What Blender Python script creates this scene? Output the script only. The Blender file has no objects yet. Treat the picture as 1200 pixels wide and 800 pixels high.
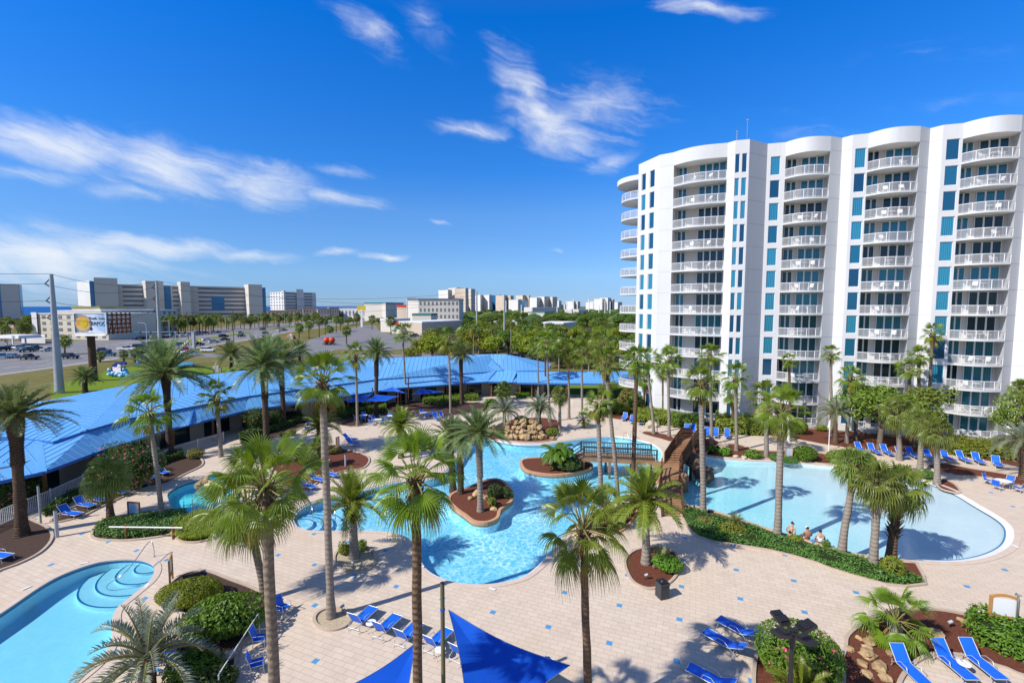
import bpy, math, random
from mathutils import Vector, Matrix, geometry
R = math.radians
rnd = random.Random(7)
SC = bpy.context.scene
COL = SC.collection
# ------------------------------------------------------------------ camera geometry
FPX = 547.0
PITCH = math.atan(41 / FPX)
CAMZ = 16.0
cP, sP = math.cos(PITCH), math.sin(PITCH)
def ray(x, y):
    u = (x - 600) / FPX; v = -(y - 400) / FPX
    return (u, cP + v * sP, v * cP - sP)
def U(x, y, z=0.0):            # where the sight line of a photo point meets the level z
    d = ray(x, y); t = (z - CAMZ) / d[2]
    return Vector((d[0] * t, d[1] * t, z))
def UY(x, y, Y):               # ... meets the upright plane at distance Y
    d = ray(x, y); t = Y / d[1]
    return Vector((d[0] * t, Y, CAMZ + d[2] * t))
def UU(pts, z=0.0):
    return [U(x, y, z) for x, y in pts]
# ------------------------------------------------------------------ scene graph helpers
def tag(o, label=None, cat=None, group=None, kind=None):
    if label: o['label'] = label
    if cat: o['category'] = cat
    if group: o['group'] = group
    if kind: o['kind'] = kind
    return o
def empty(name, loc=(0, 0, 0), rz=0.0, label=None, cat=None, group=None):
    o = bpy.data.objects.new(name, None); COL.objects.link(o)
    o.empty_display_size = 0.2
    o.location = loc; o.rotation_euler = (0, 0, rz)
    return tag(o, label, cat, group)
def put(name, me, parent=None, loc=None, rz=None, scale=None):
    o = bpy.data.objects.new(name, me); COL.objects.link(o)
    if parent is not None: o.parent = parent
    if loc is not None: o.location = loc
    if rz is not None: o.rotation_euler = (0, 0, rz)
    if scale is not None: o.scale = scale if not isinstance(scale, (int, float)) else (scale,) * 3
    return o
KIDS = {}
def kids(o):
    return [c for c in bpy.data.objects if c.parent == o]
def copy_tree(o, parent=None):
    c = o.copy(); COL.objects.link(c); c.parent = parent
    for ch in o.children: copy_tree(ch, c)
    return c
class MB:
    """collects faces, builds ONE mesh object"""
    def __init__(s):
        s.v = []; s.f = []; s.m = []; s.sm = []
    def add(s, vs, fs, mi=0, smooth=False):
        b = len(s.v); s.v.extend([tuple(v) for v in vs])
        for f in fs:
            s.f.append(tuple(i + b for i in f)); s.m.append(mi); s.sm.append(smooth)
    def quad(s, a, b, c, d, mi=0): s.add((a, b, c, d), ((0, 1, 2, 3),), mi)
    def tri(s, a, b, c, mi=0): s.add((a, b, c), ((0, 1, 2),), mi)
    def box(s, c, d, rz=0.0, mi=0, M=None):
        hx, hy, hz = d[0] / 2, d[1] / 2, d[2] / 2
        vs = [Vector((x, y, z)) for x in (-hx, hx) for y in (-hy, hy) for z in (-hz, hz)]
        if M is None: M = Matrix.Translation(c) @ Matrix.Rotation(rz, 4, 'Z')
        else: M = Matrix.Translation(c) @ M
        s.add([M @ v for v in vs], ((0, 1, 3, 2), (4, 6, 7, 5), (0, 4, 5, 1), (2, 3, 7, 6), (0, 2, 6, 4), (1, 5, 7, 3)), mi)
    def bar(s, p, q, w, h, mi=0, up=(0, 0, 1)):
        p = Vector(p); q = Vector(q); d = q - p; L = d.length
        if L < 1e-6: return
        x = d / L; u = Vector(up); y = u.cross(x)
        if y.length < 1e-4: y = Vector((0, 1, 0)).cross(x)
        y.normalize(); z = x.cross(y)
        M = Matrix((x, y, z)).transposed().to_4x4()
        s.box((p + q) / 2, (L, w, h), 0, mi, M)
    def tube(s, pts, r, n=8, mi=0, cap=True, smooth=True):
        pts = [Vector(p) for p in pts]; k = len(pts)
        rs = r if isinstance(r, (list, tuple)) else [r] * k
        rings = []; prev = None
        for i, p in enumerate(pts):
            t = (pts[min(i + 1, k - 1)] - pts[max(i - 1, 0)]).normalized()
            if prev is None:
                a = Vector((1, 0, 0)) if abs(t.x) < 0.9 else Vector((0, 1, 0))
            else: a = prev
            a = (a - t * a.dot(t)).normalized(); prev = a; b = t.cross(a)
            rings.append([p + (a * math.cos(2 * math.pi * j / n) + b * math.sin(2 * math.pi * j / n)) * rs[i] for j in range(n)])
        vs = [v for rg in rings for v in rg]; fs = []
        for i in range(k - 1):
            for j in range(n):
                j2 = (j + 1) % n
                fs.append((i * n + j, i * n + j2, (i + 1) * n + j2, (i + 1) * n + j))
        s.add(vs, fs, mi, smooth)
        if cap:
            s.add(rings[0], (tuple(range(n - 1, -1, -1)),), mi); s.add(rings[-1], (tuple(range(n)),), mi)
    def prism(s, poly, z0, z1, mi=0, mtop=None, bottom=True):
        n = len(poly); P = [(p[0], p[1]) for p in poly]
        if sum(P[i][0] * P[(i + 1) % n][1] - P[(i + 1) % n][0] * P[i][1] for i in range(n)) < 0: P = P[::-1]
        vs = [(x, y, z0) for x, y in P] + [(x, y, z1) for x, y in P]
        s.add(vs, [(i, (i + 1) % n, n + (i + 1) % n, n + i) for i in range(n)], mi)
        tri = geometry.tessellate_polygon([[Vector((x, y, 0)) for x, y in P]])
        for t in tri:
            a, b, c = t
            if (P[b][0] - P[a][0]) * (P[c][1] - P[a][1]) - (P[b][1] - P[a][1]) * (P[c][0] - P[a][0]) < 0: a, b, c = a, c, b
            s.add([(P[i][0], P[i][1], z1) for i in (a, b, c)], ((0, 1, 2),), mi if mtop is None else mtop)
            if bottom: s.add([(P[i][0], P[i][1], z0) for i in (a, c, b)], ((0, 1, 2),), mi)
    def sheet(s, outer, holes=(), z=0.0, mi=0):
        loops = [[Vector((p[0], p[1], 0)) for p in outer]] + [[Vector((p[0], p[1], 0)) for p in h] for h in holes]
        flat = [p for l in loops for p in l]
        vs = [(p.x, p.y, z) for p in flat]; fs = []
        for a, b, c in geometry.tessellate_polygon(loops):
            cr = (flat[b] - flat[a]).cross(flat[c] - flat[a]).z
            if abs(cr) < 1e-9: continue
            fs.append((a, b, c) if cr > 0 else (a, c, b))
        s.add(vs, fs, mi)
    def blob(s, c, r, n=8, m=6, mi=0, jit=0.0, rg=None, smooth=True):
        rx, ry, rz = r if isinstance(r, (tuple, list)) else (r, r, r)
        vs = [(c[0], c[1], c[2] - rz)]
        for i in range(1, m):
            ph = -math.pi / 2 + math.pi * i / m
            for j in range(n):
                th = 2 * math.pi * j / n
                k = 1 + (rg.uniform(-jit, jit) if rg else 0)
                vs.append((c[0] + rx * k * math.cos(ph) * math.cos(th), c[1] + ry * k * math.cos(ph) * math.sin(th), c[2] + rz * k * math.sin(ph)))
        vs.append((c[0], c[1], c[2] + rz)); fs = []
        for j in range(n): fs.append((0, 1 + (j + 1) % n, 1 + j))
        for i in range(m - 2):
            for j in range(n):
                a = 1 + i * n; fs.append((a + j, a + (j + 1) % n, a + n + (j + 1) % n, a + n + j))
        a = 1 + (m - 2) * n
        for j in range(n): fs.append((a + j, a + (j + 1) % n, len(vs) - 1))
        s.add(vs, fs, mi, smooth)
    def mesh(s, name, mats):
        me = bpy.data.meshes.new(name); me.from_pydata(s.v, [], s.f)
        if not isinstance(mats, (list, tuple)): mats = [mats]
        for m in mats: me.materials.append(m)
        me.polygons.foreach_set('material_index', s.m)
        me.polygons.foreach_set('use_smooth', s.sm)
        me.update(); return me
    def build(s, name, mats, parent=None, loc=None, rz=None):
        return put(name, s.mesh(name, mats), parent, loc, rz)
def smooth_loop(pts, n=6):     # closed Catmull-Rom
    P = [Vector((p[0], p[1])) for p in pts]; k = len(P); out = []
    for i in range(k):
        a, b, c, d = P[i - 1], P[i], P[(i + 1) % k], P[(i + 2) % k]
        for j in range(n):
            t = j / n
            out.append(0.5 * ((2 * b) + (c - a) * t + (2 * a - 5 * b + 4 * c - d) * t * t + (3 * b - a - 3 * c + d) * t ** 3))
    return out
def smooth_line(pts, n=6):
    P = [Vector(p) for p in pts]; k = len(P); out = []
    for i in range(k - 1):
        a, b, c, d = P[max(i - 1, 0)], P[i], P[i + 1], P[min(i + 2, k - 1)]
        for j in range(n):
            t = j / n
            out.append(0.5 * ((2 * b) + (c - a) * t + (2 * a - 5 * b + 4 * c - d) * t * t + (3 * b - a - 3 * c + d) * t ** 3))
    return out + [P[-1]]
def offset_loop(P, d):         # outward for a counter-clockwise loop when d > 0
    P = [Vector((p[0], p[1])) for p in P]; n = len(P)
    ar = sum(P[i].x * P[(i + 1) % n].y - P[(i + 1) % n].x * P[i].y for i in range(n))
    sg = 1 if ar > 0 else -1; out = []
    for i in range(n):
        t = (P[(i + 1) % n] - P[i - 1])
        if t.length < 1e-9: out.append(P[i]); continue
        t.normalize(); out.append(P[i] + Vector((t.y, -t.x)) * d * sg)
    return out
def inside(p, P):
    c = False; n = len(P); j = n - 1
    for i in range(n):
        if (P[i][1] > p[1]) != (P[j][1] > p[1]) and p[0] < (P[j][0] - P[i][0]) * (p[1] - P[i][1]) / (P[j][1] - P[i][1]) + P[i][0]: c = not c
        j = i
    return c
# ------------------------------------------------------------------ materials
class NT:
    def __init__(s, name):
        s.mat = bpy.data.materials.new(name); s.mat.use_nodes = True
        s.t = s.mat.node_tree; s.t.nodes.clear()
        s.out = s.n('ShaderNodeOutputMaterial')
    def n(s, ty, **kw):
        nd = s.t.nodes.new(ty)
        for k, v in kw.items(): setattr(nd, k, v)
        return nd
    def l(s, a, b): s.t.links.new(a, b)
    def val(s, sock, v):
        if hasattr(v, 'is_output') or isinstance(v, bpy.types.NodeSocket): s.l(v, sock)
        else: sock.default_value = v
    def math(s, op, a, b=0.0, c=None):
        nd = s.n('ShaderNodeMath', operation=op); s.val(nd.inputs[0], a); s.val(nd.inputs[1], b)
        if c is not None: s.val(nd.inputs[2], c)
        return nd.outputs[0]
    def mix(s, f, a, b):
        nd = s.n('ShaderNodeMix', data_type='RGBA'); s.val(nd.inputs[0], f)
        s.val(nd.inputs[6], (*a, 1) if isinstance(a, tuple) and len(a) == 3 else a)
        s.val(nd.inputs[7], (*b, 1) if isinstance(b, tuple) and len(b) == 3 else b)
        return nd.outputs[2]
    def ramp(s, f, lo, hi):
        nd = s.n('ShaderNodeMapRange'); s.val(nd.inputs[0], f); nd.inputs[1].default_value = lo; nd.inputs[2].default_value = hi
        return nd.outputs[0]
    def noise(s, co, scale, detail=3.0, rough=0.55):
        nd = s.n('ShaderNodeTexNoise'); nd.inputs['Scale'].default_value = scale
        nd.inputs['Detail'].default_value = detail; nd.inputs['Roughness'].default_value = rough
        if co is not None: s.l(co, nd.inputs['Vector'])
        return nd.outputs[0]
    def coord(s, kind='Object'):
        if kind == 'World': return s.n('ShaderNodeNewGeometry').outputs['Position']
        return s.n('ShaderNodeTexCoord').outputs[kind]
    def bsdf(s, col, rough=0.6, spec=0.5, metal=0.0, bump=None, bs=0.3, bd=0.02):
        b = s.n('ShaderNodeBsdfPrincipled')
        s.val(b.inputs['Base Color'], (*col, 1) if isinstance(col, tuple) and len(col) == 3 else col)
        s.val(b.inputs['Roughness'], rough); b.inputs['Specular IOR Level'].default_value = spec; s.val(b.inputs['Metallic'], metal)
        if bump is not None:
            k = s.n('ShaderNodeBump'); k.inputs['Strength'].default_value = bs; k.inputs['Distance'].default_value = bd
            s.l(bump, k.inputs['Height']); s.l(k.outputs[0], b.inputs['Normal'])
        s.l(b.outputs[0], s.out.inputs[0]); return b
MATS = {}
def simple(name, c1, c2=None, scale=2.0, rough=0.6, spec=0.4, metal=0.0, bump=0.0, bscale=None, co='Object', orand=0.0, bd=0.02):
    """two-tone noise material; orand varies brightness from object to object"""
    t = NT(name); P = t.coord(co)
    if c2 is None: c2 = tuple(x * 0.8 for x in c1)
    n = t.noise(P, scale, 5.0, 0.6); f = t.ramp(n, 0.3, 0.7)
    col = t.mix(f, c1, c2)
    if orand:
        r = t.n('ShaderNodeObjectInfo').outputs['Random']
        k = t.math('MULTIPLY_ADD', r, 2 * orand, 1 - orand)
        hs = t.n('ShaderNodeHueSaturation'); t.l(k, hs.inputs['Value']); t.l(col, hs.inputs['Color']); col = hs.outputs[0]
    b = None
    if bump: b = t.noise(P, bscale or scale * 6, 4.0)
    t.bsdf(col, rough, spec, metal, b, bump or 0.1, bd)
    MATS[name] = t.mat; return t.mat
def leafmat(name, c1, c2, trans=0.35, rough=0.45, scale=1.2, hue=0.03, spec=0.4):
    t = NT(name); P = t.coord('Object')
    n = t.ramp(t.noise(P, scale, 4.0, 0.65), 0.3, 0.7)
    col = t.mix(n, c1, c2)
    r = t.n('ShaderNodeObjectInfo').outputs['Random']
    hs = t.n('ShaderNodeHueSaturation')
    t.l(t.math('MULTIPLY_ADD', r, hue, 0.5 - hue / 2), hs.inputs['Hue'])
    t.l(t.math('MULTIPLY_ADD', r, 0.35, 0.82), hs.inputs['Value']); t.l(col, hs.inputs['Color']); col = hs.outputs[0]
    b = t.n('ShaderNodeBsdfPrincipled'); t.l(col, b.inputs['Base Color']); b.inputs['Roughness'].default_value = rough
    b.inputs['Specular IOR Level'].default_value = spec
    tr = t.n('ShaderNodeBsdfTranslucent')
    h2 = t.n('ShaderNodeHueSaturation'); h2.inputs['Hue'].default_value = 0.485; h2.inputs['Value'].default_value = 1.3; h2.inputs['Saturation'].default_value = 1.05
    t.l(col, h2.inputs['Color']); t.l(h2.outputs[0], tr.inputs['Color'])
    m = t.n('ShaderNodeMixShader'); m.inputs[0].default_value = trans
    t.l(b.outputs[0], m.inputs[1]); t.l(tr.outputs[0], m.inputs[2]); t.l(m.outputs[0], t.out.inputs[0])
    MATS[name] = t.mat; return t.mat
def paver_mat():
    t = NT('pavers'); P = t.coord('World')
    mp = t.n('ShaderNodeMapping', vector_type='TEXTURE')
    mp.inputs['Location'].default_value = (1.78 - 0.15, 22.33 - 0.15, 0); mp.inputs['Rotation'].default_value = (0, 0, R(-21.8)); mp.inputs['Scale'].default_value = (0.304,) * 3
    t.l(P, mp.inputs['Vector'])
    sx = t.n('ShaderNodeSeparateXYZ'); t.l(mp.outputs[0], sx.inputs[0]); x, y = sx.outputs[0], sx.outputs[1]
    def near0(v, per):   # 1 where floor(v) is a multiple of per
        f = t.math('FLOOR', v); m = t.math('FLOORED_MODULO', t.math('ADD', f, 0.5), per)
        return t.math('LESS_THAN', m, 1.0)
    blue = t.math('MULTIPLY', near0(x, 10), near0(y, 10))
    fx = t.math('FRACT', x); fy = t.math('FRACT', y)
    # courses two tiles long, every other course shifted
    x2 = t.math('FRACT', t.math('ADD', t.math('MULTIPLY', x, 0.5), t.math('MULTIPLY', t.math('FLOORED_MODULO', t.math('FLOOR', y), 2.0), 0.5)))
    w = 0.055
    jx = t.math('LESS_THAN', t.math('MINIMUM', x2, t.math('SUBTRACT', 1.0, x2)), w * 0.5)
    jy = t.math('LESS_THAN', t.math('MINIMUM', fy, t.math('SUBTRACT', 1.0, fy)), w)
    j = t.math('MAXIMUM', jx, jy)
    cid = t.n('ShaderNodeCombineXYZ'); t.l(t.math('FLOOR', t.math('ADD', t.math('MULTIPLY', x, 0.5), t.math('MULTIPLY', t.math('FLOORED_MODULO', t.math('FLOOR', y), 2.0), 0.5))), cid.inputs[0]); t.l(t.math('FLOOR', y), cid.inputs[1])
    wn = t.n('ShaderNodeTexWhiteNoise', noise_dimensions='2D'); t.l(cid.outputs[0], wn.inputs[0])
    base = t.mix(t.ramp(wn.outputs[0], 0, 1), (0.63, 0.52, 0.40), (0.57, 0.46, 0.35))
    big = t.ramp(t.noise(P, 0.13, 4.0), 0.35, 0.7)
    base = t.mix(t.math('MULTIPLY', big, 0.45), base, (0.60, 0.47, 0.36))
    dirt = t.ramp(t.noise(P, 0.9, 6.0, 0.7), 0.52, 0.8)
    base = t.mix(t.math('MULTIPLY', dirt, 0.42), base, (0.36, 0.29, 0.235))
    st = t.ramp(t.noise(P, 0.075, 3.0, 0.6), 0.56, 0.70)   # rusty well-water stains
    st2 = t.math('MULTIPLY', st, t.ramp(t.noise(P, 1.3, 5.0), 0.35, 0.65))
    base = t.mix(t.math('MULTIPLY', st2, 0.55), base, (0.55, 0.34, 0.14))
    base = t.mix(t.math('MULTIPLY', j, 0.42), base, (0.30, 0.235, 0.19))
    inn = t.math('GREATER_THAN', t.math('MINIMUM', t.math('MINIMUM', fx, t.math('SUBTRACT', 1.0, fx)), t.math('MINIMUM', fy, t.math('SUBTRACT', 1.0, fy))), 0.04)
    base = t.mix(t.math('MULTIPLY', blue, inn), base, (0.07, 0.27, 0.50))
    t.bsdf(base, 0.75, 0.3, 0, t.noise(P, 25, 3), 0.15, 0.01)
    MATS['pavers'] = t.mat; return t.mat
def water_mat(name, tint, tint2, sc=1.0, bump=0.35, contrast=1.0):
    """clear pool water: caustic light is painted into its tint as a net of ripples"""
    t = NT(name); P = t.coord('World')
    n1 = t.n('ShaderNodeTexNoise'); n1.inputs['Scale'].default_value = 0.9 * sc; n1.inputs['Detail'].default_value = 2
    t.l(P, n1.inputs['Vector'])
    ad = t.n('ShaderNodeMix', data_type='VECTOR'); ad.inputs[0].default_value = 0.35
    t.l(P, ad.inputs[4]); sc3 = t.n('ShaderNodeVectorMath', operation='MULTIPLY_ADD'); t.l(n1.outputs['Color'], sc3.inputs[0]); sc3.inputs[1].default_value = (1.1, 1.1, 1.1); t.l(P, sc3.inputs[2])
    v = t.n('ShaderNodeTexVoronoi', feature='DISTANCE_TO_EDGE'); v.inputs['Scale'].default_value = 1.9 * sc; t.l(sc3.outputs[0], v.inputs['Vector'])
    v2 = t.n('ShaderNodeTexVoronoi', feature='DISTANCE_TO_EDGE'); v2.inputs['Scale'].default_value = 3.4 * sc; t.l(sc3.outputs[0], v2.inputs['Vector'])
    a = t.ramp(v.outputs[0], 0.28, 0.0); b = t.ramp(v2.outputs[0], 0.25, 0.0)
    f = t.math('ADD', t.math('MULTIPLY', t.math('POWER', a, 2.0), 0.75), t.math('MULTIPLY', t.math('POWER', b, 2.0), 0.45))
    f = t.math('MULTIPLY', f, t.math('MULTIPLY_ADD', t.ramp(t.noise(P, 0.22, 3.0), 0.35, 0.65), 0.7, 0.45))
    col = t.mix(t.math('MINIMUM', t.math('MULTIPLY', f, contrast), 1.0), tint, tint2)  # bright caustic lines painted into the transmission tint
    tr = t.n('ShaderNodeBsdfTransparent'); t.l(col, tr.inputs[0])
    gl = t.n('ShaderNodeBsdfGlossy'); gl.inputs['Roughness'].default_value = 0.06
    bp = t.n('ShaderNodeBump'); bp.inputs['Strength'].default_value = bump; bp.inputs['Distance'].default_value = 0.05
    t.l(t.math('ADD', t.noise(P, 2.6 * sc, 3.0), t.math('MULTIPLY', t.noise(P, 0.8, 2.0), 1.5)), bp.inputs['Height']); t.l(bp.outputs[0], gl.inputs['Normal'])
    geo = t.n('ShaderNodeNewGeometry'); dt = t.n('ShaderNodeVectorMath', operation='DOT_PRODUCT'); t.l(geo.outputs['Incoming'], dt.inputs[0]); t.l(bp.outputs[0], dt.inputs[1])
    fr = t.math('MULTIPLY_ADD', t.math('POWER', t.math('SUBTRACT', 1.0, t.math('MINIMUM', t.math('ABSOLUTE', dt.outputs['Value']), 1.0)), 5.0), 0.9, 0.02)   # Schlick, the same from either side
    m = t.n('ShaderNodeMixShader'); t.l(fr, m.inputs[0]); t.l(tr.outputs[0], m.inputs[1]); t.l(gl.outputs[0], m.inputs[2]); t.l(m.outputs[0], t.out.inputs[0])
    MATS[name] = t.mat; return t.mat
def window_mat(name, c1, c2, metal=0.55, curtain=0.0):
    t = NT(name); P = t.coord('Object')
    r = t.n('ShaderNodeObjectInfo').outputs['Random']
    wv = t.n('ShaderNodeTexWave', wave_type='BANDS', bands_direction='X'); wv.inputs['Scale'].default_value = 1.6; wv.inputs['Distortion'].default_value = 1.5; t.l(P, wv.inputs['Vector'])
    f = t.ramp(r, 0.25, 0.75)
    col = t.mix(f, c1, c2)
    if curtain:
        k = t.math('MULTIPLY', t.ramp(wv.outputs[0], 0.2, 0.9), t.math('MULTIPLY', t.math('GREATER_THAN', r, 0.55), curtain))
        col = t.mix(k, col, (0.07, 0.34, 0.48))
    t.bsdf(col, 0.08, 0.5, metal, t.noise(P, 0.7, 2), 0.05, 0.02)
    MATS[name] = t.mat; return t.mat
def roof_mat():
    return simple('blue_metal_roof', (0.110, 0.34, 0.64), (0.155, 0.395, 0.70), 0.22, 0.34, 0.7, 0.0, 0.01, 2.0, 'World')
# ================================================================== world, sun, camera
SUN_EL, SUN_DIR = R(42), Vector((-0.88, -0.475))          # where the sun stands (left of and behind the camera)
SUN_ROT = math.atan2(SUN_DIR.x, SUN_DIR.y)
W = bpy.data.worlds.new("World"); SC.world = W; W.use_nodes = True
wt = W.node_tree; wt.nodes.clear()
def wn(ty, **kw):
    nd = wt.nodes.new(ty)
    for k, v in kw.items(): setattr(nd, k, v)
    return nd
def wl(a, b): wt.links.new(a, b)
def wm(op, a, b=0.0, c=None):
    nd = wn('ShaderNodeMath', operation=op)
    for i, v in enumerate((a, b) if c is None else (a, b, c)):
        if isinstance(v, bpy.types.NodeSocket): wl(v, nd.inputs[i])
        else: nd.inputs[i].default_value = v
    return nd.outputs[0]
sky = wn('ShaderNodeTexSky', sky_type='NISHITA'); sky.sun_disc = False
sky.sun_elevation = SUN_EL; sky.sun_rotation = SUN_ROT; sky.altitude = 0
sky.air_density = 0.8; sky.dust_density = 0.0; sky.ozone_density = 2.0
EXPO = 0.35
tc = wn('ShaderNodeTexCoord'); sp = wn('ShaderNodeSeparateXYZ'); wl(tc.outputs['Generated'], sp.inputs[0])
# a polarised, clear autumn sky: the blue deepens with height; the unseen zenith is brightened for fill
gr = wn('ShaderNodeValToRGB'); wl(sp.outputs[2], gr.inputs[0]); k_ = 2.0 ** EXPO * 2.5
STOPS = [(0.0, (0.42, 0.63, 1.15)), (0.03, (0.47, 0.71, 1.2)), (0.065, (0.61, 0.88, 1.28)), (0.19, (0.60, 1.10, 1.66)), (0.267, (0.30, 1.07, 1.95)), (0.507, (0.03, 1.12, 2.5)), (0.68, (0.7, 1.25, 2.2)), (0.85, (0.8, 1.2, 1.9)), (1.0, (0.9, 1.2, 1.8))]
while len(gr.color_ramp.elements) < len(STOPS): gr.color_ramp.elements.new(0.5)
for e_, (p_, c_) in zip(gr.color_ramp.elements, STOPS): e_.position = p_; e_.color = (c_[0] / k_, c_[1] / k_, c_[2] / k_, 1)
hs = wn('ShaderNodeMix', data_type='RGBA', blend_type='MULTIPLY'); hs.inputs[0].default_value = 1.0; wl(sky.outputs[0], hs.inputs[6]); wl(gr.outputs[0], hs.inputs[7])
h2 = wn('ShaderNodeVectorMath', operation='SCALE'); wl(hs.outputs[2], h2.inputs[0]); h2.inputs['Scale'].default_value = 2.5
# thin cirrus, laid out on a high flat layer overhead (direction / height)
zz = wm('MAXIMUM', sp.outputs[2], 0.012)
cx = wm('DIVIDE', sp.outputs[0], zz); cy = wm('DIVIDE', sp.outputs[1], zz)
cv = wn('ShaderNodeCombineXYZ'); wl(cx, cv.inputs[0]); wl(cy, cv.inputs[1])
def layer(px, py):
    d = ray(px, py); return (d[0] / d[2], d[1] / d[2])
CLOUDS = [  # photo-side ends of each wisp, half width (photo px), strength
    ((-40, 148), (150, 180), 22, 0.95), ((90, 172), (290, 210), 30, 0.95), ((230, 200), (380, 228), 27, 0.85), ((330, 222), (450, 241), 12, 0.75), ((370, 196), (425, 203), 9, 0.6),
    ((-40, 196), (90, 206), 9, 0.55), ((60, 208), (220, 234), 11, 0.5),
    ((400, 8), (472, 56), 20, 0.62), ((475, 6), (525, 50), 20, 0.40),
    ((590, 66), (640, 150), 30, 0.75), ((600, 130), (700, 172), 30, 0.85), ((510, 146), (610, 158), 12, 0.7), ((640, 120), (760, 130), 40, 0.62), ((600, 120), (660, 150), 22, 0.9), ((690, 196), (742, 186), 16, 0.62),
    ((505, 262), (540, 265), 5, 0.55), ((770, 0), (890, 14), 10, 0.9), ((640, 297), (665, 295), 4, 0.4),
    ((-60, 296), (160, 312), 34, 1.0), ((-60, 330), (230, 335), 30, 0.6), ((60, 284), (300, 296), 13, 0.85), ((220, 298), (350, 302), 9, 0.75), ((360, 298), (420, 298), 6, 0.6), ((420, 302), (485, 300), 6, 0.75), ((0, 345), (360, 345), 28, 0.28),
    ((860, 150), (1100, 160), 22, 0.30), ((980, 62), (1210, 56), 16, 0.25), ((1000, 130), (1210, 110), 14, 0.25), ((600, 335), (760, 345), 16, 0.2)]
acc = None
for (a, b, w, stn) in CLOUDS:
    # distance in an azimuth / elevation chart, so that a wisp keeps its share of the sky
    def ae(p):
        d = ray(*p); return (math.atan2(d[0], d[1]), math.atan2(d[2], math.hypot(d[0], d[1])))
    pa, pb = ae(a), ae(b)
    mx, my = (pa[0] + pb[0]) / 2, (pa[1] + pb[1]) / 2
    L = math.hypot(pb[0] - pa[0], pb[1] - pa[1]) / 2 + w / 640; ang = math.atan2(pb[1] - pa[1], pb[0] - pa[0])
    if acc is None:
        az = wm('ARCTAN2', sp.outputs[0], sp.outputs[1]); el = wm('ARCSINE', sp.outputs[2])
        # ragged edges: bend the chart with noise
        wz = wn('ShaderNodeTexNoise'); wz.inputs['Scale'].default_value = 9.0; wz.inputs['Detail'].default_value = 5.0
        wl(tc.outputs['Generated'], wz.inputs['Vector'])
        ws = wn('ShaderNodeSeparateColor'); wl(wz.outputs['Color'], ws.inputs[0])
        az = wm('ADD', az, wm('MULTIPLY_ADD', ws.outputs[0], 0.10, -0.05)); el = wm('ADD', el, wm('MULTIPLY_ADD', ws.outputs[1], 0.05, -0.025))
        chart = wn('ShaderNodeCombineXYZ'); wl(az, chart.inputs[0]); wl(el, chart.inputs[1])
    mp_ = wn('ShaderNodeMapping', vector_type='TEXTURE'); mp_.inputs[1].default_value = (mx, my, 0); mp_.inputs[2].default_value = (0, 0, ang); mp_.inputs[3].default_value = (L * 1.25, w / 560 * 1.25, 1)
    wl(chart.outputs[0], mp_.inputs[0]); gd_ = wn('ShaderNodeTexGradient', gradient_type='SPHERICAL'); wl(mp_.outputs[0], gd_.inputs[0])
    g = wm('MULTIPLY', gd_.outputs['Fac'], stn * 1.2)
    acc = g if acc is None else wm('MAXIMUM', acc, g)
# fine fibres drawn out by the wind
mpn = wn('ShaderNodeMapping', vector_type='TEXTURE'); mpn.inputs['Rotation'].default_value = (0, 0, R(-13)); mpn.inputs['Scale'].default_value = (0.26, 0.05, 1.0); wl(chart.outputs[0], mpn.inputs[0])
f1 = wn('ShaderNodeTexNoise'); f1.inputs['Scale'].default_value = 1.6; f1.inputs['Detail'].default_value = 7; f1.inputs['Roughness'].default_value = 0.60; f1.inputs['Distortion'].default_value = 1.0
wl(mpn.outputs[0], f1.inputs['Vector'])
f2 = wn('ShaderNodeTexNoise'); f2.inputs['Scale'].default_value = 22; f2.inputs['Detail'].default_value = 7; f2.inputs['Roughness'].default_value = 0.6; wl(tc.outputs['Generated'], f2.inputs['Vector'])
fib = wm('ADD', wm('MULTIPLY', f1.outputs[0], 0.90), wm('MULTIPLY', f2.outputs[0], 0.30))
mr = wn('ShaderNodeMapRange', interpolation_type='SMOOTHSTEP'); wl(wm('ADD', wm('MULTIPLY', acc, 0.72), fib), mr.inputs[0]); mr.inputs[1].default_value = 0.69; mr.inputs[2].default_value = 1.58
cl = wm('MULTIPLY', mr.outputs[0], wm('MINIMUM', wm('MULTIPLY', acc, 2.2), 0.88))
# an added bright veil, unseen behind the camera, to lift the fill light
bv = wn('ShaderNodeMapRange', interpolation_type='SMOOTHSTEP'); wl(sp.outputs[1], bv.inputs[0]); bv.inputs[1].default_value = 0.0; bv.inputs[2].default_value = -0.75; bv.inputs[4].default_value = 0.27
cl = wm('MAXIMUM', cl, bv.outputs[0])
# a pale band near the horizon
hb = wn('ShaderNodeMapRange', interpolation_type='SMOOTHSTEP'); wl(sp.outputs[2], hb.inputs[0]); hb.inputs[1].default_value = 0.0; hb.inputs[2].default_value = 0.03
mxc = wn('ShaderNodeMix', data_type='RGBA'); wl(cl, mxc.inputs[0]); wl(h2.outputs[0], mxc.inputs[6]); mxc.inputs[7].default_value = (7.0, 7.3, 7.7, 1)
W.cycles.sampling_method = 'MANUAL'; W.cycles.sample_map_resolution = 256
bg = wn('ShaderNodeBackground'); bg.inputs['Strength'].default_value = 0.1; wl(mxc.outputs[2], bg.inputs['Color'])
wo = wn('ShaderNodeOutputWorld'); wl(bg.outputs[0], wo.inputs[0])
sl = bpy.data.lights.new('sun', 'SUN'); sl.energy = 4.6; sl.angle = R(0.53); sl.color = (1.0, 0.955, 0.88)
so = put('sun', sl); tosun = Vector((SUN_DIR.x, SUN_DIR.y, 0)).normalized() * math.cos(SUN_EL) + Vector((0, 0, math.sin(SUN_EL)))
so.rotation_euler = tosun.to_track_quat('Z', 'Y').to_euler()
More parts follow.
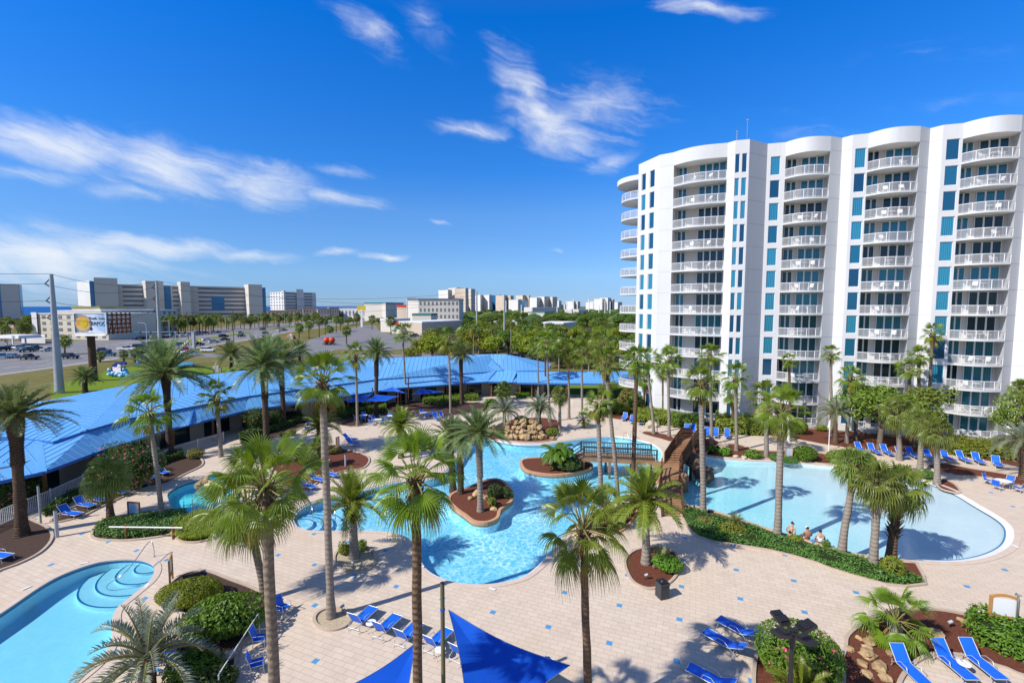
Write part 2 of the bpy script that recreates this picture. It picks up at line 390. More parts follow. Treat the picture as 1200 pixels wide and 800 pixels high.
cd = bpy.data.cameras.new('camera'); cd.sensor_width = 36.0; cd.lens = 36.0 * FPX / 1200.0; cd.clip_start = 0.3; cd.clip_end = 60000
cam = put('camera', cd); cam.location = (0, 0, CAMZ); cam.rotation_euler = (R(90) - PITCH, 0, 0); SC.camera = cam
SC.view_settings.view_transform = 'Standard'; SC.view_settings.look = 'None'; SC.view_settings.exposure = EXPO; SC.view_settings.gamma = 1.0
SC.view_settings.use_curve_mapping = False
cy_ = SC.cycles; cy_.max_bounces = 8; cy_.diffuse_bounces = 3; cy_.glossy_bounces = 3; cy_.transmission_bounces = 4; cy_.transparent_max_bounces = 12; cy_.caustics_reflective = False; cy_.caustics_refractive = False
# ================================================================== materials used everywhere
paver_mat(); roof_mat()
M = MATS
simple('coping', (0.62, 0.50, 0.40), (0.54, 0.42, 0.33), 1.5, 0.7, 0.3, co='World', bump=0.1)
simple('white_coping', (0.78, 0.76, 0.72), (0.70, 0.68, 0.64), 1.5, 0.6, 0.3, co='World')
simple('plaster_blue', (0.80, 0.92, 0.95), (0.74, 0.90, 0.94), 0.8, 0.7, 0.3, co='World')
simple('plaster_white', (0.82, 0.86, 0.86), (0.76, 0.82, 0.84), 0.8, 0.7, 0.3, co='World')
simple('waterline_tile', (0.03, 0.16, 0.34), (0.04, 0.22, 0.42), 9.0, 0.3, 0.5, co='World')
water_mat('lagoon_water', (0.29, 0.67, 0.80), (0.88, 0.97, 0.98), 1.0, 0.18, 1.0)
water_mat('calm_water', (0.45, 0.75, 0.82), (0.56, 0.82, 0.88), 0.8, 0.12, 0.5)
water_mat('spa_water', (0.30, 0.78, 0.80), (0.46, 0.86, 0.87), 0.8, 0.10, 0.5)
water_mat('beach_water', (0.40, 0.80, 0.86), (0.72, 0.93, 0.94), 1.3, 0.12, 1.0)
# the wide pool runs out to a dry edge, so its water is thinner, hence clearer, towards the beach
_t = NT('tmp'); bpy.data.materials.remove(_t.mat)
def thin_out(m, x0, x1):
    nt = m.node_tree; tr = [n for n in nt.nodes if n.type == 'BSDF_TRANSPARENT'][0]
    src = tr.inputs[0].links[0].from_socket
    g = nt.nodes.new('ShaderNodeNewGeometry'); s = nt.nodes.new('ShaderNodeSeparateXYZ'); nt.links.new(g.outputs['Position'], s.inputs[0])
    mr = nt.nodes.new('ShaderNodeMapRange'); mr.inputs[1].default_value = x0; mr.inputs[2].default_value = x1; nt.links.new(s.outputs[0], mr.inputs[0])
    mx = nt.nodes.new('ShaderNodeMix'); mx.data_type = 'RGBA'; nt.links.new(mr.outputs[0], mx.inputs[0]); nt.links.new(src, mx.inputs[6]); mx.inputs[7].default_value = (0.79, 0.87, 0.89, 1)
    nt.links.new(mx.outputs[2], tr.inputs[0])
thin_out(M['beach_water'], 15.0, 31.0)
simple('mulch', (0.17, 0.055, 0.030), (0.09, 0.032, 0.020), 7.0, 0.9, 0.2, co='World', bump=0.6, bscale=14.0, bd=0.05)
simple('dark_mulch', (0.085, 0.050, 0.035), (0.05, 0.032, 0.025), 6.0, 0.9, 0.2, co='World', bump=0.6, bscale=14.0, bd=0.05)
simple('gravel', (0.52, 0.43, 0.29), (0.36, 0.29, 0.19), 9.0, 0.9, 0.2, co='World', bump=0.7, bscale=16.0, bd=0.05)
simple('kerb', (0.50, 0.40, 0.31), (0.42, 0.33, 0.25), 2.0, 0.8, 0.2, co='World')
simple('terracotta_kerb', (0.55, 0.30, 0.17), (0.45, 0.25, 0.15), 2.0, 0.8, 0.2, co='World')
simple('asphalt', (0.215, 0.205, 0.20), (0.175, 0.17, 0.168), 0.08, 0.9, 0.2, co='World', bump=0.1)
simple('paint_white', (0.72, 0.72, 0.70), None, 0.5, 0.7, 0.3, co='World')
simple('paint_yellow', (0.62, 0.42, 0.05), None, 0.5, 0.7, 0.3, co='World')
simple('concrete', (0.44, 0.41, 0.37), (0.37, 0.34, 0.31), 0.4, 0.9, 0.2, co='World')
simple('sea', (0.010, 0.085, 0.26), (0.016, 0.11, 0.31), 0.003, 0.7, 0.05, co='World')
simple('beach_sand', (0.66, 0.62, 0.55), None, 0.02, 0.95, 0.1, co='World')
def ground_mat():
    t = NT('land'); P = t.coord('World')
    a = t.ramp(t.noise(P, 0.035, 5, 0.6), 0.38, 0.62); b = t.ramp(t.noise(P, 0.5, 6, 0.7), 0.3, 0.7)
    c = t.mix(a, (0.155, 0.135, 0.030), (0.24, 0.185, 0.085)); d = t.mix(b, c, (0.115, 0.115, 0.026))
    d = t.mix(t.math('MULTIPLY', t.ramp(t.noise(P, 0.12, 5, 0.7), 0.6, 0.75), 0.55), d, (0.42, 0.34, 0.22))
    t.bsdf(d, 0.95, 0.1, 0, t.noise(P, 3, 4), 0.4, 0.1); MATS['land'] = t.mat
ground_mat()
simple('lawn', (0.115, 0.195, 0.010), (0.165, 0.205, 0.018), 0.15, 0.95, 0.1, co='World', bump=0.3, bscale=4.0)
simple('forest_floor', (0.05, 0.055, 0.015), (0.09, 0.075, 0.03), 0.1, 0.95, 0.1, co='World')
# ================================================================== pools, deck, beds
LAGOON = smooth_loop(UU([(342, 607), (345, 615), (354, 620), (370, 622), (410, 622), (440, 622), (463, 625), (477, 631), (485, 644), (491, 658), (500, 669), (518, 678.5), (540, 684), (565, 685), (590, 682.5), (615, 675.5), (632, 663), (645, 648), (660, 630), (684, 607), (708, 592), (730, 581), (748, 573), (762, 560), (771, 545), (777, 531), (768, 521), (750, 515), (735, 512), (717, 510), (700, 511), (682, 513), (665, 515.5), (650, 518), (634, 519.5), (610, 519.5), (590, 517), (572, 514), (556, 517), (543, 526), (533, 540), (518, 554), (500, 561), (470, 563), (440, 569), (410, 577), (388, 581), (367, 587), (350, 596)]), 4)
BEACH = smooth_loop(UU([(800, 588), (822, 594), (850, 602), (877, 611), (919, 625), (941, 631), (967, 639), (1000, 648), (1030, 653), (1060, 656), (1095, 658), (1122, 658.5), (1145, 656), (1167, 650), (1183, 641), (1189, 630), (1187, 618), (1175, 607), (1150, 592.5), (1125, 578), (1095, 566), (1060, 557), (1020, 550), (972, 545.5), (920, 541), (880, 539.5), (850, 537.5), (830, 535), (812, 531), (803, 531), (799, 545), (798, 566)]), 4)
LEFTP = smooth_loop(UU([(0, 719), (20, 705.5), (45, 688.5), (70, 674.5), (100, 663), (125, 657), (150, 655), (168, 656.5), (180, 662), (181, 671), (175, 681), (162, 692), (150, 702), (139, 711), (133, 721), (132, 735), (132, 746), (125, 763), (112, 779), (97, 792), (80, 806), (60, 826), (20, 870), (-40, 880), (-90, 830), (-90, 780), (-45, 748)]), 4)
SPA = smooth_loop(UU([(254, 554), (235, 561), (217, 566), (204, 572), (196, 579), (197, 586), (201, 594), (209, 600), (225, 601), (245, 597), (262, 588), (272, 575), (270, 560)]), 4)
DECK = [(-75, -12), (80, -12), (80, 40), (66, 46), (57, 52), (36, 60), (22, 68), (17, 78), (14, 84), (2, 86), (-8, 84), (-22, 76), (-36, 62), (-40, 52), (-41, 44), (-44, 38), (-75, 34)]
WLV = -0.14
m = MB(); m.sheet(DECK, [LAGOON, BEACH, LEFTP, SPA], 0.0)
tag(m.build('pool_deck', M['pavers']), 'cream paver pool deck dotted with blue tiles around the pools', 'deck', kind='structure')
def pool(name, loop, wat, depth, copm, label, plm='plaster_blue', slope=None, tile=True):
    n = len(loop)
    ar = sum(loop[i].x * loop[(i + 1) % n].y - loop[(i + 1) % n].x * loop[i].y for i in range(n))
    L = loop if ar > 0 else loop[::-1]
    zf = (lambda p: -depth) if slope is None else slope
    m = MB()
    for i in range(n):
        a, b = L[i], L[(i + 1) % n]
        m.quad((a.x, a.y, 0.0), (b.x, b.y, 0.0), (b.x, b.y, -0.22), (a.x, a.y, -0.22), 1 if tile else 0)
        m.quad((a.x, a.y, -0.22), (b.x, b.y, -0.22), (b.x, b.y, min(zf(b), -0.22)), (a.x, a.y, min(zf(a), -0.22)), 0)
    vs = [(p.x, p.y, zf(p)) for p in L]
    fs = [t if (L[t[1]] - L[t[0]]).cross(L[t[2]] - L[t[0]]) > 0 else (t[0], t[2], t[1]) for t in geometry.tessellate_polygon([[Vector((p.x, p.y, 0)) for p in L]])]
    m.add(vs, fs, 0)
    tag(m.build(name + '_basin', [M[plm], M['waterline_tile']]), label + ', its basin', 'pool', kind='structure')
    m = MB(); m.sheet(L, (), WLV)
    w = tag(m.build(name + '_water', M[wat]), label, 'pool water', kind='structure')
    o = offset_loop(L, 0.32); o2 = offset_loop(L, -0.03); m = MB()
    for i in range(n):
        j = (i + 1) % n
        m.quad((o[i].x, o[i].y, 0.006), (o[j].x, o[j].y, 0.006), (o[j].x, o[j].y, 0.03), (o[i].x, o[i].y, 0.03))
        m.quad((o2[i].x, o2[i].y, 0.03), (o[i].x, o[i].y, 0.03), (o[j].x, o[j].y, 0.03), (o2[j].x, o2[j].y, 0.03))
        m.quad((o2[i].x, o2[i].y, -0.05), (o2[i].x, o2[i].y, 0.03), (o2[j].x, o2[j].y, 0.03), (o2[j].x, o2[j].y, -0.05))
    tag(m.build(name + '_coping', M[copm]), kind='structure')
    if name == 'lagoon':
        o3 = offset_loop(L, -0.15); m = MB()
        for i in range(n):
            j = (i + 1) % n
            m.quad((o3[i].x, o3[i].y, -0.04), (o2[i].x, o2[i].y, -0.04), (o2[j].x, o2[j].y, -0.04), (o3[j].x, o3[j].y, -0.04)); m.quad((o3[i].x, o3[i].y, -0.2), (o3[i].x, o3[i].y, -0.04), (o3[j].x, o3[j].y, -0.04), (o3[j].x, o3[j].y, -0.2))
        tag(m.build('lagoon_lip', M['white_coping']), kind='structure')
    return w
pool('lagoon', LAGOON, 'lagoon_water', 0.85, 'coping', 'rippling turquoise water of the winding lagoon pool')
xa, xb = min(p.x for p in BEACH), max(p.x for p in BEACH)
def bslope(p): return -0.85 + (p.x - xa) / (xb - xa) * 0.70
pool('beach_pool', BEACH, 'beach_water', 1.2, 'coping', 'pale wide pool running out to a shallow beach edge', 'plaster_white', bslope, False)
pool('left_pool', LEFTP, 'calm_water', 0.9, 'coping', 'calm turquoise pool with rounded steps at the left')
pool('spa', SPA, 'spa_water', 0.7, 'coping', 'small teal hot tub pool beside the loungers')
# dark waterline and white shelf of the beach edge, steps in the pools
m = MB(); rim = BEACH; inn = offset_loop(BEACH, -0.42); inn2 = offset_loop(BEACH, -0.52); n = len(rim)
for i in range(n):
    j = (i + 1) % n
    if rim[i].x < 26.0 or (rim[i].x < 37.5 and rim[i].y > 36): continue
    m.quad((inn[i].x, inn[i].y, WLV + 0.02), (inn[j].x, inn[j].y, WLV + 0.02), (inn2[j].x, inn2[j].y, WLV + 0.02), (inn2[i].x, inn2[i].y, WLV + 0.02), 1)
    m.quad((rim[i].x, rim[i].y, 0.012), (rim[j].x, rim[j].y, 0.012), (inn[j].x, inn[j].y, WLV + 0.03), (inn[i].x, inn[i].y, WLV + 0.03), 0)
tag(m.build('beach_edge', [M['white_coping'], M['waterline_tile']]), kind='structure')
def steps(name, loop, c, radii, zs, mat, edge):
    """rounded steps: discs round c, kept inside the pool, each with a dark nosing line"""
    m = MB()
    for k, (r, z) in enumerate(zip(radii, zs)):
        P = []
        for i in range(72):
            a = 2 * math.pi * i / 72; rr = r
            while rr > 0.05 and not inside((c.x + math.cos(a) * rr, c.y + math.sin(a) * rr), loop): rr -= 0.05
            P.append(Vector((c.x + math.cos(a) * rr, c.y + math.sin(a) * rr, 0)))
        m.prism(P, -0.95, z, 0, bottom=False)
        for i in range(72):
            a, b = P[i], P[(i + 1) % 72]
            if abs((a - c).length - r) < 0.04 and abs((b - c).length - r) < 0.04:
                ia = a + (c - a).normalized() * 0.1; ib = b + (c - b).normalized() * 0.1
                m.quad((a.x, a.y, z + .006), (b.x, b.y, z + .006), (ib.x, ib.y, z + .006), (ia.x, ia.y, z + .006), 1)
    tag(m.build(name, [M[mat], M[edge]]), kind='structure')
c0 = U(180, 657); c0.z = 0
steps('left_pool_steps', LEFTP, c0, (1.0, 1.9, 2.8, 3.6), (-0.26, -0.4, -0.54, -0.68), 'plaster_white', 'waterline_tile')
c1 = U(348, 612); c1.z = 0
steps('lagoon_steps', LAGOON, c1, (1.2, 1.9, 2.6, 3.3), (-0.26, -0.4, -0.54, -0.68), 'plaster_white', 'waterline_tile')
BEDS = {}
def bed(name, px, mat, z=0.02, kerb='kerb', kw=0.16, kh=0.10, sm=True, inside_pool=False, n=4, label=None):
    P = UU(px); P = smooth_loop(P, n) if sm else [Vector((p.x, p.y)) for p in P]
    ar = sum(P[i].x * P[(i + 1) % len(P)].y - P[(i + 1) % len(P)].x * P[i].y for i in range(len(P)))
    if ar < 0: P = P[::-1]
    BEDS[name] = P
    m = MB(); m.sheet(P, (), z)
    nm = 'planting_bed'
    o = m.build(nm, M[mat]); tag(o, None, None, None, 'structure')
    if kerb:
        q = offset_loop(P, kw); m = MB(); k = len(P); zb = -0.3 if inside_pool else 0.004
        for i in range(k):
            j = (i + 1) % k
            m.quad((q[i].x, q[i].y, zb), (q[j].x, q[j].y, zb), (q[j].x, q[j].y, kh), (q[i].x, q[i].y, kh))
            m.quad((q[i].x, q[i].y, kh), (q[j].x, q[j].y, kh), (P[j].x, P[j].y, kh), (P[i].x, P[i].y, kh))
            m.quad((P[i].x, P[i].y, kh), (P[j].x, P[j].y, kh), (P[j].x, P[j].y, z - 0.02), (P[i].x, P[i].y, z - 0.02))
        tag(m.build('bed_kerb', M[kerb]), kind='structure')
        if inside_pool:
            m = MB()
            for i in range(k): j = (i + 1) % k; m.quad((q[i].x, q[i].y, -1.0), (q[j].x, q[j].y, -1.0), (q[j].x, q[j].y, -0.3), (q[i].x, q[i].y, -0.3))
            tag(m.build('island_footing', M['plaster_blue']), kind='structure')
    return P
def ell(cx, cy, rx, ry, n=14):
    return [(cx + rx * math.cos(2 * math.pi * i / n), cy + ry * math.sin(2 * math.pi * i / n)) for i in range(n)]
bed('west', [(0, 668), (22, 660), (45, 648), (58, 634), (57, 622), (40, 612), (0, 600), (-60, 630), (-60, 690)], 'dark_mulch')
bed('cover', [(111, 630), (113, 618), (125, 612), (160, 606), (200, 600), (219, 602), (215, 618), (200, 626), (170, 631), (140, 633)], 'dark_mulch')
bed('cover2', [(207, 628), (213, 614), (235, 603), (262, 606), (272, 617), (258, 627), (235, 634.5), (215, 634.5)], 'dark_mulch')
bed('south', [(188, 705), (195, 690), (215, 674), (240, 670), (268, 680), (304, 695), (315, 716), (300, 735), (286, 748), (276, 764), (272, 800), (262, 840), (220, 840), (203, 800), (200, 770), (210, 752), (219, 737), (215, 717)], 'dark_mulch')
bed('ring1', ell(416, 655, 23, 15.5), 'gravel'); bed('ring2', ell(389, 725.5, 19, 11.5), 'gravel')
bed('ring3', [(734, 662), (737, 652), (748, 645), (770, 641), (790, 648), (795, 662), (790, 675), (780, 684), (765, 689), (752, 687), (741, 679)], 'mulch')
bed('mid', [(690, 618), (690, 608), (702, 600), (722, 595), (742, 592), (745, 600), (738, 612), (727, 622), (710, 626), (697, 624)], 'mulch', kerb='terracotta_kerb')
bed('bank', [(799, 592), (800, 604), (806, 617), (818, 628), (835, 634), (868, 639), (900, 644), (930, 651), (957, 659), (975, 666), (1012, 677), (1037, 684), (1060, 686.5), (1082, 684), (1080, 674), (1072, 660), (1060, 658), (1030, 655), (1000, 650), (967, 641), (941, 633), (919, 627), (877, 613), (850, 604), (822, 596)], 'mulch', sm=False)
bed('east', [(993, 762), (995, 748), (1005, 738), (1018, 728), (1040, 720), (1075, 715), (1110, 717), (1150, 726), (1175, 734), (1200, 740), (1240, 750), (1250, 800), (1200, 791), (1180, 783), (1160, 777), (1140, 770), (1120, 766), (1095, 765), (1075, 772), (1060, 785), (1050, 803), (1045, 840), (990, 840), (985, 790)], 'mulch')
bed('rose', [(886, 790), (891, 765), (908, 751), (945, 748), (970, 755), (984, 775), (986, 800), (980, 850), (900, 850), (888, 820)], 'mulch')
bed('isle', [(598, 580), (597, 587), (584, 597), (581, 606), (570, 611), (557, 610), (547, 603), (537, 596), (528, 586), (533, 578), (550, 572), (565, 565), (582, 562), (594, 570)], 'mulch', 0.03, 'terracotta_kerb', 0.25, 0.08, inside_pool=True)
bed('isle2', [(612, 542), (617, 550), (632, 554), (652, 555.5), (675, 553), (688, 549.5), (692, 545.5), (688, 542), (676, 539), (655, 537), (630, 537), (616, 538.5)], 'mulch', 0.03, 'terracotta_kerb', 0.25, 0.08, inside_pool=True)
bed('falls', [(567, 512), (575, 505), (590, 495), (620, 490), (648, 491), (656, 499), (652, 512), (640, 517), (615, 518), (588, 515.5)], 'mulch')
bed('spot', [(753, 508), (760, 506), (780, 509), (789, 513), (786, 517.5), (775, 514.5), (763, 511.5)], 'mulch')
bed('north', [(828, 533), (835, 526), (845, 521), (865, 521), (890, 528), (960, 531), (975, 537), (972, 543.5), (940, 540.5), (900, 537.5), (860, 536.5), (840, 535)], 'mulch')
bed('steps_bed', [(778, 545), (783, 530), (800, 518), (830, 514), (845, 520), (840, 529), (828, 532), (812, 530), (801, 530), (797, 545), (797, 566), (799, 588), (790, 588), (782, 570)], 'mulch', kerb=None)
bed('strip', [(1087, 546.5), (1107, 543), (1137, 549), (1175, 555), (1210, 563), (1230, 570), (1230, 580), (1187, 567), (1150, 559), (1120, 557), (1100, 552)], 'mulch')
bed('spot2', [(1096, 562), (1106, 562), (1118, 568), (1124, 577), (1115, 576.5), (1102, 572)], 'mulch')
bed('tower', [(826, 500), (880, 508), (930, 514), (960, 520), (1000, 526), (1050, 531), (1110, 533), (1160, 541), (1240, 556), (1260, 530), (1180, 521), (1100, 517), (1000, 506), (945, 502), (880, 494), (830, 490), (780, 490), (700, 480), (700, 488), (760, 497)], 'mulch', sm=False)
bed('club', [(283, 518), (300, 508), (330, 498), (362, 489), (352, 502), (322, 513), (292, 526)], 'dark_mulch')
bed('club2', [(145, 568), (175, 548), (215, 535), (232, 536), (236, 545), (215, 556), (195, 566), (165, 573), (120, 593), (100, 603), (85, 608), (62, 612), (75, 600)], 'dark_mulch')
bed('club3', [(385, 492), (400, 482), (440, 474), (480, 470), (520, 471), (560, 472), (575, 474), (570, 482), (545, 485), (520, 488), (470, 489), (440, 494), (410, 500)], 'dark_mulch')
bed('nook', [(318, 542), (335, 528), (375, 521), (400, 526), (430, 535), (426, 548), (402, 552), (380, 560), (362, 572), (350, 575), (336, 570), (330, 560)], 'mulch')
# ================================================================== the wider land
NEAR = [(-122, 60), (-122, 123), (-123, 141), (-124, 182), (-128, 219), (-144, 308), (-150, 399), (-175, 700), (-230, 1300)]
FAR = [(-168, 60), (-168, 160), (-170, 203), (-174, 240), (-191, 310), (-216, 462), (-262, 760), (-330, 1300)]
NEAR[0] = (-122, -60); FAR[0] = (-172, -60)
COAST = [(-560, -400), (-600, 200), (-690, 674), (-900, 1700), (-1080, 3000), (-1300, 6000), (-400, 9000), (3000, 12000)]
land = COAST + [(30000, 14000), (30000, -3000), (-560, -3000)]
m = MB(); m.sheet(land, [offset_loop(DECK, -0.4)], -0.06)
tag(m.build('ground', M['land']), kind='structure')
m = MB(); m.sheet([(-60000, -5000), (60000, -5000), (60000, 58000), (-60000, 58000)], (), -3.0)
tag(m.build('sea', M['sea']), kind='structure')
m = MB()
for i in range(len(COAST) - 1):
    a, b = COAST[i], COAST[i + 1]
    m.quad((a[0] - 3, a[1], -3.02), (a[0] + 45, a[1], -0.05), (b[0] + 45, b[1], -0.05), (b[0] - 3, b[1], -3.02))
tag(m.build('beach', M['beach_sand']), kind='structure')
m = MB(); m.sheet(NEAR + FAR[::-1], (), -0.04)
tag(m.build('highway', M['asphalt']), kind='structure')
def along(P, d):
    return [Vector((p[0] + d, p[1], 0)) for p in P]
def lerp_line(t):
    A = smooth_line([(p[0], p[1], 0) for p in NEAR], 4); B = smooth_line([(p[0], p[1], 0) for p in FAR], 4)
    n = max(len(A), len(B)); out = []
    for i in range(n):
        a = A[min(int(i * (len(A) - 1) / (n - 1)), len(A) - 1)]; b = B[min(int(i * (len(B) - 1) / (n - 1)), len(B) - 1)]
        out.append(a.lerp(b, t))
    return out
mk = MB(); my = MB()
for t in (0.12, 0.22, 0.32, 0.68, 0.79, 0.90):
    L = lerp_line(t)
    for i in range(len(L) - 1):
        a, b = L[i], L[i + 1]; d = (b - a); k = max(1, int(d.length / 10))
        for j in range(k):
            p = a + d * (j / k); q = a + d * ((j + 0.35) / k); s = Vector((0.12, 0, 0))
            mk.quad(p - s + Vector((0, 0, -0.035)), p + s + Vector((0, 0, -0.035)), q + s + Vector((0, 0, -0.035)), q - s + Vector((0, 0, -0.035)))
for t in (0.02, 0.40, 0.60, 0.98):
    L = lerp_line(t)
    for i in range(len(L) - 1):
        s = Vector((0.12, 0, 0)); z = Vector((0, 0, -0.035))
        (my if t in (0.40, 0.60) else mk).quad(L[i] - s + z, L[i] + s + z, L[i + 1] + s + z, L[i + 1] - s + z)
tag(mk.build('lane_lines', M['paint_white']), kind='structure'); tag(my.build('median_lines', M['paint_yellow']), kind='structure')
# grassy median with kerb, broken at the junction
m = MB()
def median(y0, y1):
    def at(P, y):
        for i in range(len(P) - 1):
            if P[i][1] <= y <= P[i + 1][1]:
                f = (y - P[i][1]) / (P[i + 1][1] - P[i][1]); return P[i][0] + f * (P[i + 1][0] - P[i][0])
    A = []; B = []
    for k in range(13):
        y = y0 + (y1 - y0) * k / 12; a, b = at(NEAR, y), at(FAR, y)
        A.append((a + (b - a) * 0.44, y)); B.append((a + (b - a) * 0.56, y))
    m.prism(A + B[::-1], -0.06, 0.08, 0)
median(195, 290); median(320, 640)
tag(m.build('road_median', M['lawn']), kind='structure')
m = MB()
m.sheet([(-122.5, 147), (-60, 146.5), (-20, 149), (40, 152), (40, 160), (-20, 157), (-60, 155), (-122.5, 160)], (), -0.036)      # side street
m.sheet([tuple(p[:2]) for p in UU([(322, 416.6), (345, 406), (368, 396), (392, 388), (425, 381), (440, 381), (446, 389), (470, 393), (520, 396), (540, 401), (530, 407), (470, 409), (440, 411.5), (400, 409), (370, 414.5), (358, 416.6)])], (), -0.03)
tag(m.build('side_street', M['asphalt']), kind='structure')
m = MB(); m.sheet([(-168, 170), (-174, 212), (-192, 300), (-216, 440), (-236, 440), (-214, 310), (-200, 220), (-290, 214), (-290, 165), (-400, 150), (-400, 100), (-180, 120)], (), -0.03)
tag(m.build('roadside_lot', M['asphalt']), kind='structure')
m = MB()
for P, d in ((NEAR, 1.2), (FAR, -2.2)):
    for i in range(len(P) - 1):
        a, b = P[i], P[i + 1]; w = 1.6
        m.quad((a[0] + d - w / 2, a[1], -0.045), (a[0] + d + w / 2, a[1], -0.045), (b[0] + d + w / 2, b[1], -0.045), (b[0] + d - w / 2, b[1], -0.045))
tag(m.build('sidewalk', M['concrete']), kind='structure')
m = MB(); m.sheet([tuple(p[:2]) for p in UU([(60, 452), (125, 434), (160, 428), (235, 428), (300, 432), (300, 442), (160, 452), (60, 470)])], (), -0.045)
m.sheet([tuple(p[:2]) for p in UU([(640, 450), (640, 462), (720, 466), (740, 462), (742, 446)])], (), -0.045)
tag(m.build('lawn', M['lawn']), kind='structure')
m = MB(); m.sheet([(-30, 158), (60, 162), (150, 120), (400, 150), (700, 900), (-20, 900), (-40, 300)], (), -0.052)
tag(m.build('forest_floor', M['forest_floor']), kind='structure')
# ================================================================== the condominium tower
def tower_mat():
    t = NT('tower_white'); P = t.coord('World'); mp = t.n('ShaderNodeMapping'); mp.inputs['Scale'].default_value = (1.6, 1.6, 0.05); t.l(P, mp.inputs[0])
    c = t.mix(t.ramp(t.noise(P, 0.12, 4), 0.35, 0.65), (0.63, 0.63, 0.625), (0.59, 0.59, 0.585)); s = t.math('MULTIPLY', t.ramp(t.noise(mp.outputs[0], 1.0, 5, 0.6), 0.5, 0.75), t.ramp(t.noise(P, 0.25, 3), 0.35, 0.7))
    c = t.mix(t.math('MULTIPLY', s, 0.40), c, (0.45, 0.435, 0.41)); t.bsdf(c, 0.8, 0.2, 0, t.noise(P, 9, 3), 0.05, 0.02); MATS['tower_white'] = t.mat
tower_mat()
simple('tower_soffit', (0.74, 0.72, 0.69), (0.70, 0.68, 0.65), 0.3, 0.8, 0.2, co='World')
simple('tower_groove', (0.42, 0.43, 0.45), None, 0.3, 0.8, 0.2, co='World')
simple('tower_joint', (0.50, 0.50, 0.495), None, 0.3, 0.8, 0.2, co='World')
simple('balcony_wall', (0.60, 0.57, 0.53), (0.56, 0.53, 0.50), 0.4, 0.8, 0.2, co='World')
simple('railing_white', (0.78, 0.78, 0.77), None, 1.0, 0.5, 0.4)
simple('white_frame', (0.74, 0.76, 0.77), None, 1.0, 0.5, 0.4)
window_mat('blue_glass', (0.010, 0.075, 0.16), (0.020, 0.20, 0.32), 0.32, 0.8)
window_mat('door_glass', (0.008, 0.030, 0.045), (0.012, 0.13, 0.19), 0.26, 0.3)
def railmesh(name, d=0.6):
    """perforated panel between the posts: a fine grid that is half air"""
    t = NT(name); P = t.coord('Object'); sx = t.n('ShaderNodeSeparateXYZ'); t.l(P, sx.inputs[0])
    b = t.n('ShaderNodeBsdfPrincipled'); b.inputs['Base Color'].default_value = (0.46, 0.455, 0.45, 1); b.inputs['Roughness'].default_value = 0.6
    tr = t.n('ShaderNodeBsdfTransparent'); m = t.n('ShaderNodeMixShader'); m.inputs[0].default_value = d
    t.l(tr.outputs[0], m.inputs[1]); t.l(b.outputs[0], m.inputs[2]); t.l(m.outputs[0], t.out.inputs[0]); MATS[name] = t.mat
railmesh('railing_mesh', 0.42)
TW = empty('condominium_tower', (40, 62, 0), 0, 'white twelve storey condominium tower with curved balconies and blue windows', 'apartment tower')
TOFF = Vector((40, 62, 0))
def TP(x, y): return Vector((x, y, 0)) - TOFF
FLH = 2.95; NFL = 12; Z0 = 0.35; ZR = Z0 + FLH * NFL; ZP = 37.3
P0, P2, P3, P4, P5, P6, P7, P8 = TP(19.1, 72.1), TP(20.9, 67.6), TP(22.5, 66.5), TP(28.2, 62.75), TP(28.8, 61.9), TP(30.4, 61.4), TP(33.6, 63.1), TP(35.7, 62.5)
P9, P10, P11, P12, P13, P14, P15, P16, P17, P18, P19, P20 = TP(40.1, 60.4), TP(41.9, 60.95), TP(42.5, 59.95), TP(44.1, 59.4), TP(48.5, 57.1), TP(50.2, 57.75), TP(50.85, 56.75), TP(52.7, 56.15), TP(57.0, 53.85), TP(58.7, 54.5), TP(59.35, 53.55), TP(61.2, 52.95)
P21, P22 = TP(65.5, 50.6), TP(67.2, 51.2)
TZ = Vector((0, 0, 1))
win_protos = {}
def tq(mb, a, b, z0, z1, mi=0): mb.quad((a.x, a.y, z0), (b.x, b.y, z0), (b.x, b.y, z1), (a.x, a.y, z1), mi)
WALL = MB()
def window_at(A, d, nrm, s0, s1, z0, z1, depth, key, glass='blue_glass'):
    w, h = s1 - s0, z1 - z0
    k = (key, round(w, 2), round(h, 2))
    if k not in win_protos:
        m = MB(); m.box((0, 0, 0), (w, 0.06, h)); f = MB(); t = 0.06
        for x in (-w / 2 + t / 2, w / 2 - t / 2): f.box((x, -0.03, 0), (t, 0.06, h))
        for z in (-h / 2 + t / 2, h / 2 - t / 2): f.box((0, -0.03, z), (w - 2 * t, 0.06, t))
        if w > 1.3: f.box((w * 0.12, -0.03, 0), (t, 0.05, h - 2 * t))
        win_protos[k] = (m.mesh('window', M[glass]), f.mesh('window_frame', M['white_frame']))
    g, f = win_protos[k]
    c = A + d * ((s0 + s1) / 2) - nrm * (depth - 0.03) + TZ * ((z0 + z1) / 2)
    o = put('window', g, TW, c, math.atan2(d.y, d.x)); put('window_frame', f, o)
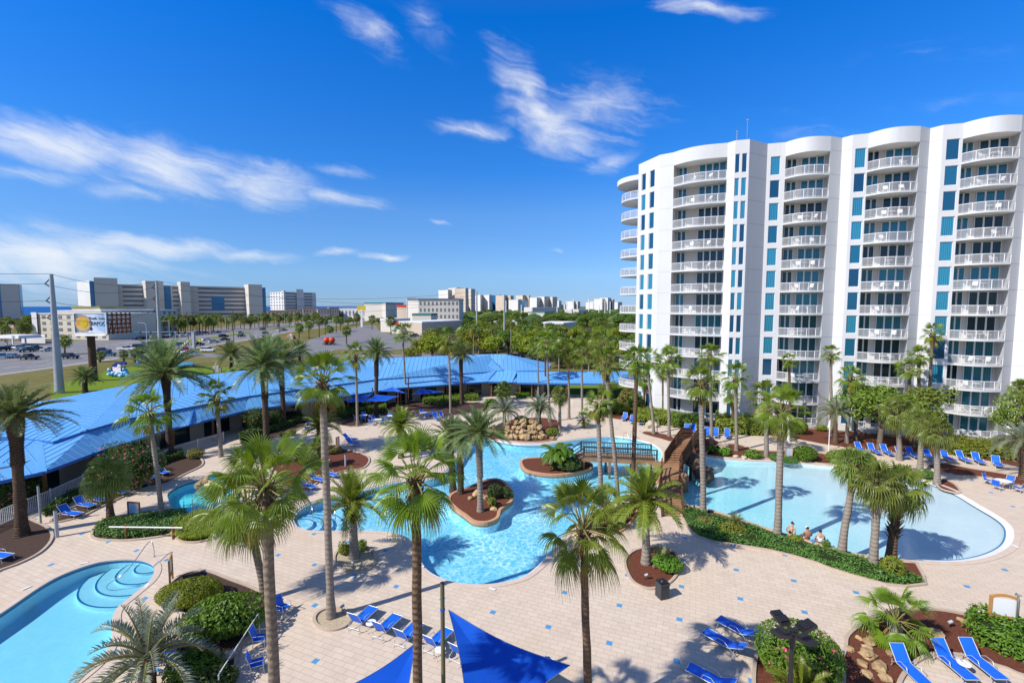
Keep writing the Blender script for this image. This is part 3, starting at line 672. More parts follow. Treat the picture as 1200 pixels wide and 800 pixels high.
def wall(A, B, cols=(), grooves=False, z0=-0.05, z1=None, sill=0.42, head=2.70):
    """wall from A to B with a column of windows for every (from, to) in cols"""
    z1 = ZP if z1 is None else z1
    d = (B - A); L = d.length; d = d / L; nrm = Vector((d.y, -d.x, 0)); dep = 0.18
    s = 0.0
    for a, b in list(cols) + [(L, L)]:
        tq(WALL, A + d * s, A + d * a, z0, z1); s = b
        if a >= L: break
        zz = z0
        for k in range(NFL):
            w0, w1 = Z0 + FLH * k + sill, Z0 + FLH * k + head
            if k == NFL - 1: w1 += 0.1
            tq(WALL, A + d * a, A + d * b, zz, w0); zz = w1
            p, q = A + d * a, A + d * b; pi, qi = p - nrm * dep, q - nrm * dep
            WALL.quad((p.x, p.y, w0), (q.x, q.y, w0), (qi.x, qi.y, w0), (pi.x, pi.y, w0))
            WALL.quad((pi.x, pi.y, w1), (qi.x, qi.y, w1), (q.x, q.y, w1), (p.x, p.y, w1))
            WALL.quad((p.x, p.y, w0), (pi.x, pi.y, w0), (pi.x, pi.y, w1), (p.x, p.y, w1))
            WALL.quad((qi.x, qi.y, w0), (q.x, q.y, w0), (q.x, q.y, w1), (qi.x, qi.y, w1))
            window_at(A, d, nrm, a, b, w0, w1, dep, 'col')
        tq(WALL, A + d * a, A + d * b, zz, z1)
    if True:
        for k in range(1, NFL + 1):
            z = Z0 + FLH * k - 0.15
            o = nrm * 0.004
            tq(WALL, A + d * 0.02 + o, B - d * 0.02 + o, z, z + 0.05, 1 if grooves else 4) if not cols else None
wall(P0, P2, ((0.75, 1.75), (2.65, 3.75)))
wall(P2, P3)
wall(P4, P5); wall(P5, P6, ((0.05, 0.6), (0.85, 1.45)))
wall(P6, P7, grooves=True)
wall(P7, P8, ((0.45, 1.6),))
for a, b, c, d, cc in ((P9, P10, P11, P12, (0.35, 1.5)), (P13, P14, P15, P16, (0.42, 1.7)), (P17, P18, P19, P20, (0.42, 1.75))):
    wall(a, b, grooves=True); wall(b, c); wall(c, d, (cc,))
wall(P21, P22); BK = [TP(70.5, 60), TP(33, 80), TP(24, 79)]
for a, b in zip([P22] + BK, BK + [P0]): tq(WALL, a, b, -0.05, ZP)
# ---- balcony bays
RAIL_N = 14
def bay(A, B, bulge, ndoor, chairs=True):
    d = B - A; L = d.length; d = d / L; nrm = Vector((d.y, -d.x, 0)); dep = 1.75; rz = math.atan2(d.y, d.x)
    def arc(n=RAIL_N, off=0.0):
        return [Vector((L * i / n, -(bulge * math.sin(math.pi * (i / n) ** 0.9) + off), 0)) for i in range(n + 1)]
    def loc(p): return A + d * p.x - nrm * p.y
    # back and side walls, full height
    a, b = A - nrm * dep, B - nrm * dep
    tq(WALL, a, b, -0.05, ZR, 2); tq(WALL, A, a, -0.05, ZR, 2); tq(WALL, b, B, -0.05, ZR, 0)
    # parapet band following the bulge, and the soffit over the top balcony
    P = [loc(p) for p in arc(20)]
    for p, q in zip(P, P[1:]): tq(WALL, p, q, ZR - 0.25, ZP)
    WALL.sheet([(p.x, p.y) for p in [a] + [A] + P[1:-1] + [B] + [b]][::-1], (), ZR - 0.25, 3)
    # one balcony, repeated up the bay
    S = MB(); poly = [Vector((0, dep, 0))] + arc() + [Vector((L, dep, 0))]
    S.prism(poly, -0.20, 0.0, 0, 0)
    RM = MB(); ar = arc(off=-0.06)
    for p, q in zip(ar, ar[1:]):
        RM.quad((p.x, p.y, 0.10), (q.x, q.y, 0.10), (q.x, q.y, 0.98), (p.x, p.y, 0.98), 1)
        RM.bar((p.x, p.y, 1.02), (q.x, q.y, 1.02), 0.07, 0.07, 0); RM.bar((p.x, p.y, 0.09), (q.x, q.y, 0.09), 0.04, 0.04, 0)
    for i in range(0, RAIL_N + 1, 3): RM.box((ar[i].x, ar[i].y, 0.51), (0.07, 0.07, 1.02), 0, 0)
    RM.box((ar[-1].x - .03, ar[-1].y, 0.51), (0.06, 0.06, 1.02))
    D1 = MB(); D2 = MB(); F1 = MB(); F2 = MB()
    def door(D, F, x0, x1, n):
        w = (x1 - x0) / n
        for k in range(n):
            D.box((x0 + w * (k + .5), dep - 0.06, 1.31), (w - 0.14, 0.05, 2.56))
            F.box((x0 + w * k + 0.04, dep - 0.07, 1.31), (0.08, 0.1, 2.6)); F.box((x0 + w * (k + 1) - 0.04, dep - 0.07, 1.31), (0.078, 0.1, 2.6))
        F.box(((x0 + x1) / 2, dep - 0.07, 2.64), (x1 - x0, 0.10, 0.07))
    wd = 0.86
    door(D1, F1, 0.25, 1.45, 2); door(D2, F2, L - 0.35 - wd * ndoor, L - 0.35, ndoor)
    sm = S.mesh('balcony', [M['tower_white']]); rm = RM.mesh('railing', [M['railing_white'], M['railing_mesh']])
    d1, d2 = D1.mesh('glass_door', M['door_glass']), D2.mesh('glass_door', M['door_glass'])
    f1, f2 = F1.mesh('door_frame', M['white_frame']), F2.mesh('door_frame', M['white_frame'])
    out = []
    for k in range(NFL):
        o = put('balcony', sm, TW, A + TZ * (Z0 + FLH * k), rz); put('railing', rm, o)
        put('glass_door', d1, o); put('glass_door', d2, o); put('door_frame', f1, o); put('door_frame', f2, o)
        out.append((A + TOFF + TZ * (Z0 + FLH * k), d, nrm, L, rz))
    return out
BAYS = [bay(P3, P4, 0.85, 4), bay(P8, P9, 1.05, 3), bay(P12, P13, 1.05, 3), bay(P16, P17, 1.05, 3), bay(P20, P21, 1.05, 3)]
# roof slab and penthouse caps behind the parapet
RP = [P0, P2, P3, P4, P5, P6, P7, P8, P9, P10, P11, P12, P13, P14, P15, P16, P17, P18, P19, P20, P21, P22] + BK
WALL.sheet([(p.x, p.y) for p in RP], (), ZR + 0.4, 3)
tag(WALL.build('wall', [M['tower_white'], M['tower_groove'], M['balcony_wall'], M['tower_soffit'], M['tower_joint']], TW), 'smooth white stucco walls stepping back along the front')
# round balconies on the far left end
m = MB(); rr = MB()
ctr = TP(21.6, 76.6)
disc = [(ctr.x + 3.9 * math.cos(2 * math.pi * i / 40), ctr.y + 3.9 * math.sin(2 * math.pi * i / 40)) for i in range(40)]
dm = MB(); dm.prism([(x - ctr.x, y - ctr.y) for x, y in disc], -0.22, 0.0)
dr = MB(); rad = 3.82
for i in range(40):
    a, b = 2 * math.pi * i / 40, 2 * math.pi * (i + 1) / 40
    p, q = (rad * math.cos(a), rad * math.sin(a)), (rad * math.cos(b), rad * math.sin(b))
    dr.quad((*p, 0.1), (*q, 0.1), (*q, 0.98), (*p, 0.98), 1); dr.bar((*p, 1.02), (*q, 1.02), 0.07, 0.07)
    if i % 2 == 0: dr.box((*p, 0.5), (0.07, 0.07, 1.0))
dmm, drm = dm.mesh('round_balcony', M['tower_white']), dr.mesh('railing', [M['railing_white'], M['railing_mesh']])
for k in range(1, NFL):
    o = put('round_balcony', dmm, TW, ctr + TZ * (Z0 + FLH * k)); put('railing', drm, o)
cap = MB(); cap.prism([(ctr.x + 4.6 * math.cos(2 * math.pi * i / 40), ctr.y + 4.6 * math.sin(2 * math.pi * i / 40)) for i in range(40)], Z0 + FLH * NFL - 0.5, Z0 + FLH * NFL + 0.25)
cap.build('canopy', M['tower_white'], TW)
am = MB(); am.tube([P6 + Vector((-1.2, 1.0, ZP - 1)), P6 + Vector((-1.2, 1.0, ZP + 1.2))], 0.05, 6); am.box(P6 + Vector((-1.2, 1.0, ZP + 1.3)), (0.14, 0.14, 0.2))
am.tube([P6 + Vector((0.3, 1.4, ZP - 1)), P6 + Vector((0.3, 1.4, ZP + 2.9))], 0.025, 6); am.box(P6 + Vector((0.3, 1.4, ZP + 2.9)), (0.2, 0.2, 0.16))
simple('antenna_grey', (0.35, 0.35, 0.38)); am.build('roof_antenna', M['antenna_grey'], TW)
# ================================================================== the blue roofed pavilion
simple('timber', (0.24, 0.105, 0.035), (0.17, 0.07, 0.025), 3.0, 0.75, 0.2, bump=0.2)
simple('pavilion_wall', (0.42, 0.36, 0.29), (0.37, 0.31, 0.25), 0.5, 0.85, 0.2, co='World')
simple('white_fence', (0.72, 0.71, 0.68), None, 1.0, 0.6, 0.3)
simple('dark_glass', (0.012, 0.03, 0.045), None, 1.0, 0.1, 0.5, 0.2)
simple('blue_trim', (0.028, 0.13, 0.42), (0.035, 0.15, 0.46), 1.0, 0.45, 0.4)
PV = empty('pavilion', (-20, 70, 0), 0, 'long low pavilion with a bright blue standing seam metal roof on timber posts', 'pavilion')
PO = Vector((-20, 70, 0))
RF = MB()
def vec(p, z): return Vector((p[0], p[1], z)) - PO
def strip(low, up, seam=0.75, mi=0, sm=1):
    """sheet of roof between two lines of equal length, with raised seams"""
    for i in range(len(low) - 1):
        a, b, c, d = low[i], low[i + 1], up[i + 1], up[i]
        RF.quad(a, b, c, d, mi)
        for fc in ((a, b, c), (a, c, d)):
            n = (fc[1] - fc[0]).cross(fc[2] - fc[0])
            if n.length < 0.05: continue
            n.normalize()
            if n.z < 0: n = -n
            hz_ = Vector((-n.y, n.x, 0))
            if hz_.length < 1e-3: continue
            hz_.normalize(); us = [f.dot(hz_) for f in fc]; j = math.ceil(min(us) / seam)
            while j * seam < max(us):       # seams run straight up the slope, cut off at the edges of the facet
                hit = []
                for k in range(3):
                    u0, u1 = us[k] - j * seam, us[(k + 1) % 3] - j * seam
                    if u0 * u1 < 0: hit.append(fc[k].lerp(fc[(k + 1) % 3], u0 / (u0 - u1)))
                if len(hit) == 2: RF.bar(hit[0] + n * 0.02, hit[1] + n * 0.02, 0.05, 0.05, mi, n)
                j += 1
def mark(px, z): return [U(x, y, z) - PO for x, y in px]
ridge = [mark([p], z)[0] for p, z in (((46, 471), 5.7), ((155, 450), 5.8), ((285, 434), 6.15), ((430, 420), 6.6), ((575, 415), 7.0), ((593, 415), 7.0))]
step = [mark([p], z)[0] for p, z in (((102, 504), 4.35), ((150, 490), 4.35), ((290, 464), 4.2), ((444, 444), 4.12), ((580, 435), 4.05), ((640, 434), 4.05))]
strip(step, ridge)
# hip end at the right and the slope falling to the left beyond the bright hip line
W0 = mark([(0, 511)], 4.05)[0]; W00 = mark([(-70, 520)], 4.05)[0]; Wr = mark([(-30, 489)], 5.6)[0]
S0b, S0c = mark([(45, 515)], 3.95)[0], mark([(62, 517)], 3.95)[0]
strip([W00, W0, S0b, S0c, step[0]], [Wr, Wr.lerp(ridge[0], 0.6), Wr.lerp(ridge[0], 0.85), ridge[0], ridge[0]])
for a_, b_ in ((W00, W0), (W0, S0b), (S0b, S0c), (S0c, step[0])): RF.quad(a_ - Vector((0, 0, 1.5)), b_ - Vector((0, 0, 1.5)), b_, a_, 1)
RF.bar(step[0] + Vector((0, 0, .06)), ridge[0] + Vector((0, 0, .06)), 0.16, 0.10)
he = ridge[-1] + Vector((9.5, 9.5, -2.95)); strip([step[-1], he], [ridge[-1], ridge[-1] + Vector((.01, .01, 0))])
back = []
for i, p in enumerate(ridge):
    q = ridge[min(i + 1, len(ridge) - 1)] - ridge[max(i - 1, 0)]; q.z = 0; q.normalize(); nn = Vector((-q.y, q.x, 0))
    back.append(p + nn * 9.0 + Vector((0, 0, -3.0)))
strip([back[i] for i in range(len(back))][::-1], ridge[::-1], 3.0)
RF.quad(back[-1], he, ridge[-1], ridge[-1] + Vector((0, 0.01, 0)))
# fascia between the tiers, lower porch roof
eave = mark([(109, 531), (200, 502), (287, 481), (467, 454.5), (572, 447), (640, 448)], 2.75)
low_up = [p - Vector((0, 0, 0.22)) for p in step]
for i in range(len(step) - 1): RF.quad(low_up[i], low_up[i + 1], step[i + 1], step[i], 1)
strip(eave, low_up)
corner_l = mark([(50, 553)], 2.75)[0]; apex = mark([(45, 513)], 3.9)[0]
strip([corner_l, eave[0]], [apex, low_up[0]]); RF.bar(apex, corner_l, 0.5, 0.12)
far_l = mark([(-60, 522)], 3.9)[0]; far_e = mark([(-40, 572)], 2.75)[0]
strip([far_e, corner_l], [far_l, apex])
RF.bar(eave[0] + Vector((0, 0, .04)), apex + Vector((0, 0, .04)), 0.12, 0.10, 1)
# little gables that push the porch forward
def porch(pxs):
    a, b, c, up, ul, ur = [mark([p], z)[0] for p, z in pxs]
    strip([a, b], [ul, up]); strip([b, c], [up, ur]); RF.bar(b + Vector((0, 0, .05)), up + Vector((0, 0, .05)), 0.16, 0.10, 1)
    return b
c1 = porch((((445, 458), 2.7), ((468.5, 453.6), 2.72), ((500, 451), 2.7), ((481, 437), 4.25), ((456, 443), 4.06), ((502, 440), 4.06)))
c2 = porch((((196, 503), 2.7), ((222, 498), 2.72), ((240, 493), 2.7), ((228, 474), 4.3), ((184, 481), 4.1), ((248, 471), 4.1)))
c3 = porch((((556, 448.5), 2.7), ((571, 447), 2.72), ((600, 448), 2.7), ((584, 432), 4.4), ((566, 435), 4.06), ((606, 435), 4.06)))
# dormer-like triangular vents on the long slope
def dormer(p, ql, qr, zs):
    t, l, r = mark([p], zs[0])[0], mark([ql], zs[1])[0], mark([qr], zs[2])[0]
    up = Vector((0, 0, 0.18)); m_ = t + up
    RF.tri(l, r, m_, 0); RF.bar(l, m_, 0.10, 0.08, 0); RF.bar(m_, r, 0.10, 0.08, 1); RF.tri(l, t, m_, 1); RF.tri(t, r, m_, 1)
dormer((461, 425), (456, 441), (478, 435), (6.0, 4.2, 4.7)); dormer((575.5, 421), (567, 434), (590, 434), (6.2, 4.2, 4.2))
# eave fascia
for L in (eave, [corner_l, eave[0]], [far_e, corner_l]):
    for a, b in zip(L, L[1:]): RF.bar(a - Vector((0, 0, 0.10)), b - Vector((0, 0, 0.10)), 0.10, 0.26, 1)
tag(RF.build('roof', [M['blue_metal_roof'], M['blue_trim']], PV), None)
# walkway roof going on to the tower
WK = MB(); A_, B_ = mark([(606, 448.5), (752, 450)], 2.8); C_, D_ = mark([(752, 435), (606, 435.5)], 4.0)
RF = MB(); strip([A_, B_], [D_, C_], 0.75); strip([C_ + Vector((0, 4, -1.2)), D_ + Vector((0, 4, -1.2))], [C_, D_], 2.0); RF.bar(A_ - Vector((0, 0, .1)), B_ - Vector((0, 0, .1)), 0.1, 0.28, 1)
RF.build('walkway_roof', [M['blue_metal_roof'], M['blue_trim']], PV)
# walls set back under the eaves, glass, posts
WL = MB()
path = [far_e] + [corner_l] + eave
inn = []
for i, p in enumerate(path):
    q = path[min(i + 1, len(path) - 1)] - path[max(i - 1, 0)]; q.z = 0; q.normalize(); inn.append(Vector((p.x - q.y * 2.6, p.y + q.x * 2.6, 0)))
for i in range(len(inn) - 1):
    a, b = inn[i], inn[i + 1]; d = b - a; L = d.length; d.normalize()
    WL.quad((a.x, a.y, 0), (b.x, b.y, 0), (b.x, b.y, 3.2), (a.x, a.y, 3.2))
    k = int(L / 4.2); nn = Vector((d.y, -d.x, 0)) * 0.05
    for j in range(k):
        if (i + j) % 3 == 2 and i < 4: continue
        p = a + d * (L * (j + 0.15) / k) + nn; q = a + d * (L * (j + 0.8) / k) + nn
        GL = MB(); GL.bar(Vector((p.x, p.y, 1.2)), Vector((q.x, q.y, 1.2)), 0.06, 2.2); GL.build('window', M['dark_glass'], PV)
WL.build('wall', M['pavilion_wall'], PV)
def post(p):
    o = MB(); o.box((0, 0, 1.35), (0.2, 0.2, 2.7)); o.box((0, 0, 0.1), (0.3, 0.3, 0.2)); return o
pm = post(0).mesh('post', M['timber'])
for i in range(len(path) - 1):
    a, b = path[i], path[i + 1]; d = b - a; L = d.length; d.normalize(); k = max(1, round(L / 4.4)); nn = Vector((-d.y, d.x, 0)) * 0.35
    for j in range(k):
        p = a + d * (L * (j + 0.1) / k) + nn; put('post', pm, PV, Vector((p.x, p.y, 0)), math.atan2(d.y, d.x))
for t in (0.12, 0.4, 0.68, 0.95):
    p = A_.lerp(B_, t); put('post', pm, PV, Vector((p.x, p.y + 0.4, 0)))
# ================================================================== palms
leafmat('fan_leaf', (0.125, 0.205, 0.011), (0.195, 0.270, 0.022), 0.34, 0.38, 1.6, 0.03, 0.5)
leafmat('fan_leaf_yellow', (0.20, 0.24, 0.02), (0.27, 0.26, 0.03), 0.36, 0.4, 1.6, 0.03, 0.5)
leafmat('sabal_leaf', (0.150, 0.205, 0.030), (0.215, 0.265, 0.048), 0.38, 0.4, 1.6, 0.03, 0.5)
leafmat('date_leaf', (0.120, 0.185, 0.060), (0.180, 0.240, 0.085), 0.34, 0.4, 1.6, 0.03, 0.5)
leafmat('young_date_leaf', (0.150, 0.225, 0.018), (0.215, 0.265, 0.030), 0.34, 0.4, 1.6, 0.03, 0.5)
leafmat('silver_leaf', (0.195, 0.245, 0.165), (0.265, 0.315, 0.225), 0.26, 0.45, 1.6, 0.03, 0.4)
simple('petiole', (0.20, 0.21, 0.05), (0.26, 0.20, 0.07), 2.0, 0.55, 0.4)
simple('dead_frond', (0.34, 0.22, 0.07), (0.20, 0.12, 0.05), 2.5, 0.85, 0.1, orand=0.2)
simple('yellow_skirt', (0.40, 0.30, 0.05), (0.24, 0.22, 0.03), 2.5, 0.8, 0.1, orand=0.2)
def trunkmat(name, c1, c2, rings, bs):
    t = NT(name); P = t.coord('Object')
    wv = t.n('ShaderNodeTexWave', wave_type='BANDS', bands_direction='Z'); wv.inputs['Scale'].default_value = rings; wv.inputs['Distortion'].default_value = 2.2; wv.inputs['Detail'].default_value = 3; wv.inputs['Detail Scale'].default_value = 3
    t.l(P, wv.inputs['Vector'])
    n = t.noise(P, 3.0, 6, 0.7)
    f = t.math('MULTIPLY', t.math('ADD', t.math('MULTIPLY', wv.outputs[0], 0.22), n), 0.85)
    col = t.mix(t.ramp(f, 0.3, 0.85), c2, c1)
    t.bsdf(col, 0.9, 0.15, 0, t.math('ADD', wv.outputs[0], t.noise(P, 14, 4)), bs, 0.05); MATS[name] = t.mat
trunkmat('fan_trunk', (0.29, 0.235, 0.175), (0.155, 0.115, 0.08), 1.4, 0.5)
trunkmat('grey_trunk', (0.33, 0.285, 0.235), (0.20, 0.165, 0.13), 1.2, 0.4)
trunkmat('brown_trunk', (0.20, 0.135, 0.085), (0.09, 0.055, 0.032), 1.6, 0.8)
trunkmat('date_trunk', (0.165, 0.115, 0.08), (0.06, 0.038, 0.025), 2.2, 1.0)
leafmat('green_boot', (0.17, 0.19, 0.02), (0.10, 0.13, 0.015), 0.2, 0.6)
def rotz(v, a):
    c, s = math.cos(a), math.sin(a); return Vector((v.x * c - v.y * s, v.x * s + v.y * c, v.z))
def fan_frond(mb, az, el, lp, Rb, nseg, droop, rg, mi=0, mp=1, span=118, h0=0.0, rough_=1.0):
    """one fan leaf: arching stalk, then a pleated blade that splits into hanging tips"""
    d0 = Vector((math.cos(az) * math.cos(el), math.sin(az) * math.cos(el), math.sin(el)))
    hor = Vector((math.cos(az), math.sin(az), 0))
    p = Vector((0, 0, h0)) + hor * 0.05; pts = [p.copy()]; d = d0.copy(); k = 5
    for i in range(k):
        d = (d + Vector((0, 0, -0.050 * lp * (1.2 - abs(math.sin(el)))))).normalized(); p = p + d * (lp / k); pts.append(p.copy())
    mb.tube(pts, [0.035, 0.03, 0.026, 0.022, 0.018, 0.016], 4, mp, False)
    s = d.cross(Vector((0, 0, 1)))
    if s.length < 0.05: s = Vector((-math.sin(az), math.cos(az), 0))
    s.normalize(); roll = rg.uniform(-0.45, 0.45)
    n = s.cross(d).normalized(); s, n = s * math.cos(roll) + n * math.sin(roll), n * math.cos(roll) - s * math.sin(roll)
    tilt = rg.uniform(-0.15, 0.42)                       # the blade hangs from its stalk
    dd = (d * math.cos(tilt) - n * math.sin(tilt)).normalized(); n = s.cross(dd).normalized()
    A = R(span); fr = (0.05, 0.25, 0.42, 0.62, 0.82, 1.0); cup = rg.uniform(0.12, 0.34)
    for i in range(nseg):
        a = -A + 2 * A * (i + 0.5) / nseg; ha = A / nseg * 1.04
        L = Rb * (1.0 - 0.28 * (abs(a) / A) ** 2) * rg.uniform(0.9, 1.06)
        if rg.random() < 0.04: L *= 0.6
        rows = []
        for j, f in enumerate(fr):
            r = f * L; w = r * math.tan(ha)
            if f > 0.42: w = 0.40 * L * math.tan(ha) * (1 - ((f - 0.42) / 0.58) ** 0.9) + 0.001
            c = dd * math.cos(a) + s * math.sin(a); t = s * math.cos(a) - dd * math.sin(a)
            bend = n * (-cup * r * (math.sin(a) ** 2)) + n * (0.10 * r * (1 - f))
            g = Vector((0, 0, -droop * L * (max(0, f - 0.3) / 0.7) ** 2.2 * rough_))
            pull = 1.0 - 0.35 * droop * (max(0, f - 0.5) / 0.5) ** 2
            q = p + c * r * pull + bend + g
            rows.append((q - t * w, q + n * (w * 0.85), q + t * w))
        for j in range(len(rows) - 1):
            a0, b0, c0 = rows[j]; a1, b1, c1 = rows[j + 1]
            mb.add((a0, b0, c0, a1, b1, c1), ((0, 1, 4, 3), (1, 2, 5, 4)), mi)
def feather_frond(mb, az, el, L, nl, ll, bend, rg, mi=0, mp=1, vee=0.5, h0=0.0, wid=0.035):
    hor = Vector((math.cos(az), math.sin(az), 0)); d = hor * math.cos(el) + Vector((0, 0, math.sin(el)))
    p = Vector((0, 0, h0)) + hor * 0.08; k = 12; pts = [p.copy()]; dirs = [d.copy()]; side0 = Vector((-math.sin(az), math.cos(az), 0))
    tw = rg.uniform(-0.25, 0.25)
    for i in range(k):
        d = (d + Vector((0, 0, -bend * (0.35 + 1.3 * i / k) / k)) + side0 * tw / k * 0.6).normalized(); p = p + d * (L / k); pts.append(p.copy()); dirs.append(d.copy())
    mb.tube(pts, [0.045 * (1 - 0.85 * i / k) for i in range(k + 1)], 4, mp, False)
    for i in range(nl):
        t = 0.10 + 0.90 * (i + rg.random() * 0.5) / nl; x = t * k; j = min(int(x), k - 1); q = pts[j].lerp(pts[j + 1], x - j); dr = dirs[j].lerp(dirs[j + 1], x - j).normalized()
        s = dr.cross(Vector((0, 0, 1)))
        if s.length < 0.05: s = side0.copy()
        s.normalize(); n = s.cross(dr).normalized()
        l = ll * (0.35 + 0.65 * math.sin(math.pi * min(1, (0.12 + t * 0.9))) ** 0.7) * rg.uniform(0.85, 1.1)
        if t > 0.85: l *= 1 - 0.5 * (t - 0.85) / 0.15
        for sg in (-1, 1):
            fw = rg.uniform(0.55, 0.85); v = (s * sg * math.cos(vee) + n * math.sin(vee) * rg.uniform(0.6, 1.3) + dr * fw).normalized()
            m = q + v * l * 0.5 + Vector((0, 0, -0.02 * l)); e = q + v * l + Vector((0, 0, -0.20 * l)); wv = dr * wid * l / 0.5
            mb.add((q - wv * 0.5, q + wv * 0.5, m + wv, m - wv, e), ((0, 1, 2, 3), (3, 2, 4)), mi)
CROWNS = {}
def crown_fan(key, nf, nseg, lp, Rb, mat, seed, droop=(0.25, 0.7), el=(82, -48), dead=0, span=118, deadmat='dead_frond', yellow=0):
    rg = random.Random(seed); mb = MB()
    for i in range(nf):
        t = (i + 0.5) / nf; e = R(el[0] + (el[1] - el[0]) * t ** 1.05 + rg.uniform(-9, 9)); az = i * 2.39996 + rg.uniform(-0.3, 0.3)
        fan_frond(mb, az, e, lp * rg.uniform(0.8, 1.12) * (0.75 + 0.25 * math.sin(math.pi * min(1, t + 0.25))), Rb * rg.uniform(0.85, 1.08), nseg, droop[0] + (droop[1] - droop[0]) * t, rg, 2 if (yellow and i > nf - 1 - yellow) else 0, 1, span, 0.12 * (1 - t))
    me = mb.mesh('crown', [M[mat], M['petiole'], M['fan_leaf_yellow']]); dm = None
    if dead:
        mb = MB()
        for i in range(dead):
            fan_frond(mb, i * 2.39996 + rg.uniform(-0.5, 0.5), R(rg.uniform(-76, -55)), lp * rg.uniform(0.5, 0.9), Rb * rg.uniform(0.55, 0.8), max(10, nseg // 2), 0.9, rg, 0, 0, 45, -0.2)
        dm = mb.mesh('dead_fronds', [M[deadmat]])
    CROWNS[key] = (me, dm)
def crown_feather(key, nf, nl, L, ll, mat, seed, bend=(0.5, 1.5), el=(84, -28), vee=0.5, dead=0, wid=0.035):
    rg = random.Random(seed); mb = MB()
    for i in range(nf):
        t = (i + 0.5) / nf; e = R(el[0] + (el[1] - el[0]) * t ** 0.9 + rg.uniform(-6, 6)); az = i * 2.39996 + rg.uniform(-0.25, 0.25)
        feather_frond(mb, az, e, L * rg.uniform(0.85, 1.08) * (0.8 + 0.2 * t), nl, ll, bend[0] + (bend[1] - bend[0]) * t, rg, 0, 1, vee, 0.1 * (1 - t), wid)
    me = mb.mesh('crown', [M[mat], M['petiole']]); dm = None
    if dead:
        mb = MB()
        for i in range(dead): feather_frond(mb, rg.uniform(0, 6.28), R(rg.uniform(-60, -35)), L * 0.6, nl // 2, ll * 0.7, 1.2, rg, 0, 0, 0.2, -0.2)
        dm = mb.mesh('dead_fronds', [M['yellow_skirt']])
    CROWNS[key] = (me, dm)
# unit: metres for a crown about 2 m in reach
crown_fan('WA', 31, 28, 1.2, 0.98, 'fan_leaf', 1, (0.14, 0.62), (86, -48), 4, 106, 'dead_frond', 2)
crown_fan('WB', 28, 28, 1.2, 0.98, 'fan_leaf', 2, (0.14, 0.66), (86, -52), 6, 106, 'dead_frond', 2)
crown_fan('WC', 28, 28, 1.2, 0.95, 'fan_leaf', 3, (0.14, 0.6), (86, -40), 4, 106, 'dead_frond', 1)
for i in range(4):
    crown_fan('W%d' % i, 19 + 2 * (i % 3), 16, 1.1, 0.95, 'fan_leaf', 10 + i, (0.18, 0.62), (86, -40), (0, 4, 3, 5)[i], 112, 'yellow_skirt' if i % 2 else 'dead_frond', (0, 2, 1, 3)[i])
for i in range(3):
    crown_fan('S%d' % i, 38, 18, 0.95, 1.0, 'sabal_leaf', 20 + i, (0.35, 0.85), (84, -46), 3, 120, 'dead_frond', 1)
for i in range(3):
    crown_feather('D%d' % i, 46, 34, 2.1, 0.40, 'date_leaf', 30 + i, (0.35, 1.45), (86, -22), 0.55, 0)
crown_feather('Y0', 36, 36, 2.1, 0.45, 'young_date_leaf', 40, (0.5, 1.7), (84, -20), 0.5, 4)
crown_feather('Y1', 34, 36, 2.1, 0.42, 'young_date_leaf', 41, (0.4, 1.5), (86, -12), 0.5, 3)
for i in range(2):
    crown_feather('P%d' % i, 32, 34, 2.1, 0.36, 'silver_leaf', 50 + i, (0.9, 2.6), (80, -15), 0.9, 0)
crown_feather('C0', 34, 44, 1.5, 0.20, 'date_leaf', 60, (0.6, 1.7), (70, 5), 0.25, 0, 0.03)
BASEMESH = {}
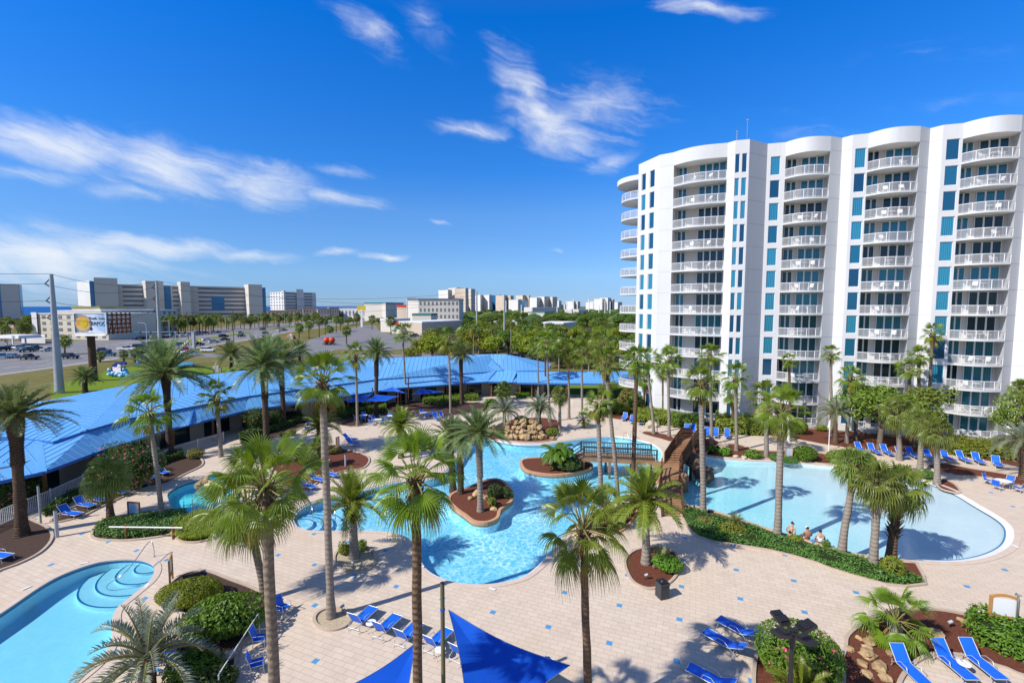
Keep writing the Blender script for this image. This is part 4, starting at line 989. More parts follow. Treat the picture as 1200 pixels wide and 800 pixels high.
def trunk_mesh(h, dx, dy, r0, r1, mat, seed, bulge=0.0, boots=0.0, bootmat='brown_trunk'):
    rg = random.Random(seed); mb = MB(); k = max(8, int(h / 0.55)); pts = []; rs = []
    for i in range(k + 1):
        t = i / k; s = t * t * (3 - 2 * t) * 0.6 + t * 0.4
        pts.append((dx * s + rg.uniform(-.012, .012), dy * s + rg.uniform(-.012, .012), h * t - (0.15 if i == 0 else 0)))
        r = r0 + (r1 - r0) * min(1, t * 1.15); r *= 1 + 0.55 * math.exp(-t * h / 0.45) * 0.8
        if bulge: r *= 1 + bulge * math.exp(-((1 - t) * h / 0.9 - 0.75) ** 2 * 1.3)
        rs.append(r * rg.uniform(0.95, 1.05))
    mb.tube(pts, rs, 12, 0)
    if bulge:                                # old leaf bases, spiralling scales
        n = int(90 + h * 30)
        for i in range(n):
            t = 1 - (i / n) * min(1, 3.6 / h); x = t * k; j = min(int(x), k - 1); c = Vector(pts[j]).lerp(Vector(pts[j + 1]), x - j); r = rs[j] + (rs[j + 1] - rs[j]) * (x - j)
            a = i * 2.39996; o = Vector((math.cos(a), math.sin(a), 0)); s = Vector((-math.sin(a), math.cos(a), 0)) * 0.075
            b = c + o * (r * 0.93); tip = c + o * (r + 0.09) + Vector((0, 0, 0.10))
            mb.add((b - s, b + s, b + Vector((0, 0, 0.16)), tip), ((0, 1, 3), (1, 2, 3), (2, 0, 3)), 0)
    me = mb.mesh('trunk', [M[mat]]); bm_ = None
    if boots:
        mb = MB(); n = int(boots * 42)
        for i in range(n):
            z = h - boots * (i / n) + 0.05; t = min(1, max(0, z / h)); s_ = t * t * (3 - 2 * t) * 0.6 + t * 0.4; c = Vector((dx * s_, dy * s_, z)); a = i * 2.39996 + rg.uniform(-.3, .3)
            o = Vector((math.cos(a), math.sin(a), 0)); s = Vector((-math.sin(a), math.cos(a), 0)); gq = 1.5 if bootmat == 'green_boot' else 1.0; l = rg.uniform(0.22, 0.42) * (r1 / 0.16) * gq; w = 0.06 * (r1 / 0.16) * gq; u = rg.uniform(0.5, 1.1)
            b = c + o * r1 * 0.9; e = b + o * l * 0.55 + Vector((0, 0, l * u))
            mb.add((b - s * w, b + s * w, e + s * w * 0.5, e - s * w * 0.5, b + o * 0.05 - Vector((0, 0, 0.04)), e + o * 0.03), ((0, 1, 2, 3), (0, 4, 5, 3), (4, 1, 2, 5)), 0)
        bm_ = mb.mesh('leaf_bases', [M[bootmat]])
    return me, bm_
NP_ = [0]
def palm(name, crown, base, hub, reach, label, cat='palm', r=0.17, mat='fan_trunk', bulge=0.0, boots=0.6, bootmat='brown_trunk', group=None, rz=None, ty=0.0):
    """base: photo point of the foot; hub: of the heart of the crown; reach: crown radius in photo pixels"""
    b = base if isinstance(base, Vector) else U(*base); h = UY(hub[0], hub[1], b.y + ty); H = max(0.35, h.z)
    NP_[0] += 1; rg = random.Random(NP_[0] * 13 + 5)
    o = empty(name, (b.x, b.y, 0.0), 0, label, cat, group)
    tm, bm_ = trunk_mesh(H, h.x - b.x, ty, r * 1.15, r, mat, NP_[0], bulge, boots, bootmat)
    put('trunk', tm, o)
    if bm_: put('leaf_bases', bm_, o)
    ax = math.hypot(h.y, 0) * cP + (CAMZ - h.z) * sP; sc = reach * ax / FPX / (2.35 if crown[0] == 'W' else 2.15)
    cm, dm = CROWNS[crown]; a = rg.uniform(0, 6.28) if rz is None else rz
    sv = (sc * rg.uniform(.92, 1.1), sc * rg.uniform(.92, 1.1), sc * rg.uniform(.9, 1.12)); tl = (R(rg.uniform(-8, 8)), R(rg.uniform(-8, 8)), a)
    put('crown', cm, o, (h.x - b.x, ty, H), None, sv).rotation_euler = tl
    if dm: put('dead_fronds', dm, o, (h.x - b.x, ty, H), None, sv).rotation_euler = tl
    return o
W_, S_, D_, P_ = 'fan_palm', 'sabal_palm', 'date_palm', 'silver_palm'
# ---- close ones
palm(W_, 'WA', Vector((UY(489, 800, 13.0).x, 13.0, 0)), (487, 564), 86, 'large fan palm before the lagoon, its trunk beside the blue shade sail', r=0.135, mat='brown_trunk', boots=1.1)
palm(W_, 'WB', Vector((UY(690, 800, 16.9).x, 16.9, 0)), (684, 622), 80, 'fan palm with a shaggy brown neck rising from the deck before the round mulch bed', r=0.145, mat='brown_trunk', boots=0.9)
palm(W_, 'WC', Vector((UY(322, 800, 12.6).x, 12.6, 0)), (311, 573), 86, 'large fan palm at the lower left, left of the gravel ring with the tall trunk', r=0.14, mat='fan_trunk', boots=1.0)
palm(W_, 'WA', (311, 702), (291, 598), 76, 'shorter fan palm leaning left behind the large lower left fan palm', r=0.18, mat='fan_trunk', boots=0.5, rz=2.2)
palm(W_, 'WC', (388, 723), (378, 450), 52, 'tallest bare trunked fan palm, rooted in the gravel ring by the row of loungers', r=0.17, mat='grey_trunk', boots=1.0, rz=0.6)
palm(W_, 'W1', (716, 617), (712, 592), 34, 'low fan palm in the small bed at the lagoon corner, behind the shaggy fan palm', r=0.16, boots=0.3)
palm(W_, 'WB', (1050, 752), (1050, 728), 52, 'low stubby fan palm on the brown mulch between the stones', r=0.22, mat='grey_trunk', boots=0.2, rz=1.0)
palm('date_palm', 'Y0', (757, 660), (757, 588), 58, 'green date palm with mossy yellow leaf bases in the round mulch bed', r=0.23, mat='grey_trunk', boots=1.5, bootmat='green_boot', rz=0.4)
palm('date_palm', 'Y1', (415, 653), (413, 590), 48, 'short bright green date palm in the gravel ring at the lagoon edge', r=0.24, mat='grey_trunk', boots=1.3, bootmat='green_boot')
palm('silver_palm', 'P0', (172, 812), (174, 770), 88, 'drooping silver feather palm beside the pool at the lower left', r=0.25, mat='brown_trunk', boots=0.4, bootmat='brown_trunk')
# ---- left
palm(D_, 'D0', (26, 627), (17, 487), 58, 'tall date palm with a thick scaly trunk at the far left edge', r=0.30, mat='date_trunk', bulge=0.55, boots=0)
palm(S_, 'S0', (130, 606), (124, 562), 35, 'shaggy cabbage palm by the information board and the left row of loungers', r=0.19, mat='brown_trunk', boots=0.3)
palm(W_, 'W1', (190, 606), (176, 486), 44, 'fan palm with a hanging yellow skirt rising from the ground cover by the hot tub', r=0.15, mat='grey_trunk', boots=0.8, rz=0.3)
palm(D_, 'D1', (200, 536), (194, 438), 54, 'date palm with a swollen trunk before the blue roof, behind the skirted fan palm', r=0.28, mat='date_trunk', bulge=0.5, boots=0)
palm(W_, 'W3', (259, 535), (254, 466), 34, 'fan palm before the small porch gable of the blue roof', r=0.17, mat='grey_trunk', boots=0.9)
palm(D_, 'D2', (313, 537), (309, 428), 47, 'left one of the two tall date palms crossing the blue roof', r=0.27, mat='date_trunk', bulge=0.35, boots=0)
palm(D_, 'D0', (333, 498), (329, 426), 44, 'right one of the two tall date palms crossing the blue roof', r=0.27, mat='date_trunk', bulge=0.3, boots=0, rz=1.0)
palm('date_palm', 'D1', (100, 460), (99, 442), 19, 'small date palm on the lawn beside the brown billboard pole', r=0.3, mat='date_trunk', bulge=0.3, boots=0)
palm('date_palm', 'D2', (271, 434), (271, 416), 22, 'date palm behind the ridge of the blue roof near the white car', r=0.3, mat='date_trunk', bulge=0.2, boots=0)
palm('date_palm', 'D0', (351, 431), (351, 411), 18, 'date palm behind the blue roof ridge near the two red balls', r=0.3, mat='date_trunk', bulge=0.3, boots=0)
palm(W_, 'W3', (419, 499), (417, 418), 24, 'slim fan palm with a yellow skirt standing left of the blue shade sails', r=0.15, mat='grey_trunk', boots=0.8)
palm(D_, 'D1', (441, 484), (441, 413), 22, 'date palm beside the far blue shade sails', r=0.27, mat='date_trunk', bulge=0.3, boots=0)
palm(W_, 'W0', (476, 472), (472, 392), 22, 'slim fan palm standing between the two far blue shade sails', r=0.15, mat='grey_trunk', boots=0.7)
palm(W_, 'W3', (528, 484), (526, 400), 27, 'slim fan palm with a brown collar before the middle of the blue roof', r=0.15, mat='grey_trunk', boots=1.4)
palm(D_, 'D2', (541, 474), (540, 416), 20, 'small crowned date palm right of the brown collared fan palm', r=0.25, mat='date_trunk', bulge=0.3, boots=0)
palm('date_palm', 'Y1', (376, 528), (376, 500), 30, 'low feathery date palm in the bed behind the tall bare trunk', r=0.22, mat='date_trunk', boots=0.9, bootmat='green_boot', rz=2.0)
palm('date_palm', 'Y1', (470, 536), (469, 498), 30, 'bright date palm behind the crown of the large front fan palm', r=0.22, mat='date_trunk', boots=1.0, bootmat='green_boot', rz=1.3)
palm(S_, 'S2', (373, 547), (372, 526), 17, 'little cabbage palm on the brown mulch of the middle bed', r=0.16, mat='brown_trunk', boots=0.2)
palm(D_, 'D1', (531, 574), (527, 512), 36, 'left one of the dusty date palm pair in the lagoon island', r=0.22, mat='date_trunk', bulge=0.1, boots=0, rz=3.0)
palm(D_, 'D2', (540, 578), (539, 516), 36, 'right one of the dusty date palm pair in the lagoon island', r=0.22, mat='date_trunk', bulge=0.1, boots=0, rz=4.4)
palm(D_, 'D0', (563, 599), (561, 507), 42, 'single date palm on the point of the lagoon island', r=0.20, mat='grey_trunk', bulge=0.5, boots=0.9, bootmat='green_boot')
# ---- middle, far side of the lagoon
palm(S_, 'S0', (589, 474), (590, 458), 16, 'shaggy cabbage palm by the far corner of the pavilion', r=0.2, mat='brown_trunk', boots=0.3)
palm(S_, 'S1', (656, 505), (656, 464), 16, 'cabbage palm with a drooping crown on the far deck behind the rocks', r=0.17, mat='grey_trunk', boots=0.4)
palm(P_, 'P0', (632, 506), (632, 478), 26, 'silver feather palm on top of the rock waterfall', r=0.2, mat='brown_trunk', boots=0.9, bootmat='green_boot')
palm(P_, 'P1', (592, 501), (591, 482), 24, 'silver feather palm at the left end of the rock waterfall', r=0.2, mat='brown_trunk', boots=0.3)
palm(W_, 'W0', (631, 467), (630, 409), 22, 'leftmost fan palm of the cluster before the end of the blue roof', r=0.15, mat='grey_trunk', boots=0.7)
palm(W_, 'W3', (639, 463), (639, 402), 22, 'dark trunked fan palm in the cluster before the end of the blue roof', r=0.15, mat='brown_trunk', boots=0.7)
palm(W_, 'W2', (644, 494), (641, 404), 22, 'pale trunked fan palm on the far deck, third in the cluster by the roof end', r=0.15, mat='grey_trunk', boots=0.7)
palm(W_, 'W1', (667, 491), (666, 412), 25, 'fan palm before the walkway roof, left of the round shadow', r=0.15, mat='grey_trunk', boots=0.9)
palm(W_, 'W0', (682, 493), (682, 416), 25, 'fan palm before the walkway roof, right of the round shadow', r=0.15, mat='grey_trunk', boots=0.9)
palm(W_, 'W2', (724, 589), (711, 428), 30, 'tall leaning fan palm of the lagoon corner bed, right of the bridge start', r=0.15, mat='grey_trunk', boots=1.4)
palm(W_, 'W3', (705, 608), (701, 476), 30, 'fan palm with a red brown neck beside the wooden bridge', r=0.16, mat='grey_trunk', boots=1.2)
palm(W_, 'W1', (741, 592), (746, 424), 31, 'tall dark trunked fan palm crossing the wooden bridge rail', r=0.16, mat='brown_trunk', boots=1.0)
palm(W_, 'W0', (766, 508), (759, 424), 27, 'leaning fan palm rooted in the small mulch patch by the far loungers', r=0.16, mat='grey_trunk', boots=0.8)
palm(W_, 'W2', (755, 484), (755, 446), 17, 'small fan palm at the left corner of the tower', r=0.15, mat='brown_trunk', boots=0.6)
palm(W_, 'W1', (784, 511), (783, 424), 27, 'fan palm before the left bay of the tower', r=0.16, mat='grey_trunk', boots=0.9)
palm(W_, 'W3', (777, 488), (777, 434), 18, 'fan palm against the hedge at the left bay of the tower', r=0.16, mat='brown_trunk', boots=0.9)
palm(W_, 'W2', (834, 520), (832, 418), 24, 'tall slim fan palm right of the bridge steps before the tower', r=0.16, mat='grey_trunk', boots=0.6)
palm(W_, 'W1', (824, 602), (822, 452), 34, 'fan palm rising at the near corner of the wide pool', r=0.19, mat='grey_trunk', boots=1.5)
palm(W_, 'W0', (863, 528), (862, 444), 27, 'fan palm before the grey corner wall of the tower', r=0.16, mat='grey_trunk', boots=1.1)
palm(W_, 'W2', (861, 504), (857, 464), 18, 'short fan palm by the hedge under the tower corner', r=0.16, mat='brown_trunk', boots=0.7)
palm(W_, 'WB', (911, 629), (916, 484), 40, 'full fan palm with an orange brown neck at the near edge of the wide pool', r=0.20, mat='grey_trunk', boots=1.7, rz=2.5)
palm(W_, 'W3', (898, 536), (898, 468), 34, 'fan palm behind the white notice board at the wide pool', r=0.19, mat='grey_trunk', boots=0.6)
palm(W_, 'W0', (926, 506), (925, 424), 15, 'small crowned fan palm against the second bay of the tower', r=0.15, mat='brown_trunk', boots=0.6)
palm(W_, 'W2', (974, 511), (974, 416), 16, 'slim fan palm against the white wall between the tower bays', r=0.15, mat='grey_trunk', boots=0.8)
palm(W_, 'W1', (992, 519), (997, 444), 24, 'fan palm with a pale trunk before the third bay of the tower', r=0.17, mat='grey_trunk', boots=1.0)
palm(W_, 'W3', (1086, 515), (1093, 392), 19, 'tallest fan palm by the tower, against its window column', r=0.16, mat='fan_trunk', boots=1.0)
palm(W_, 'W0', (1066, 516), (1066, 434), 22, 'left one of the two fan palms before the third tower bay', r=0.17, mat='fan_trunk', boots=1.0)
palm(W_, 'W1', (1078, 517), (1077, 418), 19, 'right one of the two fan palms before the third tower bay', r=0.16, mat='fan_trunk', boots=0.6)
palm(P_, 'P1', (979, 519), (979, 484), 26, 'silver feather palm on the mulch under the third tower bay', r=0.22, mat='brown_trunk', boots=0.3)
palm(S_, 'S0', (1054, 539), (1053, 486), 28, 'left cabbage palm of the three behind the right row of loungers', r=0.2, mat='grey_trunk', boots=0.6)
palm(S_, 'S1', (1078, 553), (1080, 497), 26, 'middle cabbage palm of the three behind the right row of loungers', r=0.2, mat='grey_trunk', boots=0.9)
palm(S_, 'S2', (1098, 567), (1098, 508), 28, 'right cabbage palm of the three, at the far rim of the wide pool', r=0.2, mat='grey_trunk', boots=0.5)
palm(S_, 'S1', (986, 649), (1001, 548), 36, 'leaning cabbage palm at the near edge of the wide pool', r=0.19, mat='grey_trunk', boots=0.5)
palm(S_, 'S0', (1023, 664), (1029, 570), 40, 'cabbage palm with a pale trunk, left one of the pair at the near pool edge', r=0.20, mat='grey_trunk', boots=0.9)
palm(S_, 'S2', (1044, 654), (1053, 574), 44, 'cabbage palm with a dark spiky trunk, right one of the pair by the pool', r=0.22, mat='brown_trunk', boots=3.2, rz=1.5)
palm(P_, 'P0', (1199, 562), (1197, 517), 36, 'silver feather palm at the right edge by the round patio table', r=0.24, mat='brown_trunk', boots=0.4)
palm(S_, 'S1', (1196, 540), (1196, 458), 22, 'cabbage palm at the right edge against the tower wall', r=0.2, mat='grey_trunk', boots=0.5)
palm('cycad', 'C0', (774, 662), (775, 652), 26, 'small dark cycad at the foot of the green date palm', 'cycad', r=0.14, mat='brown_trunk', boots=0.0)
palm('cycad', 'C0', (858, 622), (862, 611), 20, 'low cycad in the ground cover of the pool bank', 'cycad', r=0.12, mat='brown_trunk', boots=0.0)
palm('cycad', 'Y0', (938, 838), (936, 812), 46, 'yellow green feathery clump in front of the flowering oleander', 'palm', r=0.14, mat='brown_trunk', boots=0.2)
palm('fan_palm', 'W0', (684, 501), (684, 492), 14, 'low fan leaved clump on the far deck near the pool rail', r=0.14, boots=0.1)
# ---- beyond the roof
for (bx, by, hx, hy, rr, lb) in ((555, 420, 555, 384, 12, 'slim fan palm beyond the roof, left one of three near the tall grey pole'), (561, 419, 561, 387, 10, 'slim fan palm beyond the roof, middle one of three near the tall grey pole'), (578, 419, 577, 384, 11, 'slim fan palm beyond the roof, right one of three near the tall grey pole'), (599, 421, 599, 375, 12, 'slim fan palm beyond the hip end of the blue roof'), (517, 416, 516, 397, 18, 'bushy fan palm behind the ridge of the blue roof'), (707, 470, 707, 404, 24, 'fan palm beyond the walkway roof, left of the tower'), (690, 440, 690, 404, 22, 'fan palm behind the walkway roof by the lawn'), (655, 440, 655, 402, 18, 'fan palm behind the hip end of the roof')):
    palm(W_, 'W%d' % (int(bx) % 4), (bx, by), (hx, hy), rr, lb, r=0.16, mat='grey_trunk', boots=0.4)
# ================================================================== shrubs, hedges, ground cover, trees
leafmat('hedge_leaf', (0.13, 0.215, 0.020), (0.20, 0.265, 0.034), 0.25, 0.5, 1.0, 0.03)
leafmat('lime_leaf', (0.20, 0.26, 0.022), (0.27, 0.30, 0.035), 0.28, 0.5, 1.0, 0.02)
leafmat('dark_leaf', (0.045, 0.095, 0.016), (0.075, 0.125, 0.022), 0.2, 0.5, 1.0, 0.03)
leafmat('cover_leaf', (0.080, 0.200, 0.030), (0.13, 0.245, 0.045), 0.22, 0.5, 1.6, 0.02)
leafmat('glossy_leaf', (0.095, 0.215, 0.014), (0.155, 0.270, 0.024), 0.3, 0.48, 1.2, 0.02, 0.4)
leafmat('olive_leaf', (0.20, 0.20, 0.045), (0.26, 0.24, 0.06), 0.25, 0.5, 1.5, 0.02)
leafmat('wood_leaf', (0.090, 0.155, 0.016), (0.140, 0.200, 0.024), 0.25, 0.5, 0.5, 0.04)
leafmat('wood_leaf_yellow', (0.195, 0.245, 0.012), (0.265, 0.28, 0.018), 0.28, 0.5, 0.5, 0.04)
leafmat('banana_leaf', (0.085, 0.20, 0.014), (0.14, 0.25, 0.02), 0.42, 0.4, 1.0, 0.01)
simple('pink_flower', (0.62, 0.06, 0.16), (0.52, 0.10, 0.12), 3.0, 0.6, 0.2)
simple('red_flower', (0.60, 0.07, 0.03), (0.5, 0.12, 0.03), 3.0, 0.6, 0.2)
simple('bark', (0.20, 0.16, 0.125), (0.11, 0.085, 0.065), 4.0, 0.9, 0.1, bump=0.6, bscale=9)
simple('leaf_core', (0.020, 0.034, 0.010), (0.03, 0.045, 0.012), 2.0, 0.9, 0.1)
def leaf(mb, p, n, sz, rg, mi=0, asp=0.45):
    a = Vector((rg.uniform(-1, 1), rg.uniform(-1, 1), rg.uniform(-1, 1))); t = a.cross(n)
    if t.length < 0.05: t = Vector((1, 0, 0))
    t.normalize(); b = n.cross(t).normalized(); w = sz * asp
    mb.add((p - t * sz * 0.5, p + b * w * 0.5 + n * sz * 0.08, p + t * sz * 0.5 - n * sz * 0.06, p - b * w * 0.5 + n * sz * 0.08), ((0, 1, 2, 3),), mi)
def cloud_leaves(mb, c, r, n, sz, rg, mi=0, low=-0.5, lumps=6, asp=0.5, depth=0.45, flower=None, nf=0):
    L = [(Vector((rg.gauss(0, 1), rg.gauss(0, 1), rg.gauss(0, 0.8))).normalized(), rg.uniform(0.05, 0.28)) for _ in range(lumps)]
    for i in range(n + nf):
        while True:
            d = Vector((rg.gauss(0, 1), rg.gauss(0, 1), rg.gauss(0, 1))).normalized()
            if d.z > low: break
        k = 0.88 + sum(h * max(0, d.dot(l)) ** 6 for l, h in L) - sum(0.4 * h * max(0, d.dot(Vector((-l.y, l.x, l.z)))) ** 8 for l, h in L)
        k *= 1 - depth * rg.random() ** 2.2
        p = Vector((c[0] + d.x * r[0] * k, c[1] + d.y * r[1] * k, c[2] + d.z * r[2] * k))
        if i >= n:
            p = Vector(c) + (p - Vector(c)) * 1.04
            for q in range(3): leaf(mb, p + Vector((rg.uniform(-.06, .06), rg.uniform(-.06, .06), rg.uniform(-.04, .04))), (d + Vector((rg.uniform(-.5, .5), rg.uniform(-.5, .5), .4))).normalized(), 0.13, rg, flower, 0.9)
            continue
        nn = (d + Vector((rg.gauss(0, .55), rg.gauss(0, .55), rg.gauss(0, .55) + 0.35))).normalized()
        leaf(mb, p, nn, sz * rg.uniform(0.7, 1.3), rg, mi, asp)
SH = [0]
def px_m(x, y, z=0.0):          # metres covered by a photo pixel at that ground point
    p = U(x, y, z); return (p.y * cP + (CAMZ - z) * sP) / FPX
def bush(name, px, rx, h, label, mat='hedge_leaf', n=None, sz=0.14, flower=None, nf=0, group=None, asp=0.5, cat='shrub', ry=None, stems=True):
    """px: photo point of the foot; rx: half width in photo pixels; h: height in metres"""
    SH[0] += 1; rg = random.Random(SH[0] * 31); b = U(*px); r = rx * px_m(*px); ry = r * 0.85 if ry is None else ry
    o = empty(name, (b.x, b.y, 0), 0, label, cat, group)
    n = int(min(5200, max(260, 9.0 * (r * ry + r * h) / (sz * sz * asp)))) if n is None else n
    mb = MB(); cloud_leaves(mb, (0, 0, h * 0.5), (r, ry, h * 0.5), n, sz, rg, 0, -0.85, 9, asp, 0.4, 1, nf)
    mats = [M[mat]] + ([M[flower]] if flower else [])
    put('foliage', mb.mesh('foliage', mats), o)
    m = MB(); 
    for i in range(5):
        a = i * 1.256 + rg.random(); m.tube([(0.06 * math.cos(a), 0.06 * math.sin(a), -0.05), (r * .3 * math.cos(a), ry * .3 * math.sin(a), h * 0.4), (r * .5 * math.cos(a), ry * .5 * math.sin(a), h * 0.7)], [0.03, 0.022, 0.01], 5)
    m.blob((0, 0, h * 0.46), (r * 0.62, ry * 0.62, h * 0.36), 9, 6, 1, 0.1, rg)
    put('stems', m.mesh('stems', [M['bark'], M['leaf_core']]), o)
    return o
def hedge(name, px, h, label, mat='hedge_leaf', sz=0.13, dens=1.0, kind=None, group=None, asp=0.5, cat='hedge', world=False, grassy=False, rough=0.12):
    SH[0] += 1; rg = random.Random(SH[0] * 17)
    P = [Vector((p[0], p[1])) for p in (px if world else UU(px))]
    x0, x1, y0, y1 = min(p.x for p in P), max(p.x for p in P), min(p.y for p in P), max(p.y for p in P)
    n = len(P); area = abs(sum(P[i].x * P[(i + 1) % n].y - P[(i + 1) % n].x * P[i].y for i in range(n))) / 2
    per = sum((P[i] - P[i - 1]).length for i in range(n)); c = sum(P, Vector((0, 0))) / n
    N = int(min(9000, dens * (area * 2.2 + per * h * 1.6) / (sz * sz * asp)))
    mb = MB()
    def hz(p): return h * (1 + rough * (math.sin(p.x * 2.3 + p.y) + math.sin(p.y * 3.1 - p.x * 1.3)) * 0.6 + rg.uniform(-rough, rough) * 0.6)
    k = 0; fs = area * 2.2 / (area * 2.2 + per * h * 1.6)
    while k < N:
        if rg.random() < fs:
            p = Vector((rg.uniform(x0, x1), rg.uniform(y0, y1)))
            if not inside(p, P): continue
            z = hz(p) * (1 - 0.3 * rg.random() ** 2); nn = Vector((rg.gauss(0, .5), rg.gauss(0, .5), 1)).normalized()
        else:
            i = rg.randrange(n); a, b = P[i - 1], P[i]; d = b - a
            if rg.random() > d.length / (per / n) * 0.6: continue
            p = a.lerp(b, rg.random()) + Vector((rg.uniform(-.1, .1), rg.uniform(-.1, .1))); z = hz(p) * rg.random() ** 0.7
            e = Vector((d.y, -d.x)).normalized(); e = e if e.dot(p - c) > 0 else -e
            nn = Vector((e.x + rg.gauss(0, .5), e.y + rg.gauss(0, .5), rg.gauss(0.3, .5))).normalized()
        k += 1
        if grassy:
            a = rg.uniform(0, 6.28); o = Vector((math.cos(a), math.sin(a), 0)); s = Vector((-o.y, o.x, 0)) * 0.018; q = Vector((p.x, p.y, 0)); l = h * rg.uniform(0.8, 1.5)
            mb.add((q - s, q + s, q + o * l * 0.35 + Vector((0, 0, l * 0.75)) + s, q + o * l * 0.35 + Vector((0, 0, l * 0.75)) - s, q + o * l * 0.85 + Vector((0, 0, l * 0.62))), ((0, 1, 2, 3), (3, 2, 4)), 0)
        else: leaf(mb, Vector((p.x, p.y, z)), nn, sz * rg.uniform(0.7, 1.35), rg, 0, asp)
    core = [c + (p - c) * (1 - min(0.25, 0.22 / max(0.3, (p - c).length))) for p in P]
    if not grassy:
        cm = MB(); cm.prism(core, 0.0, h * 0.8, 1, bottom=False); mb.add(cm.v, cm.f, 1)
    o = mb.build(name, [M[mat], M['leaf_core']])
    return tag(o, label, None if kind else cat, None if kind else group, kind)
# ---- ground cover and hedges round the pools
hedge('ground_cover', [(112, 629), (114, 619), (126, 613), (160, 607), (200, 602), (217, 603), (213, 617), (200, 625), (170, 630), (140, 632)], 0.5, 'trimmed green ground cover bed beside the hot tub', 'cover_leaf', 0.15, 0.9, 'stuff')
hedge('border_grass', [(209, 627), (214, 615), (236, 604), (262, 607), (270, 617), (257, 626), (235, 633), (216, 633)], 0.55, 'arching lily grass clump at the tip of the ground cover', 'lime_leaf', 0.1, 0.7, 'stuff', grassy=True)
hedge('bank_cover', [(801, 600), (808, 598), (830, 606), (850, 612), (880, 620), (919, 634), (960, 646), (1000, 657), (1020, 662), (1045, 668), (1062, 676), (1081, 683), (1060, 685.5), (1037, 683.5), (1012, 677), (975, 666), (957, 658.5), (930, 650), (900, 643), (868, 638), (835, 633), (818, 627), (807, 616)], 0.42, 'creeping green juniper covering the near bank of the wide pool', 'cover_leaf', 0.17, 0.8, 'stuff', asp=0.35, rough=0.25)
hedge('hedge', [(1131, 738), (1140, 730), (1165, 733), (1200, 745), (1240, 757), (1240, 796), (1200, 779), (1170, 766), (1150, 758)], 0.95, 'bright green hedge below the wooden notice frame at the right', 'glossy_leaf', 0.17)
hedge('hedge', [(722, 486), (722, 478), (741, 477), (742, 486)], 0.9, 'small light hedge left of the far loungers', 'lime_leaf', 0.22)
hedge('hedge', [(748, 498), (748, 486), (783, 487), (784, 499)], 1.25, 'yellow green hedge behind the three far loungers at the tower corner', 'lime_leaf', 0.22)
hedge('hedge', [(787, 501), (787, 491), (824, 493), (824, 502)], 1.2, 'dark green hedge before the ground floor patio of the left tower bay', 'hedge_leaf', 0.22)
hedge('hedge', [(839, 508), (839, 494), (868, 495), (897, 500), (899, 511), (870, 510)], 1.6, 'yellow green hedge behind the loungers right of the bridge steps', 'lime_leaf', 0.22)
hedge('hedge', [(842, 495), (842, 489), (884, 490), (884, 496)], 1.9, 'taller back hedge against the grey corner wall of the tower', 'lime_leaf', 0.22)
hedge('hedge', [(1106, 533), (1108, 521), (1150, 524), (1192, 530), (1195, 541), (1150, 537)], 1.15, 'long yellow green hedge under the right tower bay', 'lime_leaf', 0.2)
hedge('hedge', [(430, 484), (430, 479), (452, 477), (452, 483)], 0.8, 'low hedge behind the blue tables left of the brown trunked date palm', 'hedge_leaf', 0.2)
hedge('hedge', [(496, 474), (496, 467), (520, 466), (541, 466), (541, 473), (520, 475)], 0.9, 'long hedge before the middle of the pavilion', 'hedge_leaf', 0.2)
hedge('hedge', [(545, 470), (545, 465), (560, 464), (560, 470)], 0.9, 'short hedge right of the small crowned date palm', 'hedge_leaf', 0.2)
hedge('hedge', [(390, 489), (398, 482), (428, 478), (429, 484), (405, 490)], 0.8, 'dark hedge under the left shade sails', 'dark_leaf', 0.2)
hedge('hedge', [(281, 513), (300, 505), (330, 495), (354, 489), (354, 494), (330, 503), (300, 513), (283, 520)], 0.8, 'dark hedge along the pavilion below the pair of date palms', 'dark_leaf', 0.2)
hedge('hedge', [(146, 557), (166, 545), (190, 536), (212, 531), (215, 537), (192, 543), (170, 553)], 0.75, 'dark low hedge behind the upper left loungers', 'dark_leaf', 0.17)
hedge('hedge', [(50, 606), (66, 594), (86, 581), (98, 577), (84, 588), (66, 602)], 0.7, 'dark low hedge behind the lower left loungers', 'dark_leaf', 0.17)
hedge('hedge', [(605, 467), (605, 462), (622, 461), (622, 466)], 0.8, 'small bright hedge before the far end of the pavilion', 'glossy_leaf', 0.22)
# ---- single shrubs
bush('shrub', (262, 742), 46, 1.9, 'big rounded glossy shrub between the lower left pool and the tall palms', 'glossy_leaf', sz=0.20)
bush('shrub', (222, 706), 35, 1.2, 'feathery yellow green shrub at the point of the lower left bed', 'lime_leaf', sz=0.2, asp=0.25)
bush('shrub', (226, 790), 30, 1.0, 'low rounded shrub above the bottom edge, right of the silver palm', 'glossy_leaf', sz=0.17)
bush('shrub', (255, 806), 22, 0.9, 'dark shrub at the bottom edge beside the shaded patio chairs', 'dark_leaf', sz=0.15)
bush('oleander', (934, 792), 58, 2.3, 'large oleander with pink flowers behind the four headed lamp', 'glossy_leaf', n=3600, sz=0.20, flower='pink_flower', nf=46, asp=0.3)
bush('shrub', (782, 668), 19, 0.95, 'bright green shrub under the cycad in the round mulch bed', 'glossy_leaf', sz=0.16)
bush('shrub', (404, 650), 8, 0.85, 'small yellow green shrub left of the short date palm trunk', 'lime_leaf', sz=0.1)
bush('shrub', (424, 645), 6, 0.8, 'small green shrub right of the short date palm trunk', 'hedge_leaf', sz=0.1)
bush('oleander', (160, 574), 33, 4.3, 'tall oleander with red flowers covering the pavilion eave', 'dark_leaf', n=3200, sz=0.2, flower='pink_flower', nf=120, asp=0.32)
bush('oleander', (138, 558), 24, 3.6, 'oleander with red flowers left of the tallest oleander', 'dark_leaf', n=1600, sz=0.2, flower='red_flower', nf=60, asp=0.32)
